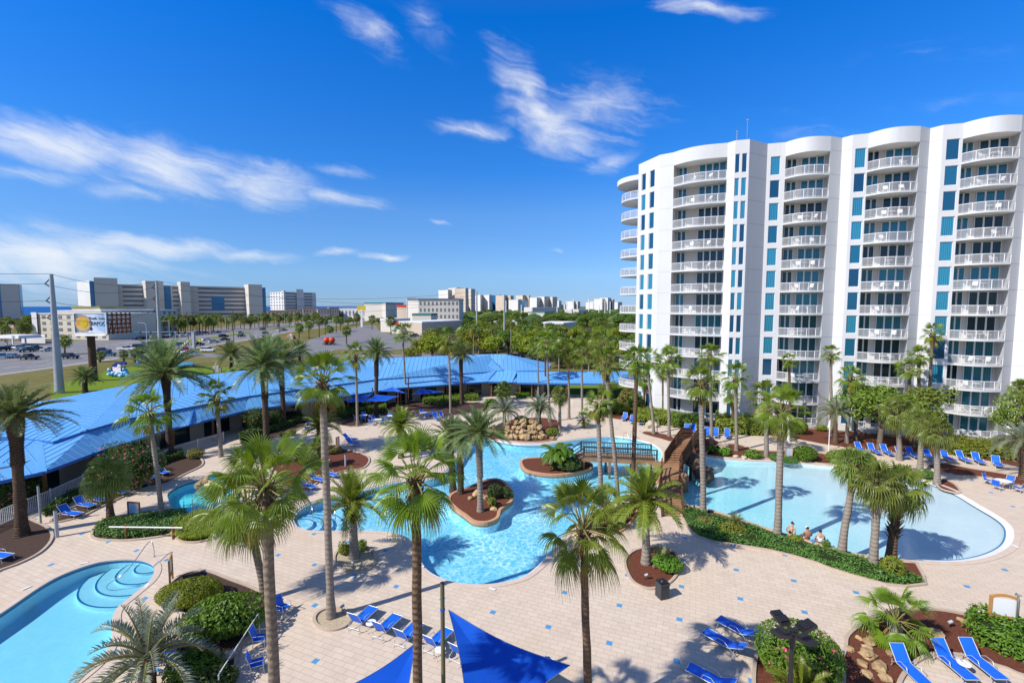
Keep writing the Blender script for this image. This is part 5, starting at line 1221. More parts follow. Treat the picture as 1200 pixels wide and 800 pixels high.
bush('oleander', (6, 598), 30, 3.0, 'red flowered oleander at the left edge behind the thick date palm', 'dark_leaf', n=2400, sz=0.2, flower='pink_flower', nf=80, asp=0.32)
bush('oleander', (38, 590), 16, 2.9, 'red flowered oleander under the corner of the blue porch', 'dark_leaf', n=1300, sz=0.2, flower='red_flower', nf=22, asp=0.32)
bush('oleander', (302, 506), 17, 3.4, 'reddish oleander between the pair of date palms', 'dark_leaf', n=1700, sz=0.22, flower='pink_flower', nf=40, asp=0.32)
bush('oleander', (322, 502), 9, 2.6, 'dark oleander right of the reddish one at the pavilion', 'dark_leaf', n=700, sz=0.22, flower='pink_flower', nf=6, asp=0.32)
bush('shrub', (229, 537), 9, 1.1, 'pale yellow shrub at the foot of the pavilion posts', 'olive_leaf', sz=0.14)
bush('shrub', (341, 510), 7, 0.8, 'olive shrub at the end of the dark pavilion hedge', 'olive_leaf', sz=0.14)
bush('shrub', (331, 512), 4, 0.6, 'small lime shrub beside the olive shrub', 'lime_leaf', sz=0.14)
bush('shrub', (361, 546), 11, 1.2, 'round clipped shrub on the brown mulch of the middle bed', 'hedge_leaf', sz=0.12)
bush('shrub', (356, 533), 15, 1.1, 'loose yellow green shrub behind the round clipped one', 'lime_leaf', sz=0.18, asp=0.3)
bush('shrub', (392, 531), 9, 0.8, 'olive shrub by the wooden post sign of the middle bed', 'olive_leaf', sz=0.14)
bush('shrub', (322, 540), 12, 0.9, 'grey green shrub at the left end of the middle bed', 'hedge_leaf', sz=0.15)
bush('shrub', (579, 584), 9, 1.3, 'dark spreading shrub on the lagoon island', 'dark_leaf', sz=0.15)
bush('shrub', (593, 583), 8, 1.0, 'dark shrub at the right rim of the lagoon island', 'dark_leaf', sz=0.15)
bush('shrub', (576, 592), 6, 0.7, 'lime green shrub at the point of the lagoon island', 'lime_leaf', sz=0.12)
bush('shrub', (666, 551), 17, 1.2, 'dark low shrub under the banana plant', 'dark_leaf', sz=0.18)
bush('shrub', (611, 500), 11, 1.6, 'dark shrub on top of the rock waterfall', 'dark_leaf', sz=0.2)
bush('shrub', (586, 513), 7, 1.0, 'bluish shrub at the left foot of the rock waterfall', 'hedge_leaf', sz=0.16)
bush('shrub', (576, 478), 9, 1.5, 'round bright shrub left of the cabbage palm by the pavilion corner', 'glossy_leaf', sz=0.2)
bush('shrub', (646, 510), 8, 1.0, 'orange flowering shrub right of the rock waterfall', 'hedge_leaf', sz=0.16, flower='red_flower', nf=14)
bush('shrub', (849, 534), 8, 0.9, 'broad leaved green shrub left of the boulders at the far pool edge', 'glossy_leaf', sz=0.3, asp=0.6)
bush('shrub', (882, 537), 10, 0.9, 'broad leaved green shrub right of the boulders at the far pool edge', 'glossy_leaf', sz=0.3, asp=0.6)
bush('shrub', (836, 530), 5, 0.8, 'small broad leaved shrub at the far left corner of the wide pool', 'glossy_leaf', sz=0.28, asp=0.6)
bush('shrub', (942, 539), 16, 1.5, 'bright ferny shrub behind the white notice board', 'glossy_leaf', sz=0.3, asp=0.3)
bush('shrub', (918, 540), 17, 0.7, 'low spreading juniper at the far edge of the wide pool', 'cover_leaf', sz=0.18, asp=0.3)
bush('shrub', (985, 542), 16, 1.4, 'grey green feathery shrub at the far edge of the wide pool', 'hedge_leaf', sz=0.3, asp=0.2)
bush('shrub', (1010, 545), 17, 1.3, 'second feathery shrub, right of the pale trunked fan palm', 'hedge_leaf', sz=0.3, asp=0.2)
bush('shrub', (1085, 560), 10, 0.8, 'low shrub between the cabbage palms by the pool rim', 'cover_leaf', sz=0.16)
bush('shrub', (935, 508), 12, 2.0, 'lime arching shrub under the second tower bay', 'lime_leaf', sz=0.3, asp=0.25)
bush('shrub', (1172, 521), 8, 0.9, 'dark clipped shrub at the right end of the patio wall', 'hedge_leaf', sz=0.18)
bush('shrub', (963, 505), 6, 0.9, 'small lime shrub on the mulch below the tower', 'lime_leaf', sz=0.2)
bush('shrub', (735, 478), 11, 3.4, 'reddish shrub at the left corner of the tower', 'olive_leaf', n=500, sz=0.3, flower='red_flower', nf=40)
bush('shrub', (746, 482), 11, 3.0, 'dense green shrub at the left corner of the tower', 'hedge_leaf', n=700, sz=0.3)
bush('shrub', (715, 484), 14, 2.2, 'large leaved shrub at the end of the walkway roof', 'glossy_leaf', n=500, sz=0.5, asp=0.4)
bush('shrub', (827, 616), 11, 0.7, 'straw coloured shrub on the pool bank', 'olive_leaf', sz=0.14)
bush('shrub', (856, 626), 16, 0.8, 'yellow green shrub beside the cycad on the pool bank', 'lime_leaf', sz=0.2, asp=0.3)
bush('shrub', (1047, 676), 14, 1.3, 'grassy shrub at the foot of the dark spiky cabbage palm', 'lime_leaf', sz=0.3, asp=0.12)
bush('shrub', (932, 636), 8, 0.6, 'small yellow green shrub in front of the standing bather', 'lime_leaf', sz=0.16, asp=0.3)
bush('shrub', (968, 641), 5, 0.5, 'small green shrub right of the seated bathers', 'glossy_leaf', sz=0.14)
bush('shrub', (697, 617), 14, 1.0, 'broad low shrub in the lagoon corner bed', 'hedge_leaf', sz=0.18)
# banana plant on the far island: long drooping paddles
def banana(px, h, label):
    rg = random.Random(99); b = U(*px); o = empty('banana_plant', (b.x, b.y, 0), 0, label, 'banana plant'); mb = MB(); st = MB()
    for k in range(5):
        bx, by = rg.uniform(-.7, .7), rg.uniform(-.5, .5); hh = h * rg.uniform(0.55, 0.8); st.tube([(bx, by, -.05), (bx * 1.1, by * 1.1, hh)], [0.12, 0.07], 7)
        for i in range(9):
            a = i * 2.4 + rg.random(); el = R(rg.uniform(25, 78)); d = Vector((math.cos(a) * math.cos(el), math.sin(a) * math.cos(el), math.sin(el))); p = Vector((bx * 1.1, by * 1.1, hh)); L = rg.uniform(1.5, 2.2); s = Vector((-math.sin(a), math.cos(a), 0)); rows = []
            for j in range(9):
                t = j / 8; w = 0.30 * math.sin(math.pi * min(1, 0.08 + t * 0.93)) ** 0.6 if j else 0.02
                if t < 0.2: w *= t / 0.2
                rows.append((p - s * w - Vector((0, 0, w * .35)), p.copy(), p + s * w - Vector((0, 0, w * .35)))); d = (d + Vector((0, 0, -0.30))).normalized(); p = p + d * L / 8
            for r0, r1 in zip(rows, rows[1:]): mb.add((*r0, *r1), ((0, 1, 4, 3), (1, 2, 5, 4)), 0)
    put('leaves', mb.mesh('leaves', [M['banana_leaf']]), o); put('stem', st.mesh('stem', [M['green_boot']]), o)
banana((652, 549), 2.3, 'banana plant with long drooping leaves on the island by the bridge')
# ---- broad trees
TREES = {}
def tree_proto(key, h, r, n, sz, mat, seed, conifer=False):
    rg = random.Random(seed); mb = MB(); tk = MB(); tk.tube([(0, 0, -.2), (0.1, 0, h * .3), (0.05, 0.1, h * .55), (0, 0, h * 0.85)], [0.035 * h, 0.028 * h, 0.018 * h, 0.005 * h], 8)
    m = 9
    for i in range(m):
        a = i * 2.4 + rg.random(); rr = r * rg.uniform(0.35, 0.62) if i else 0; z = h * rg.uniform(0.50, 0.80) if i else h * 0.8
        c = (rr * math.cos(a), rr * math.sin(a), z); q = r * rg.uniform(0.36, 0.52)
        tk.tube([(0, 0, h * .32), (c[0] * .5, c[1] * .5, (h * .4 + z) / 2), c], [0.016 * h, 0.011 * h, 0.003 * h], 5)
        cloud_leaves(mb, c, (q, q, q * 0.75), n // m, sz, rg, 0, -0.8, 5, 0.55, 0.55)
    TREES[key] = (mb.mesh('crown', [M[mat]]), tk.mesh('trunk', [M['bark']]))
for i in range(4): tree_proto('G%d' % i, 7.0, 3.6, 1150, 0.55, 'wood_leaf', 70 + i)
for i in range(3): tree_proto('L%d' % i, 7.0, 3.5, 1150, 0.55, 'wood_leaf_yellow', 80 + i)
for i in range(3): tree_proto('N%d' % i, 6.0, 2.8, 2600, 0.26, 'hedge_leaf', 90 + i)
def tree(loc, key, label, sx=1.0, sz_=1.0, rz=0.0, group=None, name='tree'):
    o = empty(name, loc, rz, label, 'tree', group); c, t = TREES[key]
    put('crown', c, o, scale=(sx, sx, sz_)); put('trunk', t, o, scale=(sx, sx, sz_)); return o
p = U(1030, 525); tree(p, 'N0', 'dark broad leaved tree behind the left loungers below the third tower bay', 1.5, 1.3)
p = U(1072, 523); tree(p, 'N1', 'broad leaved tree between the cabbage palms and the tower', 1.45, 1.25, 1.0)
p = U(1003, 517); tree(p, 'N2', 'dark tree beside the pale trunked fan palm below the tower', 1.1, 1.25, 2.0)
p = U(1196, 538); tree(p, 'N0', 'dark tree at the right edge before the tower wall', 1.1, 1.35, 2.6)
p = U(712, 476); tree(p, 'N1', 'round tree at the end of the walkway roof', 0.8, 0.75, 0.6)
p = U(392, 474); tree(p, 'N2', 'dark round tree before the pavilion, left of the far shade sails', 0.8, 0.66, 0.3)
p = U(452, 462); tree(p, 'N0', 'dark round tree before the pavilion, right of the first far shade sail', 0.75, 0.62, 2.1)
p = U(428, 468); tree(p, 'N1', 'dark round tree before the pavilion, between two far shade sails', 0.75, 0.62, 2.9)
# ---- the wood behind the pavilion
rg = random.Random(5); NW = 0
YEL = [((493, 424), 1.0), ((507, 426), 1.25), ((522, 425), 1.1), ((536, 424), 0.9), ((482, 428), 0.8), ((505, 416), 1.35)]
for i, ((x, y), s) in enumerate(YEL):
    tree(U(x, y), 'L%d' % (i % 3), 'yellow green tree right behind the ridge of the blue roof', s, s, i * 1.3, 'yellow green trees behind the blue roof')
spots = []
while len(spots) < 150:
    x = rg.uniform(545, 760); y = 384 + (rg.random() ** 0.8) * 56
    if y > 424 - max(0, 620 - x) * 0.05 and x < 625: continue
    if y > 434: continue
    p = U(x, y)
    if any((p - q).length < 4.2 for q in spots): continue
    spots.append(p)
for i, p in enumerate(spots):
    far = p.y > 190; lime = rg.random() < (0.2 if far else 0.55)
    k = ('L%d' % rg.randrange(3)) if lime else ('G%d' % rg.randrange(4)); s = rg.uniform(0.85, 1.35)
    tree(p, k, 'yellow green tree of the wood between the pavilion and the skyline' if lime else 'dark green tree of the wood between the pavilion and the skyline', s, s * rg.uniform(0.8, 1.1), rg.uniform(0, 6.28), 'lime trees of the wood' if lime else 'dark trees of the wood')
# ================================================================== furniture and small structures
simple('sling_blue', (0.008, 0.115, 0.62), (0.012, 0.14, 0.68), 1.5, 0.55, 0.3, orand=0.12)
simple('sail_blue', (0.005, 0.075, 0.46), (0.008, 0.095, 0.53), 0.5, 0.65, 0.2, bump=0.3, bscale=30)
simple('aluminium', (0.62, 0.62, 0.60), (0.52, 0.52, 0.50), 2.0, 0.35, 0.5, 0.4)
simple('steel', (0.55, 0.56, 0.58), None, 2.0, 0.2, 0.5, 0.85)
simple('white_plastic', (0.76, 0.75, 0.72), (0.70, 0.69, 0.66), 2.0, 0.5, 0.4)
simple('bridge_wood', (0.13, 0.060, 0.030), (0.085, 0.040, 0.022), 2.5, 0.75, 0.2, bump=0.2)
simple('deck_wood', (0.36, 0.20, 0.105), (0.26, 0.14, 0.07), 2.0, 0.8, 0.2, bump=0.2)
simple('rail_dark', (0.040, 0.045, 0.048), (0.05, 0.055, 0.055), 2.5, 0.5, 0.3)
simple('light_wood', (0.50, 0.25, 0.07), (0.42, 0.20, 0.055), 2.0, 0.65, 0.3)
simple('sandstone', (0.47, 0.33, 0.17), (0.27, 0.18, 0.095), 2.6, 0.9, 0.1, bump=0.5, bscale=5, orand=0.25)
simple('dark_rock', (0.16, 0.11, 0.07), (0.07, 0.052, 0.038), 2.0, 0.9, 0.2, bump=0.6, bscale=5, orand=0.3)
simple('boulder', (0.50, 0.42, 0.33), (0.38, 0.31, 0.24), 1.4, 0.9, 0.1, bump=0.4, bscale=5, orand=0.2)
simple('black_metal', (0.018, 0.018, 0.022), None, 2.0, 0.45, 0.4)
simple('bin_dark', (0.035, 0.037, 0.042), (0.05, 0.052, 0.058), 2.0, 0.55, 0.4)
simple('board_white', (0.74, 0.75, 0.77), (0.70, 0.71, 0.73), 1.0, 0.35, 0.4)
simple('board_blue', (0.16, 0.30, 0.46), (0.20, 0.36, 0.52), 1.5, 0.3, 0.5)
simple('green_pole', (0.13, 0.125, 0.055), (0.10, 0.10, 0.05), 1.0, 0.7, 0.3)
simple('galvanised', (0.42, 0.44, 0.45), (0.34, 0.36, 0.37), 0.8, 0.6, 0.4)
ORD = ['first', 'second', 'third', 'fourth', 'fifth', 'sixth', 'seventh', 'eighth', 'ninth', 'tenth', 'eleventh', 'twelfth']
# ---- sun loungers
def make_lounger(back=42):
    W = 0.62; hs = 0.36; o = empty('sun_lounger'); T = R(back)
    m = MB(); m.box((0.42, 0, hs), (1.26, W - 0.06, 0.02)); put('seat', m.mesh('seat', M['sling_blue']), o)
    m = MB(); c = Vector((-0.22, 0, hs)); e = c + Vector((-math.cos(T) * 0.74, 0, math.sin(T) * 0.74)); m.bar(c, e, W - 0.06, 0.02, 0, (0, 0, 1)); put('backrest', m.mesh('backrest', M['sling_blue']), o)
    m = MB()
    for y in (-W / 2, W / 2):
        m.tube([(1.07, y, hs), (-0.24, y, hs)], 0.02, 6); m.tube([c + Vector((0, y, 0)), e + Vector((0, y, 0)) - Vector((0, 0, 0))], 0.018, 6)
        m.tube([(-0.5, y, hs * .55), (0.0, y, hs + .22), (0.32, y, hs + .20), (0.40, y, hs)], 0.014, 5)
    m.tube([(1.07, -W / 2, hs), (1.07, W / 2, hs)], 0.02, 6); m.tube([e + Vector((0, -W / 2, 0)), e + Vector((0, W / 2, 0))], 0.018, 6)
    m.tube([(-0.5, -W / 2, hs * .55), (-0.5, W / 2, hs * .55)], 0.012, 5)
    put('frame', m.mesh('frame', M['aluminium']), o)
    for x in (0.92, -0.42):
        for y in (-W / 2, W / 2):
            m = MB(); m.tube([(x - 0.05, y, hs), (x + 0.02 * (1 if x > 0 else -1), y, 0.14), (x + 0.10 * (1 if x > 0 else -1), y, 0.0)], 0.016, 6); put('leg', m.mesh('leg', M['aluminium']), o)
    return o
LPROTO = {}
def lounger(head, foot, label, group, back=42, z=0.0, world=False):
    """head and foot: photo points of the two ends on the ground"""
    a, b = (head, foot) if world else (U(*head), U(*foot)); d = b - a
    if back not in LPROTO: LPROTO[back] = make_lounger(back); o = LPROTO[back]
    else: o = copy_tree(LPROTO[back])
    d.normalize(); o.location = ((a + b) / 2 - d * 0.17) + Vector((0, 0, z)); o.rotation_euler = (0, 0, math.atan2(d.y, d.x))
    return tag(o, label, 'sun lounger', group)
def lrow(pts, what, group, back=42):
    for i, (h, f) in enumerate(pts): lounger(h, f, what % ORD[i], group, back)
lrow([((68, 604), (99, 608)), ((86, 593), (115, 598)), ((105, 586), (128, 592)), ((128, 578), (152, 582)), ((151, 567), (174, 571)), ((164, 560), (186, 565)), ((177, 554), (201, 559))], '%s blue lounger from the left in the row along the dark pavilion hedge', 'loungers along the pavilion hedge', 48)
lounger((-12, 655), (7, 657), 'blue lounger cut off by the left edge of the picture', 'lone loungers', 42)
lrow([((350, 571), (370, 575)), ((362, 563), (381, 567)), ((377, 557), (396, 561))], '%s blue lounger from the left between the brown mulch and the lagoon steps', 'loungers by the lagoon steps', 52)
lounger((339, 535), (330, 538), 'blue lounger behind the round clipped shrub, on the left', 'loungers behind the middle bed', 52); lounger((349, 536), (341, 541), 'blue lounger behind the round clipped shrub, on the right', 'loungers behind the middle bed', 52)
lounger((404, 521), (425, 524), 'front one of two blue loungers by the wooden post sign', 'loungers by the post sign', 42); lounger((401, 516), (421, 518), 'rear one of two blue loungers by the wooden post sign', 'loungers by the post sign', 42)
lrow([((413, 742), (436, 720)), ((441, 752), (464, 730)), ((467, 761), (489, 739)), ((501, 769), (523, 747)), ((532, 779), (554, 757)), ((561, 787), (583, 765)), ((590, 796), (612, 774)), ((622, 806), (643, 784))], '%s blue lounger from the left in the front row below the lagoon', 'loungers of the front row', 62)
lrow([((1049, 776), (1086, 812)), ((1095, 768), (1140, 806)), ((1128, 768), (1174, 805))], '%s blue lounger from the left on the patch beside the right mulch bed', 'loungers at the lower right', 52)
lrow([((879, 752), (846, 734)), ((864, 768), (830, 749)), ((850, 812), (812, 792))], '%s blue lounger counted from the top, left of the oleander', 'loungers left of the oleander', 26)
lrow([((1019, 529), (1030, 534)), ((1033, 530), (1046, 536)), ((1051, 533), (1064, 539)), ((1063, 533), (1076, 539)), ((1084, 536), (1097, 542)), ((1104, 537), (1117, 543)), ((1122, 538), (1136, 544)), ((1141, 540), (1152, 546)), ((1165, 544), (1172, 550))], '%s blue lounger from the left in the row under the right tower bay', 'loungers under the right tower bay', 56)
lounger((1005, 528), (1014, 532), 'blue lounger half hidden by the feathery shrub below the tower', 'lone loungers', 56)
lrow([((734, 490), (729, 495)), ((743, 492), (738, 499)), ((755, 493), (750, 501))], '%s blue lounger from the left at the tower corner hedge', 'loungers at the tower corner', 60)
lrow([((806, 503), (803, 511)), ((813, 503), (811, 511)), ((829, 507), (828, 515)), ((839, 508), (838, 516)), ((852, 509), (852, 517))], '%s blue lounger from the left in the row beyond the bridge steps', 'loungers beyond the bridge', 66)
# ---- side tables, round tables and chairs
def make_side_table():
    o = empty('side_table'); m = MB(); m.tube([(0, 0, 0.43), (0, 0, 0.46)], 0.25, 20); put('table_top', m.mesh('table_top', M['white_plastic']), o)
    for k in range(3):
        a = k * 2.094; m = MB(); m.tube([(0.17 * math.cos(a), 0.17 * math.sin(a), 0.43), (0.22 * math.cos(a), 0.22 * math.sin(a), 0)], 0.014, 6); put('leg', m.mesh('leg', M['aluminium']), o)
    return o
ST = None
def side_table(px, label):
    global ST
    if ST is None: ST = make_side_table(); o = ST
    else: o = copy_tree(ST)
    o.location = U(*px); tag(o, label, 'side table', 'small white side tables')
side_table((435, 739), 'small white round table between the first and second front loungers'); side_table((516, 771), 'small white round table right of the brown palm trunk among the front loungers')
side_table((1129, 788), 'small white round table between two loungers at the lower right'); side_table((1178, 550), 'small white table at the right end of the tower lounger row')
def make_chair():
    o = empty('patio_chair'); W = 0.54
    m = MB(); m.box((0.0, 0, 0.42), (0.48, W - .06, 0.025)); put('seat', m.mesh('seat', M['sling_blue']), o)
    m = MB(); m.bar((-0.24, 0, 0.44), (-0.40, 0, 0.95), W - .06, 0.025); put('backrest', m.mesh('backrest', M['sling_blue']), o)
    m = MB()
    for y in (-W / 2, W / 2):
        m.tube([(0.25, y, 0.42), (-0.24, y, 0.42), (-0.41, y, 0.97)], 0.016, 6); m.tube([(-0.30, y, 0.64), (0.24, y, 0.64), (0.25, y, 0.42)], 0.016, 6)
    put('frame', m.mesh('frame', M['aluminium']), o)
    for x in (0.24, -0.24):
        for y in (-W / 2, W / 2): m = MB(); m.tube([(x, y, 0.42), (x * 1.15, y, 0)], 0.015, 6); put('leg', m.mesh('leg', M['aluminium']), o)
    return o
PCH = None
def chair(p, face, label, group):
    global PCH
    if PCH is None: PCH = make_chair(); o = PCH
    else: o = copy_tree(PCH)
    o.location = p; o.rotation_euler = (0, 0, face); tag(o, label, 'chair', group)
TBL = None
def round_table(px, where, nchair=4, start=0.4):
    global TBL
    c = U(*px)
    if TBL is None:
        TBL = empty('round_table'); m = MB(); m.tube([(0, 0, 0.70), (0, 0, 0.73)], 0.55, 28); put('table_top', m.mesh('table_top', M['white_plastic']), TBL)
        for k in range(4):
            a = k * 1.5708 + .78; m = MB(); m.tube([(0.4 * math.cos(a), 0.4 * math.sin(a), 0.70), (0.43 * math.cos(a), 0.43 * math.sin(a), 0)], 0.018, 6); put('leg', m.mesh('leg', M['aluminium']), TBL)
        o = TBL
    else: o = copy_tree(TBL)
    o.location = c; tag(o, 'round white patio table ' + where, 'table', 'round patio tables')
    SIDE = ['right', 'far', 'left', 'near']
    for k in range(nchair):
        a = start + k * 2 * math.pi / nchair; p = c + Vector((math.cos(a), math.sin(a), 0)) * 0.95
        q = ((a + math.pi / 4) % (2 * math.pi)) / (math.pi / 2)
        chair(p, a + math.pi, 'blue chair on the %s side of the table %s' % (SIDE[int(q) % 4], where), 'blue patio chairs at round tables')
round_table((1175, 572), 'at the far right deck edge')
round_table((426, 492), 'below the left shade sails', 4, 0.3); round_table((443, 497), 'before the low hedge', 4, 0.8)
round_table((457, 493), 'behind the bright date palm', 4, 0.2); round_table((497, 489), 'before the long pavilion hedge', 4, 0.5)
round_table((367, 505), 'by the olive pavilion shrub', 3, 0.3)
lounger((508, 489), (514, 495), 'blue lounger left of the chair with the red towel', 'lone loungers', 58)
chair(U(517, 490), R(-70), 'blue chair with a red and white towel before the pavilion hedge', 'lone patio chairs')
simple('towel_red', (0.55, 0.05, 0.04), (0.70, 0.68, 0.66), 6.0, 0.9, 0.1)
o = empty('towel', U(517, 490) + Vector((0, 0, 0)), R(-70), 'red and white towel hung over the chair back before the pavilion', 'towel')
m = MB(); m.bar((-0.27, 0, 0.50), (-0.42, 0, 1.0), 0.42, 0.03); m.bar((-0.43, 0, 0.99), (-0.46, 0, 0.6), 0.42, 0.02); put('cloth', m.mesh('cloth', M['towel_red']), o)
chair(U(332, 720), R(-20), 'blue patio chair at the end of the lower left bed', 'lone patio chairs')
chair(U(306, 756), R(10), 'blue patio chair on the shaded patio, upper one', 'lone patio chairs'); chair(U(302, 786), R(25), 'blue patio chair on the shaded patio, lower one', 'lone patio chairs')
lounger((183, 796), (203, 762), 'blue lounger under the drooping silver palm', 'lone loungers', 40)
# ---- shade sails
def sail(pts, sag, label, poles, thick=0.02):
    """pts: corners in the air; edges curve inwards, the middle sags"""
    c = sum(pts, Vector()) / len(pts); o = empty('shade_sail', (c.x, c.y, 0), 0, label, 'shade sail', None); off = Vector((c.x, c.y, 0)); n = len(pts); E = []
    for i in range(n):
        a, b = pts[i], pts[(i + 1) % n]
        for j in range(10):
            t = j / 10; q = a.lerp(b, t); q = q.lerp(c, sag * 4 * t * (1 - t)); E.append(q)
    m = MB(); rings = [[e.lerp(c, k / 6) - Vector((0, 0, 0.25 * math.sin(math.pi * k / 12) * sag * 4)) - off for e in E] for k in range(7)]
    k = len(E)
    for r0, r1 in zip(rings, rings[1:]):
        for i in range(k): j = (i + 1) % k; m.add((r0[i], r0[j], r1[j], r1[i]), ((0, 1, 2, 3),), 0, True)
    put('cloth', m.mesh('cloth', M['sail_blue']), o)
    m = MB()
    for i in range(k): m.tube([E[i] - off, E[(i + 1) % k] - off], 0.014, 4, 0, False)
    put('edge_cable', m.mesh('edge_cable', M['steel']), o)
    return o
def pole(name, px_or_p, h, r, mat, label, cat='pole', rt=None):
    b = px_or_p if isinstance(px_or_p, Vector) else U(*px_or_p); o = empty(name, (b.x, b.y, 0), 0, label, cat)
    m = MB(); m.tube([(0, 0, -0.1), (0, 0, h)], [r, rt or r], 12); put('post', m.mesh('post', M[mat]), o)
    m = MB(); m.tube([(0, 0, h), (0, 0, h + 0.03)], [(rt or r) * 1.12, (rt or r) * 0.9], 12); put('cap', m.mesh('cap', M['black_metal']), o)
    return o
bp_ = U(520, 832); pt_ = UY(521, 683, bp_.y); pole('sail_pole', bp_, pt_.z, 0.085, 'green_pole', 'olive green pole holding the big blue shade sail')
att = UY(522, 714, bp_.y)
sail([att + Vector((0.12, 0, 0)), U(668, 779, 2.9), U(548, 900, 2.6)], 0.16, 'big blue shade sail at the bottom, right of the olive pole', None)
sail([UY(488, 752, bp_.y + 0.5), U(404, 806, 2.7), U(470, 900, 3.2)], 0.12, 'blue shade sail at the bottom, left of the olive pole', None)
m = MB(); o = empty('sail_strap', (bp_.x, bp_.y, 0), 0, 'blue strap tying the shade sail to the olive pole', 'strap'); m.tube([(0, 0, att.z - .03), (0, 0, att.z + .05)], 0.10, 12); put('loop', m.mesh('loop', M['sail_blue']), o)
def fsail(px, zs, label):
    sail([U(x, y, z) for (x, y), z in zip(px, zs)], 0.10, label, None)
fsail([(400, 468), (437, 461), (425, 471), (408, 471)], (2.6, 3.2, 2.6, 2.4), 'leftmost far blue shade sail before the pavilion')
fsail([(424, 471), (440, 462), (468, 464), (452, 470)], (2.5, 3.2, 2.8, 2.4), 'far blue shade sail beside the date palm, second from the left')
fsail([(443, 458), (460, 453), (478, 461), (466, 459)], (2.7, 3.3, 2.6, 2.6), 'far blue shade sail against the pavilion eave, third from the left')
fsail([(482, 462), (492, 455), (521, 459), (505, 461)], (2.5, 3.3, 2.7, 2.6), 'rightmost far blue shade sail before the pavilion')
for i, (x, y, h, lb) in enumerate([(403, 486, 2.7, 'dark post of the leftmost far shade sail'), (437, 479, 3.3, 'dark post between the first two far shade sails'), (467, 482, 2.9, 'dark post at the right corner of the second far shade sail'), (479, 476, 4.6, 'tall wooden post between the third and fourth far shade sails'), (520, 477, 2.8, 'dark post at the right corner of the last far shade sail'), (444, 475, 2.8, 'dark post at the left corner of the third far shade sail')]):
    pole('sail_pole', (x, y), h, 0.09, 'bridge_wood', lb)
# ---- wooden bridge and stairs
def rail_run(m, a, b, h, post_every, balusters=None, mi=0, pr=0.10):
    d = b - a; L = d.length; k = max(1, round(L / post_every)); Z = Vector((0, 0, 1))
    for i in range(k + 1): m.box(a + d * (i / k) + Z * (h * .5), (pr, pr, h + 0.06), math.atan2(d.y, d.x), mi)
    for z in (h, h * 0.55, h * 0.15): m.bar(a + Z * z, b + Z * z, 0.06, 0.10 if z == h else 0.07, mi)
    if balusters:
        n = int(L / balusters)
        for i in range(n): p = a + d * ((i + .5) / n); m.box(p + Z * (h * .55), (0.055, 0.04, h * 0.85), math.atan2(d.y, d.x), mi)
BZ = 1.15
e0, e1 = U(684, 536, BZ), U(770, 540, BZ); wv = Vector((0, 1.9, 0)); f0 = U(666, 549, 0.1)
O = Vector((e0.x, e0.y, 0)); o = empty('footbridge', O, 0, 'flat wooden footbridge with dark rails from the island across the lagoon', 'bridge')
m = MB(); d = e1 - e0; k = 34
for i in range(k): p = e0 + d * ((i + .5) / k) - O + wv / 2; m.box(p, (d.length / k * 0.93, 2.0, 0.05), math.atan2(d.y, d.x), 0)
k = 8; ds = f0 - e0
for i in range(k): p = e0 + ds * ((i + .7) / k) - O + wv / 2; m.box(p, (0.36, 1.9, 0.05), math.atan2(ds.y, ds.x), 0)
put('deck', m.mesh('deck', M['deck_wood']), o)
m = MB()
for q in (Vector(), wv):
    m.bar(e0 + q - O - Vector((0, 0, .20)), e1 + q - O - Vector((0, 0, .20)), 0.09, 0.36); m.bar(e0 + q - O - Vector((0, 0, .16)), f0 + q - O - Vector((0, 0, .1)), 0.09, 0.26)
    for t in (0.0, 0.36, 0.72, 1.0): p = e0.lerp(e1, t) + q - O; m.box((p.x, p.y, (BZ - 1.0) / 2 - 0.1), (0.2, 0.2, BZ + 0.8))
put('beam', m.mesh('beam', M['deck_wood']), o)
for q, nm in ((Vector(), 'near'), (wv, 'far')):
    m = MB(); rail_run(m, e0 + q - O, e1 + q - O, 1.05, 2.3, 0.16, 0); rail_run(m, f0 + q - O, e0 + q - O, 1.0, 2.2, None, 0); put('railing', m.mesh('railing', M['rail_dark']), o)
# stairs and arched bridge
s0, s1 = U(788, 606, 0.0), U(785, 562, 0.9); t0 = U(786, 551, 1.15); t1 = U(789, 543, 1.2); a1 = U(800, 526, 2.3); a2 = U(808, 514, 2.6); a3 = U(819, 513, 0.1)
path = [s0, s1, t0, t1, a1, a2, a3]; O = Vector((t0.x, t0.y, 0))
o = empty('stair_bridge', O, 0, 'brown wooden stairs and arched bridge climbing past the rocks to the far deck', 'bridge')
sd = Vector((1, -0.15, 0)).normalized() * 0.78
m = MB(); P = smooth_line(path, 7)
for i in range(len(P) - 1):
    a, b = P[i], P[i + 1]; k = max(1, int((b - a).length / 0.30))
    for j in range(k):
        p = a.lerp(b, (j + .5) / k) - O; m.bar(p - sd, p + sd, 0.27, 0.06)
put('deck', m.mesh('deck', M['deck_wood']), o)
m = MB()
for sg in (-1, 1):
    for i in range(len(P) - 1): m.bar(P[i] + sd * sg - O - Vector((0, 0, .12)), P[i + 1] + sd * sg - O - Vector((0, 0, .12)), 0.08, 0.26)
    for p in (s1, t0, t1, a1, a2): m.box((p.x + sd.x * sg - O.x, p.y + sd.y * sg - O.y, p.z / 2 - 0.4), (0.2, 0.2, p.z + 0.8))
put('stringer', m.mesh('stringer', M['bridge_wood']), o)
for sg in (-1, 1):
    m = MB(); A = [p + sd * sg - O for p in path]
    for i in range(len(A) - 1):
        if i in (2,) and sg == -1: continue
        rail_run(m, A[i], A[i + 1], 1.1, 1.7, 0.13 if i >= 3 else 0.0)
    put('railing', m.mesh('railing', M['bridge_wood']), o)
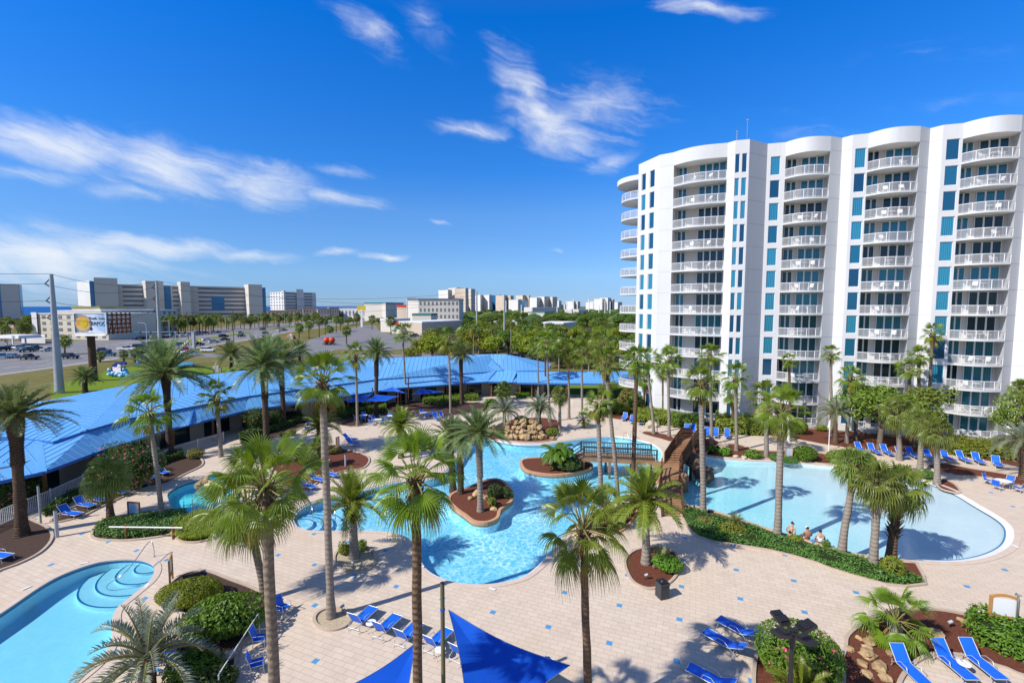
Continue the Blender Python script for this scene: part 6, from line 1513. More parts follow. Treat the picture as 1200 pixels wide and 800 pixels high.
m = MB(); m.box((0, -0.2, 0.35), (2.3, 2.2, 1.5)); m.box((0.2, 1.9, 0.3), (2.0, 1.6, 1.6)); put('pier', m.mesh('pier', M['deck_wood']), o)
# ---- rocks
def rock(p, r, mat, label, group, seed, flat=0.7):
    rg = random.Random(seed); o = MB(); R0 = r if isinstance(r, tuple) else (r, r * rg.uniform(.7, 1.0), r * flat)
    o.blob((0, 0, R0[2] * 0.55), R0, 8, 6, 0, 0.24, rg, False); return tag(o.build('rock', M[mat], None, p, rg.uniform(0, 6.28)), label, 'rock', group)
rg = random.Random(11); k = 0
for row, (y, z, n) in enumerate(((514.5, 0.0, 9), (511.5, 0.3, 8), (508.5, 0.6, 7), (505, 0.85, 5))):
    for i in range(n):
        x = 592 + (i + 0.5) * (44 / n) + rg.uniform(-1.2, 1.2); k += 1
        p = U(x, y + rg.uniform(-.6, .6)); p.z = z; rock(p, rg.uniform(0.36, 0.58), 'sandstone', 'tan boulder stacked in the rock waterfall of the lagoon', 'boulders of the rock waterfall', k, 0.8)
for i, (x, y, r) in enumerate(((578, 506, .6), (572, 510, .45), (637, 513, .5), (648, 515, .4))): rock(U(x, y), r, 'sandstone', ('pale rock at the far left foot of the waterfall', 'small pale rock left of the waterfall', 'white rock at the right end of the waterfall', 'small rock by the orange flowers')[i], 'rocks round the waterfall', 60 + i)
for i in range(22):
    t = i / 21; x = 804 + 22 * t + rg.uniform(-3, 3); y = 545 + 16 * t + rg.uniform(-4, 3); p = U(x, y); p.z = max(-0.5, 0.9 * (1 - t) + rg.uniform(-.5, .1)); rock(p, rg.uniform(0.45, 0.8), 'dark_rock', 'dark brown rock of the cascade under the bridge', 'rocks of the bridge cascade', 100 + i, 0.9)
for i, (x, y, r) in enumerate(((848, 524, .55), (853, 529, .4), (862, 536, .3), (872, 537, .28))): rock(U(x, y), r, 'boulder', ('large pale boulder at the far edge of the wide pool', 'medium pale boulder beside the largest one', 'small reddish stone left of the broad leaved shrub', 'small stone at the far pool coping')[i], 'stones at the far pool edge', 140 + i)
for i, (x, y, r) in enumerate(((763, 499, .7), (768, 500, .5), (758, 501, .4))): rock(U(x, y), r, 'boulder', ('large beige boulder by the white shower post', 'beige boulder right of the largest by the shower post', 'small beige boulder left of the shower post')[i], 'boulders by the shower', 150 + i)
for i, (x, y, r) in enumerate(((1099, 744, .40), (1021, 749, .22), (1019, 754, .33), (1016, 760, .25), (1017, 768, .42), (1043, 766, .26), (1011, 779, .27), (1031, 783, .40), (1016, 791, .28), (1038, 796, .33), (1022, 742, .24), (995, 761, .22), (1127, 727, .24), (1006, 748, .2))): rock(U(x, y), r, 'sandstone', 'flat tan stone lying on the brown mulch around the stubby fan palm', 'tan stones on the right mulch bed', 160 + i, 0.4)
for i, (x, y, r) in enumerate(((363, 554, .3), (372, 559, .25), (376, 563, .3), (386, 540, .25), (367, 549, .2))): rock(U(x, y), r, 'sandstone', 'tan stone on the brown mulch of the middle bed', 'tan stones of the middle bed', 180 + i, 0.5)
for i, (x, y, r) in enumerate(((559, 581, .5), (568, 584, .35), (578, 598, .3), (551, 585, .25))): rock(U(x, y), r, 'sandstone', ('large pale rock at the palm foot on the lagoon island', 'pale rock right of the island palm foot', 'small rock at the island point', 'small rock left on the lagoon island')[i], 'rocks on the lagoon island', 190 + i, 0.7)
for i, (x, y, r) in enumerate(((233, 571, .45), (240, 568, .6), (247, 570, .5))): rock(U(x, y), r, 'sandstone', 'tan rock on the ledge in the hot tub', 'rocks in the hot tub', 200 + i, 0.7)
for i, (x, y, r) in enumerate(((205, 625, .3), (208, 630, .25), (212, 748, .3), (270, 770, .35))): rock(U(x, y), r, 'boulder', ('pale stone at the left tip of the lily grass', 'small pale stone below the lily grass', 'pale stone behind the silver palm', 'pale stone beside the patio chairs')[i], 'loose stones at the left', 210 + i, 0.6)
# ---- boards, rails, bin, lamps, fence
def board(px, w, h, z, face, label, wood='timber', panel='board_blue', frame=0.10, arch=False, th=0.09):
    b = U(*px); o = empty('notice_board', (b.x, b.y, 0), face, label, 'notice board')
    m = MB()
    for x in (-w / 2, w / 2): m.box((x, 0, (z + h) / 2 + .02), (frame, th, z + h + 0.04))
    put('post', m.mesh('post', M[wood]), o)
    m = MB(); m.box((0, 0, z), (w - frame, th * .8, frame))
    if arch:
        for i in range(8):
            a, b_ = -w / 2 + w * i / 8, -w / 2 + w * (i + 1) / 8; f = lambda x: z + h + 0.12 * (1 - (2 * x / w) ** 2)
            m.bar((a, 0, f(a)), (b_, 0, f(b_)), th * .9, frame)
    else: m.box((0, 0, z + h), (w - frame, th * .8, frame))
    put('frame', m.mesh('frame', M[wood]), o)
    m = MB(); m.box((0, 0, z + h / 2), (w - frame, 0.03, h - frame)); put('panel', m.mesh('panel', M[panel]), o)
    return o
board((157.5, 608), 0.95, 1.05, 0.25, R(-8), 'brown framed information board with a blue panel beside the cabbage palm')
board((201, 682), 0.85, 0.95, 0.55, R(-62), 'wooden notice board seen edge on beside the lower left pool', 'light_wood', 'board_blue')
board((924, 541), 0.85, 0.95, 0.55, R(12), 'white notice board on a post before the orange necked fan palm', 'light_wood', 'board_white', 0.06)
nb = board((1174, 741), 1.05, 0.95, 0.85, R(-16), 'large wooden notice frame with a blank white sheet and arched top', 'light_wood', 'board_white', 0.11, True)
m = MB(); m.box((0.60, -0.10, 0.16), (0.32, 0.28, 0.34)); put('base_box', m.mesh('base_box', M['light_wood']), nb)
m = MB(); m.tube([(0.44, -0.13, 0.7), (0.44, -0.13, 2.05)], 0.05, 8); m.box((0.44, -0.13, 2.09), (0.26, 0.06, 0.05)); m.box((0.36, -0.16, 2.15), (0.07, 0.09, 0.10)); put('shower_pipe', m.mesh('shower_pipe', M['steel']), nb)
board((396, 531), 0.42, 1.3, 0.5, R(70), 'narrow wooden post sign by the two loungers', 'light_wood', 'board_white', 0.09)
def rail(name, pts, r, mat, label, cat='handrail', n=8):
    c = pts[0].copy(); c.z = 0; o = empty(name, c, 0, label, cat); m = MB(); m.tube([p - c for p in smooth_line(pts, 5)], r, n); put('tube', m.mesh('tube', M[mat]), o)
    m = MB(); m.tube([(0, 0, max(0.0, pts[0].z) * 0 + 0.01), (0, 0, 0.03)], r * 2.4, 10); put('flange', m.mesh('flange', M[mat]), o); return o
q0 = U(181, 652); q1 = q0 + Vector((-0.05, 0, 0.95)); w0 = U(126, 690, -0.5)
rail('pool_handrail', [q0, q1 * 1.0 + Vector((0, 0, -0.15)), q1 + Vector((-0.25, -0.1, 0.0)), U(150, 667, 0.55), U(127, 684, -0.05), w0], 0.024, 'steel', 'long steel handrail running down the steps of the lower left pool')
for (x, y), lb in (((216, 599), 'steel grab rail at the hot tub, left one'), ((226, 597), 'steel grab rail at the hot tub, right one'), ((731, 515), 'steel grab rail at the far lagoon edge, left one'), ((739, 514), 'steel grab rail at the far lagoon edge, right one'), ((390, 604), 'steel grab rail in the rounded lagoon steps, right one'), ((364, 600), 'steel grab rail in the rounded lagoon steps, left one')):
    b = U(x, y, 0.0); rail('grab_rail', [b, b + Vector((0, 0, 0.8)), b + Vector((0.25, -0.35, 0.85)), b + Vector((0.55, -0.9, 0.3)), b + Vector((0.6, -1.0, -0.6))], 0.022, 'steel', lb)
pa, pb = U(128, 628, 1.0), U(213, 629, 1.0); pa, pb = U(128, 617, 0.85), U(214, 618, 0.85)
c = Vector((pa.x, pa.y, 0)); o = empty('barrier_rail', c, 0, 'long white pipe rail on two wooden posts across the ground cover', 'barrier'); m = MB(); m.tube([pa - c, pb - c], 0.05, 8); put('rail', m.mesh('rail', M['white_plastic']), o)
for t in (0.22, 0.86): p = pa.lerp(pb, t) - c; m = MB(); m.tube([(p.x, p.y + .06, -0.05), (p.x, p.y + .06, 1.0)], 0.09, 8); put('post', m.mesh('post', M['timber']), o)
c = U(322, 690); c2 = U(256, 790, 0.9)
o = empty('barrier_rail', (c.x, c.y, 0), 0, 'slanting white pipe rail beside the shaded patio chairs', 'barrier'); m = MB(); m.tube([U(303, 718, 1.1) - c, c2 - c], 0.025, 8); put('rail', m.mesh('rail', M['white_plastic']), o)
for p in (U(303, 718, 1.1), c2): m = MB(); m.tube([(p.x - c.x, p.y - c.y, 0), (p.x - c.x, p.y - c.y, p.z)], 0.03, 8); put('post', m.mesh('post', M['white_plastic']), o)
b = U(776, 699); o = empty('trash_bin', b, 0.3, 'dark square litter bin with tapered top beside the round mulch bed', 'litter bin'); m = MB()
m.prism([(-.27, -.27), (.27, -.27), (.27, .27), (-.27, .27)], 0, 0.78); m.prism([(-.30, -.30), (.30, -.30), (.30, .30), (-.30, .30)], 0.78, 0.86); put('body', m.mesh('body', M['bin_dark']), o)
m = MB(); m.prism([(-.24, -.24), (.24, -.24), (.24, .24), (-.24, .24)], 0.86, 0.93); m.tube([(0, 0, .93), (0, 0, .99)], [0.14, 0.10], 12); put('lid', m.mesh('lid', M['black_metal']), o)
pole('bollard', (67, 629), 1.9, 0.115, 'galvanised', 'pale grey bollard post at the left deck edge', 'bollard')
pole('downpipe', (48, 614), 2.9, 0.07, 'galvanised', 'thin grey pipe under the corner of the blue porch roof', 'pipe')
pole('bollard', (405, 546), 1.2, 0.09, 'galvanised', 'short grey post on the brown mulch of the middle bed', 'bollard')
pole('light_pole', (971, 527), 3.4, 0.05, 'white_plastic', 'slim white light pole behind the ferny shrub', 'light pole')
pole('shower_post', (770, 507), 2.2, 0.06, 'white_plastic', 'white shower post by the beige boulders', 'shower')
pole('umbrella_post', (924, 517), 1.9, 0.16, 'white_plastic', 'thick white post behind the white notice board', 'post')
def spot(px, label):
    b = U(*px); o = empty('garden_light', (b.x, b.y, 0), 0, label, 'garden light', 'small garden lights'); m = MB(); m.tube([(0, 0, 0), (0, 0, .25)], 0.02, 6); put('stake', m.mesh('stake', M['black_metal']), o); m = MB(); m.tube([(-.08, 0, .26), (.1, 0, .34)], 0.075, 10); put('head', m.mesh('head', M['galvanised']), o)
spot((401, 716), 'small garden light on the rim of the gravel ring with the tallest palm'); spot((907, 638), 'small garden light in the juniper left of the bathers'); spot((1030, 676), 'small garden light in the juniper below the palm pair'); spot((1070, 760), 'small garden light on the mulch below the stubby palm'); spot((1113, 735), 'silver garden light on the mulch left of the hedge'); spot((757, 679), 'small garden light at the front of the round mulch bed'); spot((414, 664), 'small garden light in the gravel ring by the lagoon'); spot((866, 632), 'small white garden light on the pool bank'); spot((207, 572), 'small light on the coping of the hot tub')
# four headed lamp at the lower right
b = Vector((UY(926, 800, 16.5).x, 16.5, 0)); hp = UY(928, 740, 16.5)
o = empty('lamp_post', b, 0, 'black lamp post with four square flood light heads', 'lamp post'); m = MB(); m.tube([(0, 0, 0), (0, 0, hp.z)], [0.085, 0.075], 12); m.tube([(0, 0, hp.z - 0.5), (0, 0, hp.z - 0.1)], 0.11, 12); m.box((0, 0, hp.z + .02), (0.22, 0.22, 0.16)); put('post', m.mesh('post', M['black_metal']), o)
for k, a in enumerate((-2.75, -1.35, 0.25, 1.75)):
    d = Vector((math.cos(a), math.sin(a), 0)); m = MB(); m.bar(d * 0.1 + Vector((0, 0, hp.z + .02)), d * 0.34 + Vector((0, 0, hp.z + .08)), 0.07, 0.07)
    c = d * 0.62 + Vector((0, 0, hp.z + 0.12)); Mx = Matrix.Rotation(a, 4, 'Z') @ Matrix.Rotation(R(-14), 4, 'Y'); m.box(c, (0.62, 0.42, 0.13), 0, 0, Mx); m.box(c + Vector((0, 0, .085)) - d * 0.14, (0.26, 0.38, 0.06), 0, 0, Mx)
    for q in range(6): m.box(c + d * (0.02 + 0.045 * q) + Vector((0, 0, .075)), (0.016, 0.36, 0.05), 0, 0, Mx)
    put('lamp_head', m.mesh('lamp_head', M['black_metal']), o)
def fence(pts, h, label, mat='white_fence', gap=0.13):
    c = Vector((pts[0].x, pts[0].y, 0)); o = empty('picket_fence', c, 0, label, 'fence'); m = MB(); pm_ = MB()
    for a, b in zip(pts, pts[1:]):
        d = b - a; L = d.length; n = int(L / gap); rz = math.atan2(d.y, d.x)
        for z in (0.12, h - 0.06): m.bar(a - c + Vector((0, 0, z)), b - c + Vector((0, 0, z)), 0.04, 0.06)
        for i in range(n): p = a + d * ((i + .5) / n) - c; m.box((p.x, p.y, h / 2), (0.035, 0.03, h - 0.05), rz)
        k = max(1, round(L / 2.4))
        for i in range(k + 1): p = a + d * (i / k) - c; pm_.box((p.x, p.y, h / 2 + .05), (0.09, 0.09, h + .1), rz)
    put('pickets', m.mesh('pickets', M[mat]), o); put('posts', pm_.mesh('posts', M[mat]), o)
fence([U(-40, 634), U(22, 606), U(60, 590), U(98, 572)], 1.2, 'white picket fence before the left porch of the pavilion')
fence([U(140, 568), U(165, 552), U(200, 536), U(232, 526), U(262, 517)], 1.1, 'white picket fence behind the upper left loungers')
fence([U(652, 474), U(690, 478), U(712, 478)], 1.0, 'low white fence under the walkway roof', gap=0.3)
for i, (x, y) in enumerate(((98, 660), (31, 689), (172, 686), (577, 690), (493, 664), (655, 640), (1190, 640))):
    q = U(x, y); m = MB(); m.box((q.x, q.y, .034), (.42, .16, .006), R(30 + 40 * i)); tag(m.build('depth_marker', M['board_white']), kind='structure')
# ---- balcony furniture
def make_bal_chair():
    o = empty('balcony_chair'); m = MB(); m.box((0, 0, .40), (.5, .5, .05)); m.bar((-.24, 0, .42), (-.36, 0, .92), .48, .04)
    for y in (-.26, .26): m.bar((-.28, y, .62), (.25, y, .62), .06, .04)
    put('seat', m.mesh('seat', M['white_plastic']), o)
    for x in (.22, -.22):
        for y in (-.22, .22): m = MB(); m.bar((x, y, .4), (x * 1.1, y * 1.1, 0), .05, .05); put('leg', m.mesh('leg', M['white_plastic']), o)
    return o
def make_bal_table():
    o = empty('balcony_table'); m = MB(); m.tube([(0, 0, .66), (0, 0, .70)], .38, 16); put('table_top', m.mesh('table_top', M['white_plastic']), o); m = MB(); m.tube([(0, 0, 0), (0, 0, .66)], .05, 8); m.tube([(0, 0, 0), (0, 0, .04)], .24, 12); put('pedestal', m.mesh('pedestal', M['white_plastic']), o); return o
BC, BT = None, None; rg = random.Random(21)
BAYN = ['left bay', 'second bay', 'third bay', 'fourth bay', 'right edge bay']; FLN = ['ground', 'first', 'second', 'third', 'fourth', 'fifth', 'sixth', 'seventh', 'eighth', 'ninth', 'tenth', 'top']
for bi, B in enumerate(BAYS[:4]):
    for k, (A, d, nrm, L, rz) in enumerate(B):
        if rg.random() < 0.22: continue
        for s, side in ((0.38, 'left'), (0.70, 'right')):
            if rg.random() < 0.2: continue
            if BC is None: BC = make_bal_chair(); o = BC
            else: o = copy_tree(BC)
            o.location = A + d * (L * s) + nrm * rg.uniform(0.0, 0.3); o.rotation_euler = (0, 0, rz - math.pi / 2 + rg.uniform(-1.2, 1.2)); tag(o, '%s white chair on the %s floor balcony of the %s' % (side, FLN[k], BAYN[bi]), 'chair', 'white chairs on the tower balconies')
        if rg.random() < 0.6:
            if BT is None: BT = make_bal_table(); o = BT
            else: o = copy_tree(BT)
            o.location = A + d * (L * 0.54) + nrm * 0.2; tag(o, 'white table on the %s floor balcony of the %s' % (FLN[k], BAYN[bi]), 'table', 'white tables on the tower balconies')
# ---- the three bathers
simple('skin', (0.50, 0.27, 0.17), (0.45, 0.23, 0.14), 3.0, 0.55, 0.4); simple('tan_skin', (0.40, 0.19, 0.10), (0.36, 0.17, 0.09), 3.0, 0.55, 0.4)
simple('black_cloth', (0.016, 0.016, 0.020), None, 3.0, 0.8, 0.2); simple('white_cloth', (0.78, 0.77, 0.76), (0.72, 0.71, 0.70), 3.0, 0.85, 0.2); simple('blue_cloth', (0.10, 0.25, 0.48), None, 3.0, 0.85, 0.2); simple('hair_dark', (0.03, 0.02, 0.014), None, 8.0, 0.6, 0.3)
def skin_mesh(name, verts, edges, mat, parent, root=0, sub=2):
    me = bpy.data.meshes.new(name); me.from_pydata([v[:3] for v in verts], edges, []); me.materials.append(M[mat]); o = put(name, me, parent)
    o.modifiers.new('skin', 'SKIN'); sv = me.skin_vertices[0].data
    for i, v in enumerate(verts): sv[i].radius = (v[3], v[4] if len(v) > 4 else v[3]); sv[i].use_root = (i == root)
    s = o.modifiers.new('sub', 'SUBSURF'); s.levels = s.render_levels = sub
    for p in me.polygons: p.use_smooth = True
    o.modifiers['skin'].use_smooth_shade = True; return o
def person(loc, rz, pose, label, skinm, suit, hairm, cap=None):
    o = empty('person', loc, rz, label, 'person'); V = []; E = []
    J = pose
    def add(p, r, prev=None, r2=None):
        V.append((*p, r) if r2 is None else (*p, r, r2)); i = len(V) - 1
        if prev is not None: E.append((prev, i))
        return i
    pel = add(J['pelvis'], .155, None, .11); wa = add(J['waist'], .125, pel, .095); ch = add(J['chest'], .15, wa, .11); nk = add(J['neck'], .055, ch); hd0 = add(J['head0'], .075, nk, .085); hd1 = add(J['head1'], .085, hd0, .10); add(J['head2'], .05, hd1, .06)
    f = Vector(J['face']); add(Vector(J['head0']) + f * .11 + Vector((0, 0, .035)), .014, hd0)        # nose
    for s in ('L', 'R'):
        sh = add(J['sh' + s], .062, ch); el = add(J['el' + s], .045, sh); wr = add(J['wr' + s], .030, el); hp_ = Vector(J['hand' + s]); ha = add(hp_, .034, wr, .016); dv = (hp_ - Vector(J['wr' + s])).normalized(); sx = dv.cross(Vector((0, 0, 1))); sx = sx.normalized() if sx.length > .1 else Vector((1, 0, 0))
        for q, (u, l) in enumerate(((-.03, .07), (-.01, .085), (.012, .08), (.032, .06))): k_ = add(hp_ + sx * u + dv * .03, .010, ha); add(hp_ + sx * u * 1.15 + dv * (.03 + l) - Vector((0, 0, .015)), .008, k_)
        add(hp_ - sx * .055 + dv * .01, .010, ha)
        th = add(J['hip' + s], .095, pel); kn = add(J['kn' + s], .062, th); an = add(J['an' + s], .040, kn); add(J['toe' + s], .036, an, .028)
    skin_mesh('body', V, E, skinm, o)
    if suit:
        sv = [(*J['pelvis'], .170, .125), (*J['waist'], .137, .107), (*J['chest'], .162, .122)]; se = [(0, 1), (1, 2)]
        if suit[1] == 'shirt':
            n = Vector(J['neck']); sv.append((*(Vector(J['chest']).lerp(n, .55)), .085, .08)); se.append((2, 3))
            for s in ('L', 'R'): i = len(sv); sv.append((*J['sh' + s], .075)); se.append((2, i))
        if suit[1] == 'trunks': sv = [(*J['pelvis'], .172, .127), (*Vector(J['pelvis']).lerp(Vector(J['hipL']).lerp(Vector(J['knL']), .5), 1), .11), (*Vector(J['hipR']).lerp(Vector(J['knR']), .5), .11)]; se = [(0, 1), (0, 2)]
        skin_mesh('swimwear' if suit[1] != 'shirt' else 'shirt', sv, se, suit[0], o)
    h = Vector(J['head0']).lerp(Vector(J['head1']), .8); m = MB(); m.blob(h - f * .025 + Vector((0, 0, .03)), (.103, .108, .10), 12, 8, 0); put('hair', m.mesh('hair', M[hairm]), o)
    if cap: m = MB(); m.blob(h + Vector((0, 0, .055)), (.112, .116, .085), 12, 8, 0); m.bar(h + f * .06 + Vector((0, 0, .05)), h + f * .20 + Vector((0, 0, .03)), .16, .02); put('cap', m.mesh('cap', M[cap]), o)
    return o
stand = dict(pelvis=(0, 0, .95), waist=(0.02, 0, 1.10), chest=(0.10, 0, 1.32), neck=(0.19, 0, 1.48), head0=(0.25, 0, 1.57), head1=(0.27, 0, 1.66), head2=(0.28, 0, 1.72), face=(.85, 0, -.5), shL=(0.10, .19, 1.40), elL=(0.02, .30, 1.16), wrL=(0.12, .20, .98), handL=(.14, .14, .95), shR=(0.10, -.19, 1.40), elR=(0.02, -.31, 1.16), wrR=(.12, -.20, .98), handR=(.14, -.14, .95), hipL=(0, .10, .86), knL=(.03, .11, .48), anL=(-.02, .12, .08), toeL=(.14, .13, .03), hipR=(0, -.10, .86), knR=(.04, -.10, .48), anR=(0, -.11, .08), toeR=(.16, -.12, .03))
sit = dict(pelvis=(0, 0, .13), waist=(-.02, 0, .30), chest=(.0, 0, .52), neck=(.04, 0, .68), head0=(.08, 0, .77), head1=(.09, 0, .86), head2=(.09, 0, .92), face=(1, 0, -.15), shL=(0, .20, .60), elL=(.06, .29, .36), wrL=(.26, .22, .20), handL=(.33, .18, .18), shR=(0, -.20, .60), elR=(.06, -.29, .36), wrR=(.26, -.22, .20), handR=(.33, -.18, .18), hipL=(.10, .10, .12), knL=(.48, .13, .12), anL=(.52, .13, -.28), toeL=(.66, .14, -.34), hipR=(.10, -.10, .12), knR=(.48, -.12, .12), anR=(.53, -.12, -.28), toeR=(.67, -.13, -.34))
p = U(926, 632); person((p.x, p.y, -0.55), R(35), stand, 'woman in a black swimsuit and white visor standing in the wide pool', 'skin', ('black_cloth', 'suit'), 'hair_dark', 'white_cloth')
p = U(946, 633.5); person((p.x, p.y, 0.03), R(80), sit, 'bare backed bather with a white cap seated on the pool edge', 'tan_skin', ('white_cloth', 'trunks'), 'hair_dark', 'white_cloth')
p = U(961, 637.5); person((p.x, p.y, 0.03), R(75), sit, 'bather in a white sleeveless shirt seated on the pool edge', 'skin', ('white_cloth', 'shirt'), 'hair_dark', None)
o = empty('towel', U(953, 635.5) + Vector((0, 0, .03)), 0.4, 'folded blue towel between the two seated bathers', 'towel'); m = MB(); m.box((0, 0, .05), (.32, .28, .10)); m.box((.02, .01, .115), (.29, .25, .03)); put('cloth', m.mesh('cloth', M['blue_cloth']), o)
# ================================================================== beyond the resort
def B2(px, Y): p = UY(px, 360, Y); return Vector((p.x, Y, 0))
def ztop(px, py, Y): return UY(px, py, Y).z
simple('bld_white', (0.66, 0.65, 0.63), (0.60, 0.59, 0.57), 0.05, 0.8, 0.2, co='World'); simple('bld_cream', (0.60, 0.54, 0.42), (0.55, 0.49, 0.38), 0.05, 0.8, 0.2, co='World')
simple('bld_grey', (0.62, 0.575, 0.51), (0.56, 0.52, 0.46), 0.05, 0.8, 0.2, co='World'); simple('bld_beige', (0.58, 0.48, 0.38), None, 0.05, 0.8, 0.2, co='World')
simple('bld_band', (0.13, 0.15, 0.18), (0.17, 0.19, 0.22), 0.2, 0.4, 0.4, co='World'); simple('bld_glass', (0.03, 0.14, 0.30), (0.04, 0.19, 0.36), 0.2, 0.15, 0.5, 0.2, co='World')
simple('bld_roof', (0.50, 0.50, 0.49), (0.42, 0.42, 0.42), 0.1, 0.9, 0.2, co='World'); simple('tan_roof', (0.40, 0.25, 0.19), (0.33, 0.20, 0.15), 0.2, 0.9, 0.2, co='World')
simple('olive_roof', (0.30, 0.30, 0.10), None, 0.2, 0.7, 0.2, co='World'); simple('teal_roof', (0.02, 0.20, 0.26), None, 0.2, 0.6, 0.3, co='World'); simple('red_roof', (0.50, 0.045, 0.03), None, 0.2, 0.6, 0.3, co='World'); simple('green_roof', (0.07, 0.20, 0.17), None, 0.2, 0.7, 0.3, co='World'); simple('white_roof', (0.74, 0.73, 0.71), None, 0.2, 0.8, 0.3, co='World')
simple('yellow_paint', (0.70, 0.52, 0.02), None, 0.5, 0.6, 0.3); simple('rust', (0.20, 0.07, 0.035), (0.11, 0.045, 0.03), 1.2, 0.9, 0.2); simple('brown_pole', (0.10, 0.055, 0.035), (0.07, 0.04, 0.028), 0.6, 0.8, 0.2)
def building(name, front, ytop, depth, label, wall='bld_white', roof='bld_roof', floors=0, bands=(), glass=(), base=0.0, cat='building', parapet=0.5, grid=(), ledge=True):
    """front: [(photo x, distance), ...] from left to right; bands: (segment, from, to) storeys of balconies; grid: (segment, cols) single windows"""
    P = [B2(x, Y) for x, Y in front]; c = sum(P, Vector()) / len(P); o = empty(name, (c.x, c.y, 0), 0, label, cat)
    h = ztop(front[0][0] if len(front) < 3 else front[len(front) // 2][0], ytop, front[len(front) // 2][1] if len(front) > 2 else front[0][1])
    Q = [p - c for p in P]; d = (Q[-1] - Q[0]).normalized(); n = Vector((-d.y, d.x, 0)); back = [q + n * depth for q in (Q[-1], Q[0])]
    m = MB(); m.prism(Q + back, base - 0.05, h); put('wall', m.mesh('wall', M[wall]), o)
    m = MB(); m.prism(offset_loop(Q + back, 0.3 if ledge else 0.02), h, h + parapet); put('roof', m.mesh('roof', M[roof]), o)
    fl = max(1, floors); fh = (h - base) / fl
    for (s, a, b) in bands:
        p, q = Q[s], Q[s + 1]; e = (q - p); L = e.length; e.normalize(); nn = Vector((e.y, -e.x, 0)); me = None
        for k in range(fl):
            if me is None:
                m = MB(); m.bar(p + e * L * a + nn * .05, p + e * L * b + nn * .05, 0.16, fh * 0.46); me = m.mesh('balcony_row', M['bld_band'])
            put('balcony_row', me, o, (0, 0, base + fh * (k + .55)))
    for (s, cols) in grid:
        p, q = Q[s], Q[s + 1]; e = (q - p); L = e.length; e.normalize(); nn = Vector((e.y, -e.x, 0)); w = L / cols * 0.42; me = None
        for k in range(fl):
            for j in range(cols):
                if me is None: m = MB(); m.box((0, 0, 0), (w, 0.16, fh * .5)); me = m.mesh('window', M['bld_band'])
                z = p + e * (L * (j + .5) / cols) + nn * .04; put('window', me, o, (z.x, z.y, base + fh * (k + .55)), math.atan2(e.y, e.x))
    for (s, a, b, z0, z1) in glass:
        p, q = Q[s], Q[s + 1]; e = (q - p); L = e.length; e.normalize(); nn = Vector((e.y, -e.x, 0)); m = MB(); m.bar(p + e * L * a + nn * .12 + Vector((0, 0, (z0 + z1) / 2 * h)), p + e * L * b + nn * .12 + Vector((0, 0, (z0 + z1) / 2 * h)), 0.3, (z1 - z0) * h); put('glass_wall', m.mesh('glass_wall', M['bld_glass']), o)
    return o, h
def blocks(o, items):          # extra masses of the same building
    c = o.location
    for (nm, front, yt, depth, mat) in items:
        P = [B2(x, Y) - c for x, Y in front]; P = [Vector((p.x, p.y, 0)) for p in P]; h = ztop(front[len(front) // 2][0], yt, front[len(front) // 2][1]); d = (P[-1] - P[0]).normalized(); n = Vector((-d.y, d.x, 0))
        rd = lambda p: p + (p + Vector((c.x, c.y, 0))).normalized() * depth
        m = MB(); m.prism(P + [rd(P[-1]), rd(P[0])], -0.05, h); put(nm, m.mesh(nm, M[mat]), o)
# long condominium at the left
o, h = building('condominium', [(112, 475), (312, 572)], 333, 22, 'long grey beachfront condominium with many balcony rows behind the billboard', 'bld_grey', 'bld_grey', 8, [(0, .14, .28), (0, .41, .485), (0, .56, .88)], [(0, .32, .40, 0.05, 1.0), (0, .64, .72, .3, .72)])
blocks(o, [('end_tower', [(92, 486), (107, 466), (112, 470)], 329, 18, 'bld_white'), ('stair_tower', [(112, 468), (139.5, 482)], 326, 22, 'bld_grey'), ('lift_tower', [(168, 500), (172, 494), (193, 508)], 329, 24, 'bld_grey'), ('stair_tower', [(209, 522), (213, 508), (224, 515)], 330, 26, 'bld_grey'), ('stair_tower', [(287, 560), (292, 545), (308, 556)], 333, 26, 'bld_grey'), ('glass_corner', [(308, 558), (312, 561)], 337, 24, 'bld_glass'), ('glass_corner', [(106.6, 465.5), (112, 468.5)], 329.5, 4, 'bld_glass')])
building('condominium', [(-40, 395), (24, 432), (27, 440)], 334, 24, 'tall grey block cut off by the left edge before the sea', 'bld_grey', 'bld_roof', 10, (), [(0, .60, .635, 0, 1), (1, 0, 1, 0, 1)])
o, h = building('condominium', [(317, 835), (333, 795), (369, 858)], 342, 30, 'white apartment block standing alone beside the open sea', 'bld_white', 'bld_grey', 8, [(1, .05, .42), (1, .64, .92)], (), 0, grid=((0, 5),))
blocks(o, [('lift_tower', [(348, 818), (356, 832)], 339, 30, 'bld_white'), ('lift_tower', [(330, 803), (333, 795), (335, 799)], 340.5, 12, 'bld_beige')])
# hotel and its neighbours behind the billboard
o, h = building('hotel', [(36, 232), (125, 222)], 368, 24, 'cream three storey hotel behind the tall concrete pole', 'bld_cream', 'bld_grey', 4, (), (), 0, grid=((0, 9),)); blocks(o, [('end_pier', [(36, 231), (42, 230.2)], 366, 6, 'bld_white'), ('entrance_hall', [(22, 205), (50, 203)], 393.5, 14, 'bld_white')])
building('hotel', [(118, 236), (156, 262), (207, 292)], 364, 22, 'grey hotel wing with a white roof edge behind the second concrete pole', 'bld_grey', 'white_roof', 4, (), (), 0, grid=((1, 8),))
building('shop', [(84, 262), (117, 258)], 361, 14, 'low building with an olive green roof above the billboard', 'bld_cream', 'olive_roof', 1, parapet=1.0)
o, h = building('canopy', [(-12, 192), (19, 190)], 396.5, 8, 'white flat canopy on posts at the left edge', 'white_plastic', 'white_roof', 1, base=4.2, cat='canopy')
for x in (-4, 4):
    for y in (-1, 4): m = MB(); m.box((x, y, 2.1), (.4, .4, 4.2)); put('post', m.mesh('post', M['white_plastic']), o)
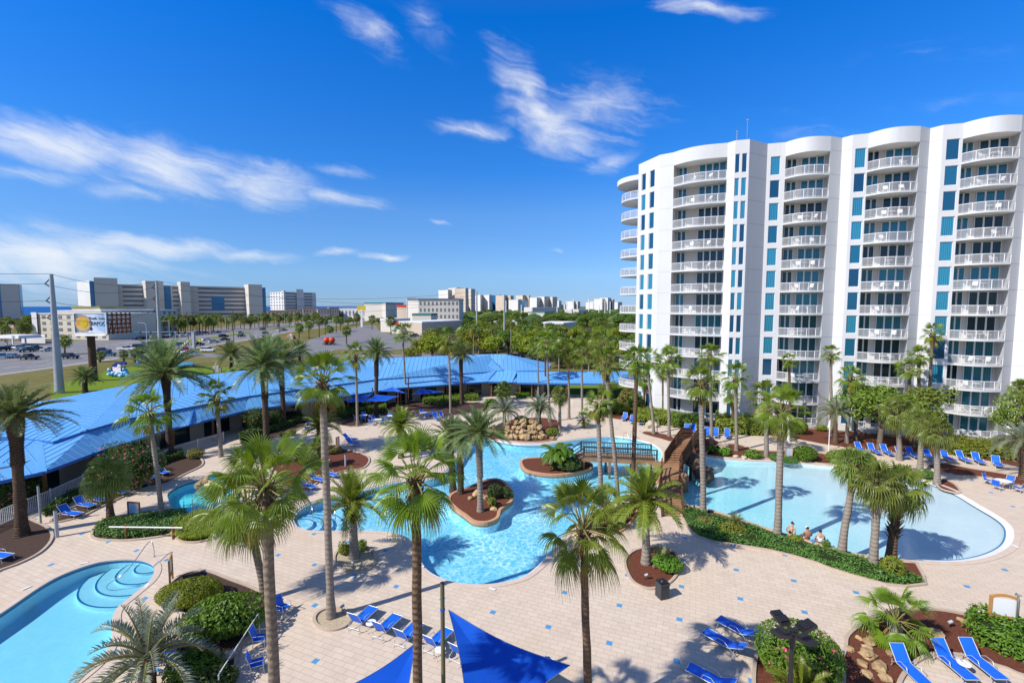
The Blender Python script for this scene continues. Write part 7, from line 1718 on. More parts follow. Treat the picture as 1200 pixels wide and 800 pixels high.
# middle distance, left of the centre
building('office_building', [(490.5, 372), (538, 372), (543, 395)], 352, 22, 'grey three storey building with a dark flat roof edge before the high rises', 'bld_grey', 'bld_band', 4, (), (), 0, grid=((0, 10),), parapet=1.6)
building('office_building', [(477, 420), (488, 422)], 349.5, 12, 'small pale tower building left of the grey three storey one', 'bld_white', 'bld_roof', 3, grid=((0, 3),))
building('shop', [(465, 460), (477, 455)], 360, 16, 'small building with a red roof before the pale tower building', 'bld_beige', 'red_roof', 1, parapet=2.4)
building('shop', [(448, 520), (452, 508), (473, 560)], 355.5, 24, 'white building with a dark teal roof near the shore', 'bld_grey', 'teal_roof', 2, parapet=1.2)
building('shop', [(433, 560), (450, 556)], 357, 20, 'pale pink building left of the teal roofed one', 'bld_beige', 'bld_roof', 2, grid=((0, 5),))
building('shop', [(395, 620), (429, 616)], 361.5, 20, 'long low white building left of the yellow sign', 'bld_white', 'white_roof', 1, grid=((0, 8),))
for i, (a, b, y, Y, lb) in enumerate(((281, 297, 364, 640, 'tan roofed house left of the lone white block'), (313, 331, 365, 640, 'tan roofed house below the lit side of the white block'), (335, 352, 364, 650, 'tan roofed house below the white block'), (355, 369, 362, 600, 'taller tan roofed house right of the white block'), (372, 386, 363, 590, 'tan roofed house in the middle of the row by the sea'), (386, 397, 362, 600, 'tan roofed house at the right end of the row by the sea'))):
    building('house', [(a, Y), (b, Y + 6)], y, 16, lb, 'bld_beige', 'tan_roof', 2, grid=((0, 4),), parapet=1.8)
building('restaurant', [(494, 262), (541, 292)], 378.5, 18, 'flat white roofed restaurant behind the yellow green trees', 'bld_beige', 'white_roof', 1, parapet=0.8); building('restaurant', [(478, 272), (494, 284)], 381, 12, 'small building with a bright red awning roof', 'bld_white', 'red_roof', 1, parapet=1.7)
building('restaurant', [(462, 290), (480, 302)], 376, 12, 'white gabled shop left of the red awning', 'bld_grey', 'white_roof', 1, parapet=1.5); building('shop', [(483, 330), (505, 328)], 369.5, 14, 'low shop with a grey green roof below the three storey building', 'bld_grey', 'green_roof', 1, parapet=1.4)
building('shop', [(548, 250), (556, 249)], 384, 10, 'small grey shed right of the flat white restaurant', 'bld_grey', 'bld_roof', 1)
# skyline
SKY = [(522, 530, 339.5, 900, 'bld_white', 'white slab at the left of the tallest high rise cluster'), (530, 543.5, 337, 930, 'bld_grey', 'blue grey tower with a stepped white crown, tallest of the skyline'), (543.5, 549, 337.5, 880, 'bld_beige', 'narrow cream tower right of the tallest one'), (549, 557, 338.5, 930, 'bld_grey', 'blue grey tower beside the tall steel pole'), (561, 566, 345.5, 1100, 'bld_white', 'white tower right of the tall steel pole'), (566, 571, 346, 1150, 'bld_grey', 'blue tower, second right of the tall steel pole'), (571, 577, 345.5, 1100, 'bld_white', 'white tower third right of the tall steel pole'), (577, 583, 346, 1180, 'bld_glass', 'blue glazed tower in the middle of the skyline'), (583, 588, 345.5, 1150, 'bld_glass', 'dark blue narrow tower left of the beige pair'), (588, 595, 346, 1060, 'bld_beige', 'left tower of the beige pair'), (596, 602, 346.5, 1060, 'bld_beige', 'right tower of the beige pair'), (604, 612, 351, 950, 'bld_white', 'low wide white block right of the beige pair'), (612, 619, 352, 990, 'bld_glass', 'low blue block before the yellowish tower'), (609, 618, 346, 1300, 'bld_cream', 'yellowish tower with a domed top'), (619, 621.5, 346, 1300, 'bld_beige', 'thin brown tower on the right of the yellowish one'), (622, 626, 349, 1400, 'bld_beige', 'small brownish tower right of the yellowish one'), (626, 634, 348.5, 1250, 'bld_white', 'left part of the long white skyline block'), (634, 644, 347.5, 1260, 'bld_white', 'middle part of the long white skyline block'), (644, 653, 348, 1270, 'bld_grey', 'right part of the long white skyline block'), (653, 658, 352.5, 1500, 'bld_white', 'small white tower right of the long white block'), (660, 665, 357, 1500, 'bld_white', 'tiny white block among the skyline gaps'), (669, 675, 353, 1400, 'bld_white', 'left one of two pale middle towers'), (675, 680, 353.5, 1400, 'bld_grey', 'right one of two pale middle towers'), (694, 698, 354, 1300, 'bld_white', 'white tower at the left of the last skyline group'), (698, 703, 353, 1300, 'bld_grey', 'grey tower in the last skyline group'), (703, 710, 350, 1200, 'bld_white', 'stepped white tower of the last skyline group'), (710, 716, 349, 1200, 'bld_white', 'highest tower of the last skyline group'), (716, 720, 351, 1210, 'bld_grey', 'grey tower at the right end of the last skyline group'), (721, 729, 354, 1350, 'bld_white', 'pale block close to the round balconies of the tower')]
for a, b, y, Y, mt, lb in SKY:
    q = (a + b) / 2 - (b - a) * .12
    oo, hh = building('high_rise', [(a, Y + 14), (q, Y), (b, Y + 26)], y, 22, lb, mt, 'bld_roof', 14 if y < 347 else 9, [(1, .1, .9)] if mt != 'bld_glass' else ())
for a, b, y, Y, lb, rf in ((624, 656, 361, 620, 'long pale low roof beyond the wood', 'white_roof'), (638, 650, 366.5, 480, 'low building with a sea green roof beyond the wood', 'green_roof'), (678, 690, 363.5, 560, 'small white box building beyond the wood', 'white_roof'), (606, 620, 378, 340, 'flat low building with dark cars before it in the wood', 'white_roof'), (660, 676, 380, 300, 'low pale roof among the trees of the wood', 'white_roof')):
    building('shop', [(a, Y), (b, Y + 30)], y, 18, lb, 'bld_grey', rf, 1, parapet=1.0)
# ---- poles, wires, lamps
def tallpole(px, top, r0, r1, label, arms=True, mat='galvanised'):
    b = U(*px); t = UY(top[0], top[1], b.y); o = empty('utility_pole', (b.x, b.y, 0), 0, label, 'utility pole'); m = MB(); dx = t.x - b.x; m.tube([(0, 0, -0.2), (dx * .0, 0, t.z)], [r0, r1], 12); put('pole', m.mesh('pole', M[mat]), o)
    P = []
    if arms:
        for k in range(3):
            z = t.z - 1.6 - 3.1 * k
            m = MB(); m.bar((-0.1, 0, z + 0.9), (-1.25, 0, z - .2), 0.13, 0.13); m.bar((-1.25, 0, z - .2), (-0.1, 0, z - .9), 0.13, 0.13); put('insulator_arm', m.mesh('insulator_arm', M['black_metal']), o); P.append(Vector((b.x - 1.25, b.y, z - .2)))
    P.append(Vector((b.x, b.y, t.z)))
    return P
A1 = tallpole((70, 460), (59, 321), 0.75, 0.30, 'tall tapered concrete pole with zigzag insulators at the left'); A2 = tallpole((189, 428), (182, 329), 0.55, 0.26, 'tall tapered concrete pole with insulators before the long condominium')
A3 = tallpole((559, 410), (558.5, 341), 0.42, 0.24, 'tall grey steel pole before the high rises, left one', False); A4 = tallpole((591, 405), (590.5, 345), 0.40, 0.22, 'tall grey steel pole before the high rises, right one', False)
wire_n = 0
def wire(a, b, sag, label):
    c = Vector((a.x, a.y, 0)); o = empty('power_line', c, 0, label, 'power line', 'overhead power lines'); m = MB(); m.tube([a.lerp(b, t / 14) - c - Vector((0, 0, sag * 4 * (t / 14) * (1 - t / 14))) for t in range(15)], 0.035, 4); put('cable', m.mesh('cable', M['black_metal']), o)
for k in range(4):
    wire(A1[k], A1[k] + Vector((-60, -34, 2)), 1.2, 'overhead power line running left from the first concrete pole'); wire(A1[k], A2[k], 1.6, 'overhead power line between the two concrete poles')
    wire(A2[k], A3[0] + Vector((0, 0, -1.4 * k)), 3.0, 'overhead power line from the second concrete pole towards the high rises')
def street_lamp(px, ytop, label, side=-1):
    b = U(*px); t = UY(px[0], ytop, b.y); o = empty('street_lamp', (b.x, b.y, 0), 0, label, 'street lamp', 'street lamps along the highway'); m = MB(); m.tube([(0, 0, 0), (0, 0, t.z * .9), (side * .5, 0, t.z * .98), (side * 2.2, 0, t.z)], [.16, .12, .09, .07], 8); put('pole', m.mesh('pole', M['galvanised']), o); m = MB(); m.blob((side * 2.5, 0, t.z), (.5, .2, .12)); put('lamp_head', m.mesh('lamp_head', M['galvanised']), o)
for px, y, lb in (((173, 411), 378, 'curved street lamp left of the second concrete pole'), ((199, 396), 376, 'curved street lamp right of the second concrete pole'), ((265, 389), 371, 'street lamp at the far kerb behind the white suv'), ((303, 384), 370, 'street lamp at the far kerb before the condominium end'), ((334, 380), 367, 'street lamp below the lone white block')): street_lamp(px, y, lb)
for px, y, lb in (((221, 405), 365, 'wooden utility pole before the hotel wing'), ((274, 401), 364, 'wooden utility pole on the near verge of the highway'), ((328, 392), 364, 'wooden utility pole before the lone white block'), ((110, 392), 372, 'thin pole behind the billboard')):
    b = U(*px); pole('utility_pole', b, UY(px[0], y, b.y).z, 0.16, 'bark', lb, 'utility pole', 0.11)
for i, (x, y0) in enumerate(((593, 352), (611, 357), (623, 361), (653, 358), (664, 352), (672, 350), (690, 350), (709, 352), (715, 353), (702, 358))):
    b = B2(x, 520 + 10 * i); pole('mast', b, ztop(x, y0, b.y), 0.55, 'white_plastic', 'thin pale mast rising before the skyline', 'mast')['group'] = 'pale masts before the skyline'
def mast_arm(px, top, x1, label):
    b = U(*px); t = UY(px[0], top, b.y); o = empty('traffic_signal', (b.x, b.y, 0), 0, label, 'traffic signal'); m = MB(); e = UY(x1, top + 1, b.y); m.tube([(0, 0, 0), (0, 0, t.z)], .16, 8); m.tube([(0, 0, t.z - .3), (e.x - b.x, 0, e.z)], .09, 8); put('mast_arm', m.mesh('mast_arm', M['galvanised']), o)
    L = e.x - b.x
    for f in (.35, .6, .85): m = MB(); m.box((L * f, -.2, e.z - .35), (.36, .3, 1.05)); put('signal_head', m.mesh('signal_head', M['black_metal']), o)
    m = MB(); m.box((L * .95, -.15, e.z + .1), (2.4, .06, .6)); put('street_sign', m.mesh('street_sign', M['teal_roof']), o)
mast_arm((206, 400), 388, 158, 'traffic signal arm spanning the highway left of the sign pylon'); mast_arm((228, 409), 388, 198, 'traffic signal arm right of the second concrete pole')
# ---- billboard
b = U(110, 446); o = empty('billboard', (b.x, b.y, 0), 0, 'two sided seafood billboard on a thick brown pole', 'billboard'); off = Vector((b.x, b.y, 0))
def bp(px, py, dy=0): q = UY(px, py, b.y + dy); return q - off
m = MB(); zt = bp(106, 389).z; m.tube([(0, 0, -.1), (bp(106, 389).x * 0 + .0, 0, zt)], [.72, .66], 18); put('pole', m.mesh('pole', M['brown_pole']), o)
c0, c1, c2, c3 = bp(88.8, 388.5, -1.0), bp(125, 390, -1.0), bp(125, 367.4, -1.0), bp(88.8, 366.8, -1.0)
def billboard_mat():
    t = NT('billboard_print'); g = t.n('ShaderNodeTexCoord').outputs['Generated']; s = t.n('ShaderNodeSeparateXYZ'); t.l(g, s.inputs[0])
    x = s.outputs[0]; z = s.outputs[2]; l = t.mix(t.ramp(x, 0.30, 0.0), (0.62, 0.72, 0.85), (0.055, 0.055, 0.16)); r = t.mix(t.math('MULTIPLY', t.ramp(x, 0.6, 1.0), t.ramp(t.noise(g, 3, 4), .3, .7)), l, (0.05, 0.22, 0.52)); q = t.mix(t.math('MULTIPLY', t.ramp(t.math('ABSOLUTE', t.math('SUBTRACT', z, .34)), .05, .02), t.ramp(x, .5, .9)), r, (0.02, .30, .62)); t.bsdf(q, .5, .3); MATS['billboard_print'] = t.mat
billboard_mat()
m = MB(); pw = c1 - c0; m.box((c0 + c1 + c2 + c3) / 4, (pw.length, .25, (c2.z - c1.z))); put('face', m.mesh('face', M['billboard_print']), o)
FW = c1.x - c0.x; FH = c2.z - c1.z; yf = c0.y - .14; cx_, cz_ = (c0.x + c1.x) / 2, (c1.z + c2.z) / 2
m = MB(); t_ = .22
for sx in (-1, 1): m.box((cx_ + sx * (FW / 2 + t_ / 2), c0.y, cz_), (t_, .4, FH + 2 * t_)); m.box((cx_, c0.y, cz_ + sx * (FH / 2 + t_ / 2)), (FW, .4, t_))
put('frame', m.mesh('frame', M['white_plastic']), o)
simple('orange_plate', (0.60, 0.30, 0.07), (0.66, 0.48, 0.18), 1.2, .6, .2); simple('navy_ink', (0.02, 0.03, 0.12), None, 1, .6, .2); simple('ink_grey', (.30, .34, .42), None, 1, .6, .2); simple('maroon_ink', (.09, .03, .07), None, 1, .6, .2)
m = MB(); cc = Vector((cx_ - FW * .23, yf, cz_ - .02)); m.tube([cc + Vector((0, .03, 0)), cc - Vector((0, .03, 0))], FH * .40, 28); put('picture', m.mesh('picture', M['orange_plate']), o)
m = MB(); m.tube([cc + Vector((math.cos(a) * FH * .43, -.02, math.sin(a) * FH * .43)) for a in [i * .2244 for i in range(29)]], .06, 6); put('picture_ring', m.mesh('picture_ring', M['ink_grey']), o)
m = MB(); m.tube([cc + Vector((.25, -.03, .1)), cc + Vector((.25, -.07, .1))], FH * .20, 20); put('picture_centre', m.mesh('picture_centre', M['yellow_paint']), o)
def letters(parent, text, p, size, mat, rz=0.0, ext=.02, align='LEFT'):
    cu = bpy.data.curves.new('letters', 'FONT'); cu.body = text; cu.size = size; cu.extrude = ext; cu.align_x = align; tmp = bpy.data.objects.new('letters_tmp', cu); COL.objects.link(tmp)
    dg = bpy.context.evaluated_depsgraph_get(); me = bpy.data.meshes.new_from_object(tmp.evaluated_get(dg)); bpy.data.objects.remove(tmp); me.materials.clear(); me.materials.append(M[mat]); me.name = 'lettering'
    q = put('lettering', me, parent, p); q.rotation_euler = (R(90), 0, rz); return q
letters(o, 'Fresh. Local.', (cx_ - FW * .03, yf - .03, cz_ + FH * .20), FH * .185, 'navy_ink'); letters(o, 'SEAFOOD', (cx_ - FW * .03, yf - .03, cz_ - FH * .08), FH * .238, 'navy_ink')
m = MB(); sc_ = Vector((cx_ + FW * .02, yf - .02, cz_ - FH * .29)); m.bar(sc_ + Vector((-.34, 0, 0)), sc_ + Vector((.34, 0, 0)), .05, .24); m.bar(sc_ + Vector((0, -.01, -.34)), sc_ + Vector((0, -.01, .34)), .05, .24, 0, (1, 0, 0)); put('emblem', m.mesh('emblem', M['navy_ink']), o)
m = MB(); m.box((cx_, c0.y - .6, c1.z - .55), (FW + .6, 1.1, .10)); m.box((cx_, c0.y, c1.z - .38), (FW, .3, .25)); put('catwalk', m.mesh('catwalk', M['white_plastic']), o)
m = MB(); r0, r1 = bp(126, 378, -0.8), bp(152.5, 378, 5.5); u = r1 - r0
for k in range(6): q = r0 + u * (k / 5); m.box((q.x, q.y, cz_ - .1), (.22, .22, FH + .5))
for z in (-.5, -.28, -.05, .18, .42): m.bar(Vector((r0.x, r0.y + .2, cz_ + FH * z)), Vector((r1.x, r1.y + .2, cz_ + FH * z)), .18, .28)
for k in range(5): q, w = r0 + u * (k / 5), r0 + u * ((k + 1) / 5); m.bar(Vector((q.x, q.y + .3, cz_ - FH * .5)), Vector((w.x, w.y + .3, cz_ + FH * .5)), .12, .12)
put('rear_frame', m.mesh('rear_frame', M['rust']), o)
# ---- the blue wave sign on the lawn, and the bits around it
simple('navy_board', (0.012, 0.035, 0.20), None, .5, .5, .3); simple('wave_blue', (0.05, .26, .62), (.10, .40, .75), .8, .5, .3); simple('foam', (.62, .80, .86), (.40, .66, .80), 1.5, .6, .3); simple('pink_board', (.72, .55, .60), (.70, .68, .70), 2, .6, .3)
b = U(141, 441); o = empty('wave_sign', (b.x, b.y, 0), R(-12), 'blue wave shaped roadside sign on the lawn by the billboard pole', 'sign')
m = MB(); prof = [(-2.2, 0), (-2.3, 1.6), (-1.9, 2.6), (-.8, 3.3), (.8, 3.5), (2.0, 3.3), (1.7, 2.6), (1.3, 1.9), (1.4, 1.0), (1.5, 0)]
def slab(m, pr, y0, y1, mi=0):
    n = len(pr); vs = [(x, y0, z) for x, z in pr] + [(x, y1, z) for x, z in pr]; m.add(vs, [(i, (i + 1) % n, n + (i + 1) % n, n + i) for i in range(n)] + [tuple(range(n)), tuple(range(2 * n - 1, n - 1, -1))], mi)
slab(m, prof, -.2, .2); put('board', m.mesh('board', M['navy_board']), o)
m = MB(); slab(m, [(-1.6, 1.2), (-1.7, 2.2), (-.5, 2.1), (.0, 2.9), (.7, 2.6), (.6, 1.0), (-.4, .9)], -.34, -.22); put('panel', m.mesh('panel', M['pink_board']), o)
m = MB()
for k, (x, z, r) in enumerate(((-2.3, .55, .5), (-1.5, .6, .5), (-.6, .45, .55), (.4, .35, .6), (1.3, .55, .6), (2.1, .9, .75), (2.6, .45, .6), (-2.35, 1.3, .3), (1.9, 1.6, .35))): m.blob((x, -.35, z), (r, .55, r * .85), 10, 7)
put('wave', m.mesh('wave', M['wave_blue']), o); m = MB()
for k, (x, z, r) in enumerate(((-2.5, .5, .25), (-1.2, .95, .3), (-.1, .75, .3), (.9, .3, .28), (1.5, 1.05, .25), (-2.2, 1.7, .25), (2.0, 1.9, .22))): m.blob((x, -.75, z), (r * 1.4, .25, r), 9, 6)
put('foam_crest', m.mesh('foam_crest', M['foam']), o)
b = U(218, 430); o = empty('wave_wall', (b.x, b.y, 0), 0, 'low blue wave shaped wall on the grass behind the roof ridge', 'sign'); m = MB(); slab(m, [(-2.0, 0), (-2.1, .9), (-1.2, 1.25), (.3, 1.15), (1.5, 1.3), (2.0, 1.1), (2.0, 0)], -.2, .2); put('board', m.mesh('board', M['wave_blue']), o)
b = U(163, 427); o = empty('blue_ball', (b.x, b.y, 0), 0, 'blue ball on the lawn right of the wave sign', 'ball'); m = MB(); m.blob((0, 0, .7), .6, 14, 10); m.tube([(0, 0, 0), (0, 0, .2)], .3, 10); put('ball', m.mesh('ball', M['wave_blue']), o)
b = U(254, 436); o = empty('utility_box', (b.x, b.y, 0), 0, 'pale utility cabinet and meter behind the roof ridge', 'utility box'); m = MB(); m.box((0, 0, .8), (1.4, .7, 1.6)); m.box((.9, 0, .6), (.4, .5, 1.2)); put('cabinet', m.mesh('cabinet', M['concrete']), o); m = MB(); m.box((-.3, -.37, 1.1), (.5, .06, .6)); put('meter', m.mesh('meter', M['galvanised']), o)
b = U(227.5, 410); o = empty('sign_pylon', (b.x, b.y, 0), 0, 'grey square pylon at the junction beside the red car', 'pylon'); m = MB(); m.box((0, 0, 3.3), (.9, .9, 6.6)); put('column', m.mesh('column', M['galvanised']), o); m = MB(); m.box((0, 0, 6.7), (1.1, 1.1, .2)); put('cap', m.mesh('cap', M['concrete']), o)
for px, lb in (((229, 408), 'yellow warning sign left of two by the grey pylon'), ((234, 406), 'yellow warning sign right of two by the grey pylon'), ((105, 415), 'yellow warning sign on the billboard pole side')):
    b = U(*px); o = empty('road_sign', (b.x, b.y, 0), 0, lb, 'road sign'); m = MB(); m.tube([(0, 0, 0), (0, 0, 2.6)], .05, 6); put('post', m.mesh('post', M['galvanised']), o); m = MB(); m.box((0, -.06, 2.4), (.85, .04, .85), 0, 0, Matrix.Rotation(R(45), 4, 'Y')); put('plate', m.mesh('plate', M['yellow_paint']), o)
b = U(424, 383); hp = ztop(424, 358, b.y); o = empty('pylon_sign', (b.x, b.y, 0), 0, 'white pylon with a yellow shop sign across the car park', 'sign'); m = MB(); m.box((0, 0, hp * .4), (1.6, .8, hp * .8)); put('column', m.mesh('column', M['white_plastic']), o); m = MB(); m.box((0, 0, hp * .88), (6.4, .6, hp * .2)); put('panel', m.mesh('panel', M['yellow_paint']), o)
b = U(386, 404); o = empty('buoy_trailer', (b.x, b.y, 0), 0, 'dark trailer carrying two big red balls in the car park', 'trailer')
m = MB(); m.box((0, 0, .55), (5.0, 2.0, .3)); m.bar((2.4, 0, .55), (3.6, 0, .5), .15, .15); put('bed', m.mesh('bed', M['black_metal']), o)
simple('signal_red', (.62, .06, .015), (.55, .05, .015), 1, .45, .4)
for x in (-1.1, 1.1): m = MB(); m.blob((x, 0, 1.95), 1.3, 18, 12); put('ball', m.mesh('ball', M['signal_red']), o)
for x in (-1.2, .2):
    for y in (-1.0, 1.0): m = MB(); m.tube([(x, y - .12, .38), (x, y + .12, .38)], .38, 14); put('wheel', m.mesh('wheel', M['bin_dark']), o)
b = U(341, 397); o = empty('tent', (b.x, b.y, 0), 0, 'red and white striped dome tent on the verge', 'tent')
for k in range(8):
    m = MB(); a0, a1 = k * math.pi / 4, (k + 1) * math.pi / 4; rr = [(2.4 * math.cos(t), 2.6 * math.sin(t)) for t in [i * math.pi / 12 for i in range(7)]]
    for (r0, z0), (r1, z1) in zip(rr, rr[1:]): m.quad((r0 * math.cos(a0), r0 * math.sin(a0), z0), (r0 * math.cos(a1), r0 * math.sin(a1), z0), (r1 * math.cos(a1), r1 * math.sin(a1), z1), (r1 * math.cos(a0), r1 * math.sin(a0), z1))
    put('panel', m.mesh('panel', M['red_roof' if k % 2 else 'white_roof']), o)
b = U(19, 399); o = empty('flag', (b.x, b.y, 0), 0, 'small red and white flag on a pole at the left edge', 'flag'); fz = ztop(10, 380, b.y); m = MB(); m.tube([(-3.2, 0, 0), (-3.2, 0, fz)], .08, 6); put('pole', m.mesh('pole', M['white_plastic']), o); m = MB(); m.box((-1.9, 0, fz - 1.0), (2.6, .05, 1.5)); put('cloth', m.mesh('cloth', M['towel_red']), o)
# ---- cars
for nm, c in (('car_white', (.74, .74, .73)), ('car_black', (.012, .013, .016)), ('car_red', (.42, .012, .02)), ('car_blue', (.012, .05, .24)), ('car_silver', (.42, .44, .46)), ('car_teal', (.02, .07, .09)), ('car_lightblue', (.16, .34, .52))): simple(nm, c, c, 1, .25, .5)
simple('tyre', (.014, .014, .015), None, 4, .9, .1); simple('car_glass', (.012, .02, .028), None, 1, .06, .6); simple('lamp_red', (.45, .01, .01), None, 1, .3, .5); simple('lamp_clear', (.75, .75, .72), None, 1, .2, .5)
CARS = {}
SHAPES = {  # side outline of the body, then of the glasshouse
 'sedan': ([(-2.25, .42), (-2.25, .82), (-2.0, .93), (-1.2, .97), (.75, .97), (1.9, .86), (2.25, .70), (2.25, .40)], [(-1.65, .95), (-.95, 1.42), (.25, 1.42), (1.05, .95)], 1.74),
 'suv': ([(-2.3, .48), (-2.32, 1.0), (-2.2, 1.12), (.9, 1.12), (2.05, 1.02), (2.3, .85), (2.3, .45)], [(-2.2, 1.1), (-1.95, 1.74), (.35, 1.74), (1.15, 1.1)], 1.86),
 'pickup': ([(-2.8, .58), (-2.8, 1.08), (-.75, 1.08), (1.2, 1.10), (2.5, 1.04), (2.75, .86), (2.75, .5)], [(-.75, 1.08), (-.62, 1.78), (.55, 1.78), (1.3, 1.08)], 1.92)}
def car(kind, col, p, rz, label, group='vehicles on the highway'):
    key = (kind, col)
    if key not in CARS:
        body, glass, w = SHAPES[kind]; nm = {'sedan': 'car', 'suv': 'suv_car', 'pickup': 'pickup_truck'}[kind]; o = empty(nm); m = MB(); slab(m, body, -w / 2, w / 2); put('body', m.mesh('body', M[col]), o)
        (a, z0), (b_, z1), (c_, _), (d_, _) = glass; m = MB(); i = .16
        vs = [(a, -w / 2 + .04, z0), (a, w / 2 - .04, z0), (d_, w / 2 - .04, z0), (d_, -w / 2 + .04, z0), (b_, -w / 2 + i, z1 - .05), (b_, w / 2 - i, z1 - .05), (c_, w / 2 - i, z1 - .05), (c_, -w / 2 + i, z1 - .05)]
        m.add(vs, ((0, 3, 7, 4), (2, 1, 5, 6), (1, 0, 4, 5), (3, 2, 6, 7))); put('windows', m.mesh('windows', M['car_glass']), o)
        m = MB(); m.box(((b_ + c_) / 2, 0, z1 - .02), (c_ - b_ + .1, w - 2 * i + .05, .07)); put('roof', m.mesh('roof', M[col]), o)
        for x in (-w * .78, w * .80):
            for y in (-1, 1): m = MB(); m.tube([(x, y * (w / 2 - .2), .34), (x, y * (w / 2 + .02), .34)], .34, 14); q = put('wheel', m.mesh('wheel', M['tyre']), o); m = MB(); m.tube([(x, y * (w / 2 + .02), .34), (x, y * (w / 2 + .04), .34)], .19, 10); put('rim', m.mesh('rim', M['aluminium']), q)
        xb, xf = body[0][0], body[-1][0]
        for y in (-1, 1): m = MB(); m.box((xf - .0, y * (w / 2 - .28), .72), (.1, .36, .16)); put('headlight', m.mesh('headlight', M['lamp_clear']), o); m = MB(); m.box((xb + .0, y * (w / 2 - .2), .78), (.1, .26, .18)); put('tail_light', m.mesh('tail_light', M['lamp_red']), o)
        CARS[key] = o
    else: o = copy_tree(CARS[key])
    o.location = (p.x, p.y, -.03); o.rotation_euler = (0, 0, rz); n_ = {'sedan': 'car', 'suv': 'suv', 'pickup': 'pickup truck'}[kind]; return tag(o, label, n_, group)
NT_ = R(93)
HWY = [('pickup', 'car_lightblue', 2, 420, NT_ + 3.14 - 1.2, 'light blue pickup at the left edge of the highway'), ('sedan', 'car_lightblue', 15, 419, 1.9, 'light blue car behind the light blue pickup'), ('pickup', 'car_black', 33, 421, 0.0, 'black pickup truck left of the first concrete pole'), ('suv', 'car_black', 82, 420, 0.0, 'black suv just right of the first concrete pole'), ('pickup', 'car_black', 119, 413, 0.2, 'dark pickup truck behind the billboard pole'), ('suv', 'car_teal', 126, 417, 0.1, 'dark car right of the billboard pole'), ('pickup', 'car_white', 148, 410.5, 0.15, 'white pickup truck above the wave sign'), ('suv', 'car_teal', 164, 408, 0.3, 'dark green van left of the second concrete pole'), ('suv', 'car_black', 180, 405, 0.4, 'dark suv behind the second concrete pole'), ('sedan', 'car_white', 177, 410, 0.2, 'white car before the second concrete pole'), ('sedan', 'car_blue', 212, 405, 0.05, 'blue sedan crossing the junction'), ('suv', 'car_red', 217, 412, 0.0, 'red car waiting at the junction by the pylon'), ('sedan', 'car_white', 212, 414, 0.1, 'white car in front of the red car'), ('sedan', 'car_blue', 224, 415, 0.2, 'dark blue car right of the white one at the junction'), ('suv', 'car_black', 232, 405, 1.2, 'dark suv right behind the grey pylon'), ('suv', 'car_white', 244, 412, 0.0, 'white suv on the side street right of the pylon'), ('sedan', 'car_white', 243, 399, 1.0, 'white car, left one of two in the far lanes'), ('sedan', 'car_silver', 251, 401.5, 1.0, 'pale silver car, right one of two in the far lanes'), ('suv', 'car_black', 262, 395, 1.2, 'black suv in the far lanes'), ('sedan', 'car_black', 264, 399, 1.1, 'black sedan in the far lanes below the black suv'), ('suv', 'car_silver', 281, 391, 1.4, 'silver suv in the far lanes'), ('sedan', 'car_black', 283, 394.5, 1.4, 'black car beside the silver suv'), ('suv', 'car_teal', 308, 387, 1.5, 'dark suv passing the median grass'), ('sedan', 'car_black', 311, 391, 1.5, 'black car close behind the dark suv by the median'), ('sedan', 'car_silver', 325, 383, 1.5, 'silver car near the far street lamp'), ('sedan', 'car_white', 327, 388, 1.6, 'white car left of the bright blue one'), ('sedan', 'car_blue', 333, 387.5, 1.3, 'bright blue car on the near lanes beyond the utility pole'), ('sedan', 'car_white', 345, 380, 1.6, 'white car far down the highway'), ('sedan', 'car_blue', 369, 379, 1.6, 'blue car farthest down the highway')]
for kd, c, x, y, a, lb in HWY: car(kd, c, U(x, y), a, lb)
rg = random.Random(77); CN = ['car_white', 'car_black', 'car_silver', 'car_blue', 'car_teal', 'car_white', 'car_black']; CW = {'car_white': 'white', 'car_black': 'black', 'car_silver': 'silver', 'car_blue': 'blue', 'car_teal': 'dark green'}
def lot(pts, where, group, jit=.15):
    for i, (x, y) in enumerate(pts): c = CN[rg.randrange(len(CN))]; kd = ('sedan', 'suv', 'pickup')[rg.choice((0, 0, 1, 1, 2))]; car(kd, c, U(x, y), 1.5 + rg.uniform(-jit, jit), '%s %s parked %s, %s from the left' % (CW[c], {'sedan': 'car', 'suv': 'suv', 'pickup': 'pickup'}[kd], where, (ORD + ['thirteenth', 'fourteenth', 'fifteenth', 'sixteenth'])[i]), group)
lot([(4, 411), (14, 408), (24, 409), (32, 412), (41, 410), (56, 411)], 'before the hotel', 'cars parked before the hotel'); lot([(160 + 6.2 * i, 398 - i * .35) for i in range(8)], 'under the signal arms', 'cars parked by the hotel wing'); lot([(213 + 7 * i, 394.5 - i * .7) for i in range(7)], 'along the far tree row', 'cars parked along the far trees')
lot([(432, 377.5), (437, 378), (445, 377), (452, 378.5)], 'at the far end of the car park', 'cars parked across the car park'); lot([(487, 394), (495, 393.5)], 'by the red awning', 'cars parked by the red awning'); lot([(604, 420), (611, 420.5), (656, 426)], 'behind the hip end of the blue roof', 'cars parked behind the roof'); lot([(609 + 5 * i, 376.5) for i in range(5)], 'at the low roofs in the wood', 'cars parked in the wood')
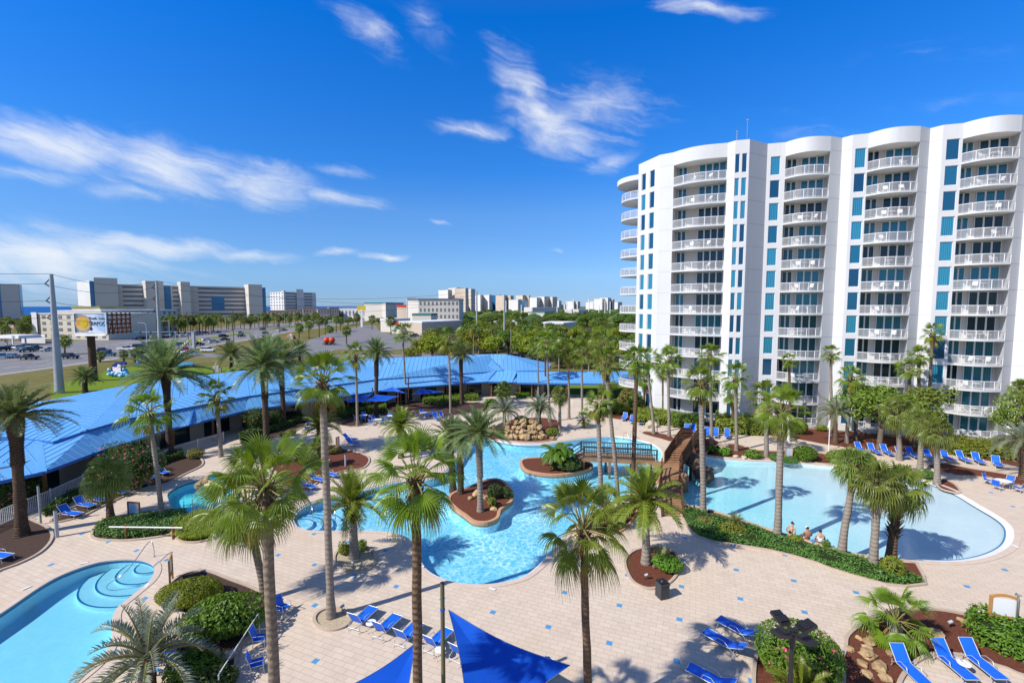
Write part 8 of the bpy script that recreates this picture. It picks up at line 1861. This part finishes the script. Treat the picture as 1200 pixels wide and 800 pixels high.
# ---- roadside palms and trees
rg = random.Random(31)
def rpalm(px, hy, reach, label, group='cabbage palms along the highway'): palm('sabal_palm', 'S%d' % rg.randrange(3), px, (px[0], hy), reach, label, r=.22, mat='brown_trunk', boots=0.0, group=group)
for x, y, hy, r_, lb in ((350.5, 396, 384, 8, 'roadside cabbage palm, first right of the red and white tent'), (362, 397, 381, 8, 'roadside cabbage palm, second right of the tent'), (374, 395, 376, 8, 'tall roadside cabbage palm, third right of the tent'), (381, 392, 377, 6, 'roadside cabbage palm behind the third one'), (394, 389, 374, 7, 'roadside cabbage palm beyond the red balls'), (399, 388, 376, 6, 'far roadside cabbage palm beyond the red balls'), (406, 402, 388, 9, 'lone cabbage palm at the corner of the car park'), (386, 390, 386, 7, 'bushy low palm beyond the red balls'), (418, 384, 372, 7, 'cabbage palm at the back of the car park, left one'), (436, 386, 374, 7, 'cabbage palm at the back of the car park, right one'), (458, 392, 377, 9, 'cabbage palm before the white gabled shop'), (145, 426, 415, 8, 'small cabbage palm behind the wave sign'), (158, 424, 414, 8, 'small cabbage palm right of the wave sign'), (166, 423, 412, 9, 'small cabbage palm left of the swollen date palm crown'), (117, 424, 417, 8, 'small cabbage palm right of the billboard pole'), (76, 415, 400, 10, 'cabbage palm before the hotel, right of the concrete pole')): rpalm((x, y), hy, r_, lb, None)
n_ = 0
for i in range(66):
    f = rg.random(); x = 172 + 205 * f + rg.uniform(-6, 6); y = 393 - 13.5 * f + rg.uniform(-3.5, 1.5); Y = U(x, y).y; palm('sabal_palm', 'S%d' % rg.randrange(3), (x, y), (x, y - 4200 / Y * rg.uniform(.75, 1.15)), 1050 / Y * 2.0, 'cabbage palm in the long row on the far side of the highway', r=.2, mat='brown_trunk', boots=0.0, group='palm row on the far side of the highway')
for i in range(22):
    x = rg.uniform(-4, 36); y = rg.uniform(392, 402); Y = U(x, y).y; palm('sabal_palm', 'S%d' % rg.randrange(3), (x, y), (x, y - rg.uniform(12, 20)), 7.5, 'cabbage palm in the grove left of the hotel', r=.2, mat='brown_trunk', boots=0.0, group='palm grove left of the hotel')
for i in range(60):
    x = rg.uniform(255, 480); y = rg.uniform(371, 379) if x < 400 else rg.uniform(373, 383); tree(U(x, y), 'G%d' % rg.randrange(4), 'dark tree of the belt between the car park and the shore', rg.uniform(.8, 1.3), rg.uniform(.7, 1.0), rg.uniform(0, 6), 'trees of the shore belt')
for i, (x, y, s, lb) in enumerate(((418, 371, 1.0, 'dark tree below the yellow sign'), (486, 376, 1.2, 'brownish tree before the pale tower building'), (515, 377, 1.6, 'reddish green tree before the grey three storey building, left'), (527, 377, 1.4, 'tree before the grey three storey building, right'), (537, 380, 1.5, 'round dark tree right of the flat restaurant'), (450, 385, 1.0, 'dark tree at the left of the white gabled shop'), (463, 386, 1.0, 'bright tree before the white gabled shop'), (300, 372, 1.6, 'dark conifer shaped tree before the condominium end'), (280, 372, 1.5, 'dark tree before the condominium balconies'))): tree(U(x, y), 'G%d' % (i % 4), lb, s, s * (1.3 if i in (7, 8) else 1.0), i)
for i in range(105):
    x = rg.uniform(540, 745); y = rg.uniform(365.5, 384); tree(U(x, y), 'G%d' % rg.randrange(4), 'dark tree in the far wood below the skyline', rg.uniform(1.5, 2.4), rg.uniform(1.0, 1.6), rg.uniform(0, 6), 'far dark wood below the skyline')
for i in range(46):
    tree(U(rg.uniform(590, 705), rg.uniform(372.5, 379)), 'G%d' % rg.randrange(4), 'dark tree in the far wood below the skyline', rg.uniform(1.6, 2.3), rg.uniform(1.1, 1.6), rg.uniform(0, 6), 'far dark wood below the skyline')
m = MB()
for i in range(900):
    Y = rg.uniform(420, 2300); x = rg.uniform(505, 800); b = B2(x, Y); r_ = rg.uniform(5, 10); m.blob((b.x, b.y, r_ * .35), (r_, r_ * .8, r_ * rg.uniform(.5, .75)), 7, 5, rg.randrange(2), .22, rg, False)
tag(m.build('far_woods', [M['wood_leaf'], M['dark_leaf']]), 'far dark woods reading as one mass below the skyline', kind='stuff')
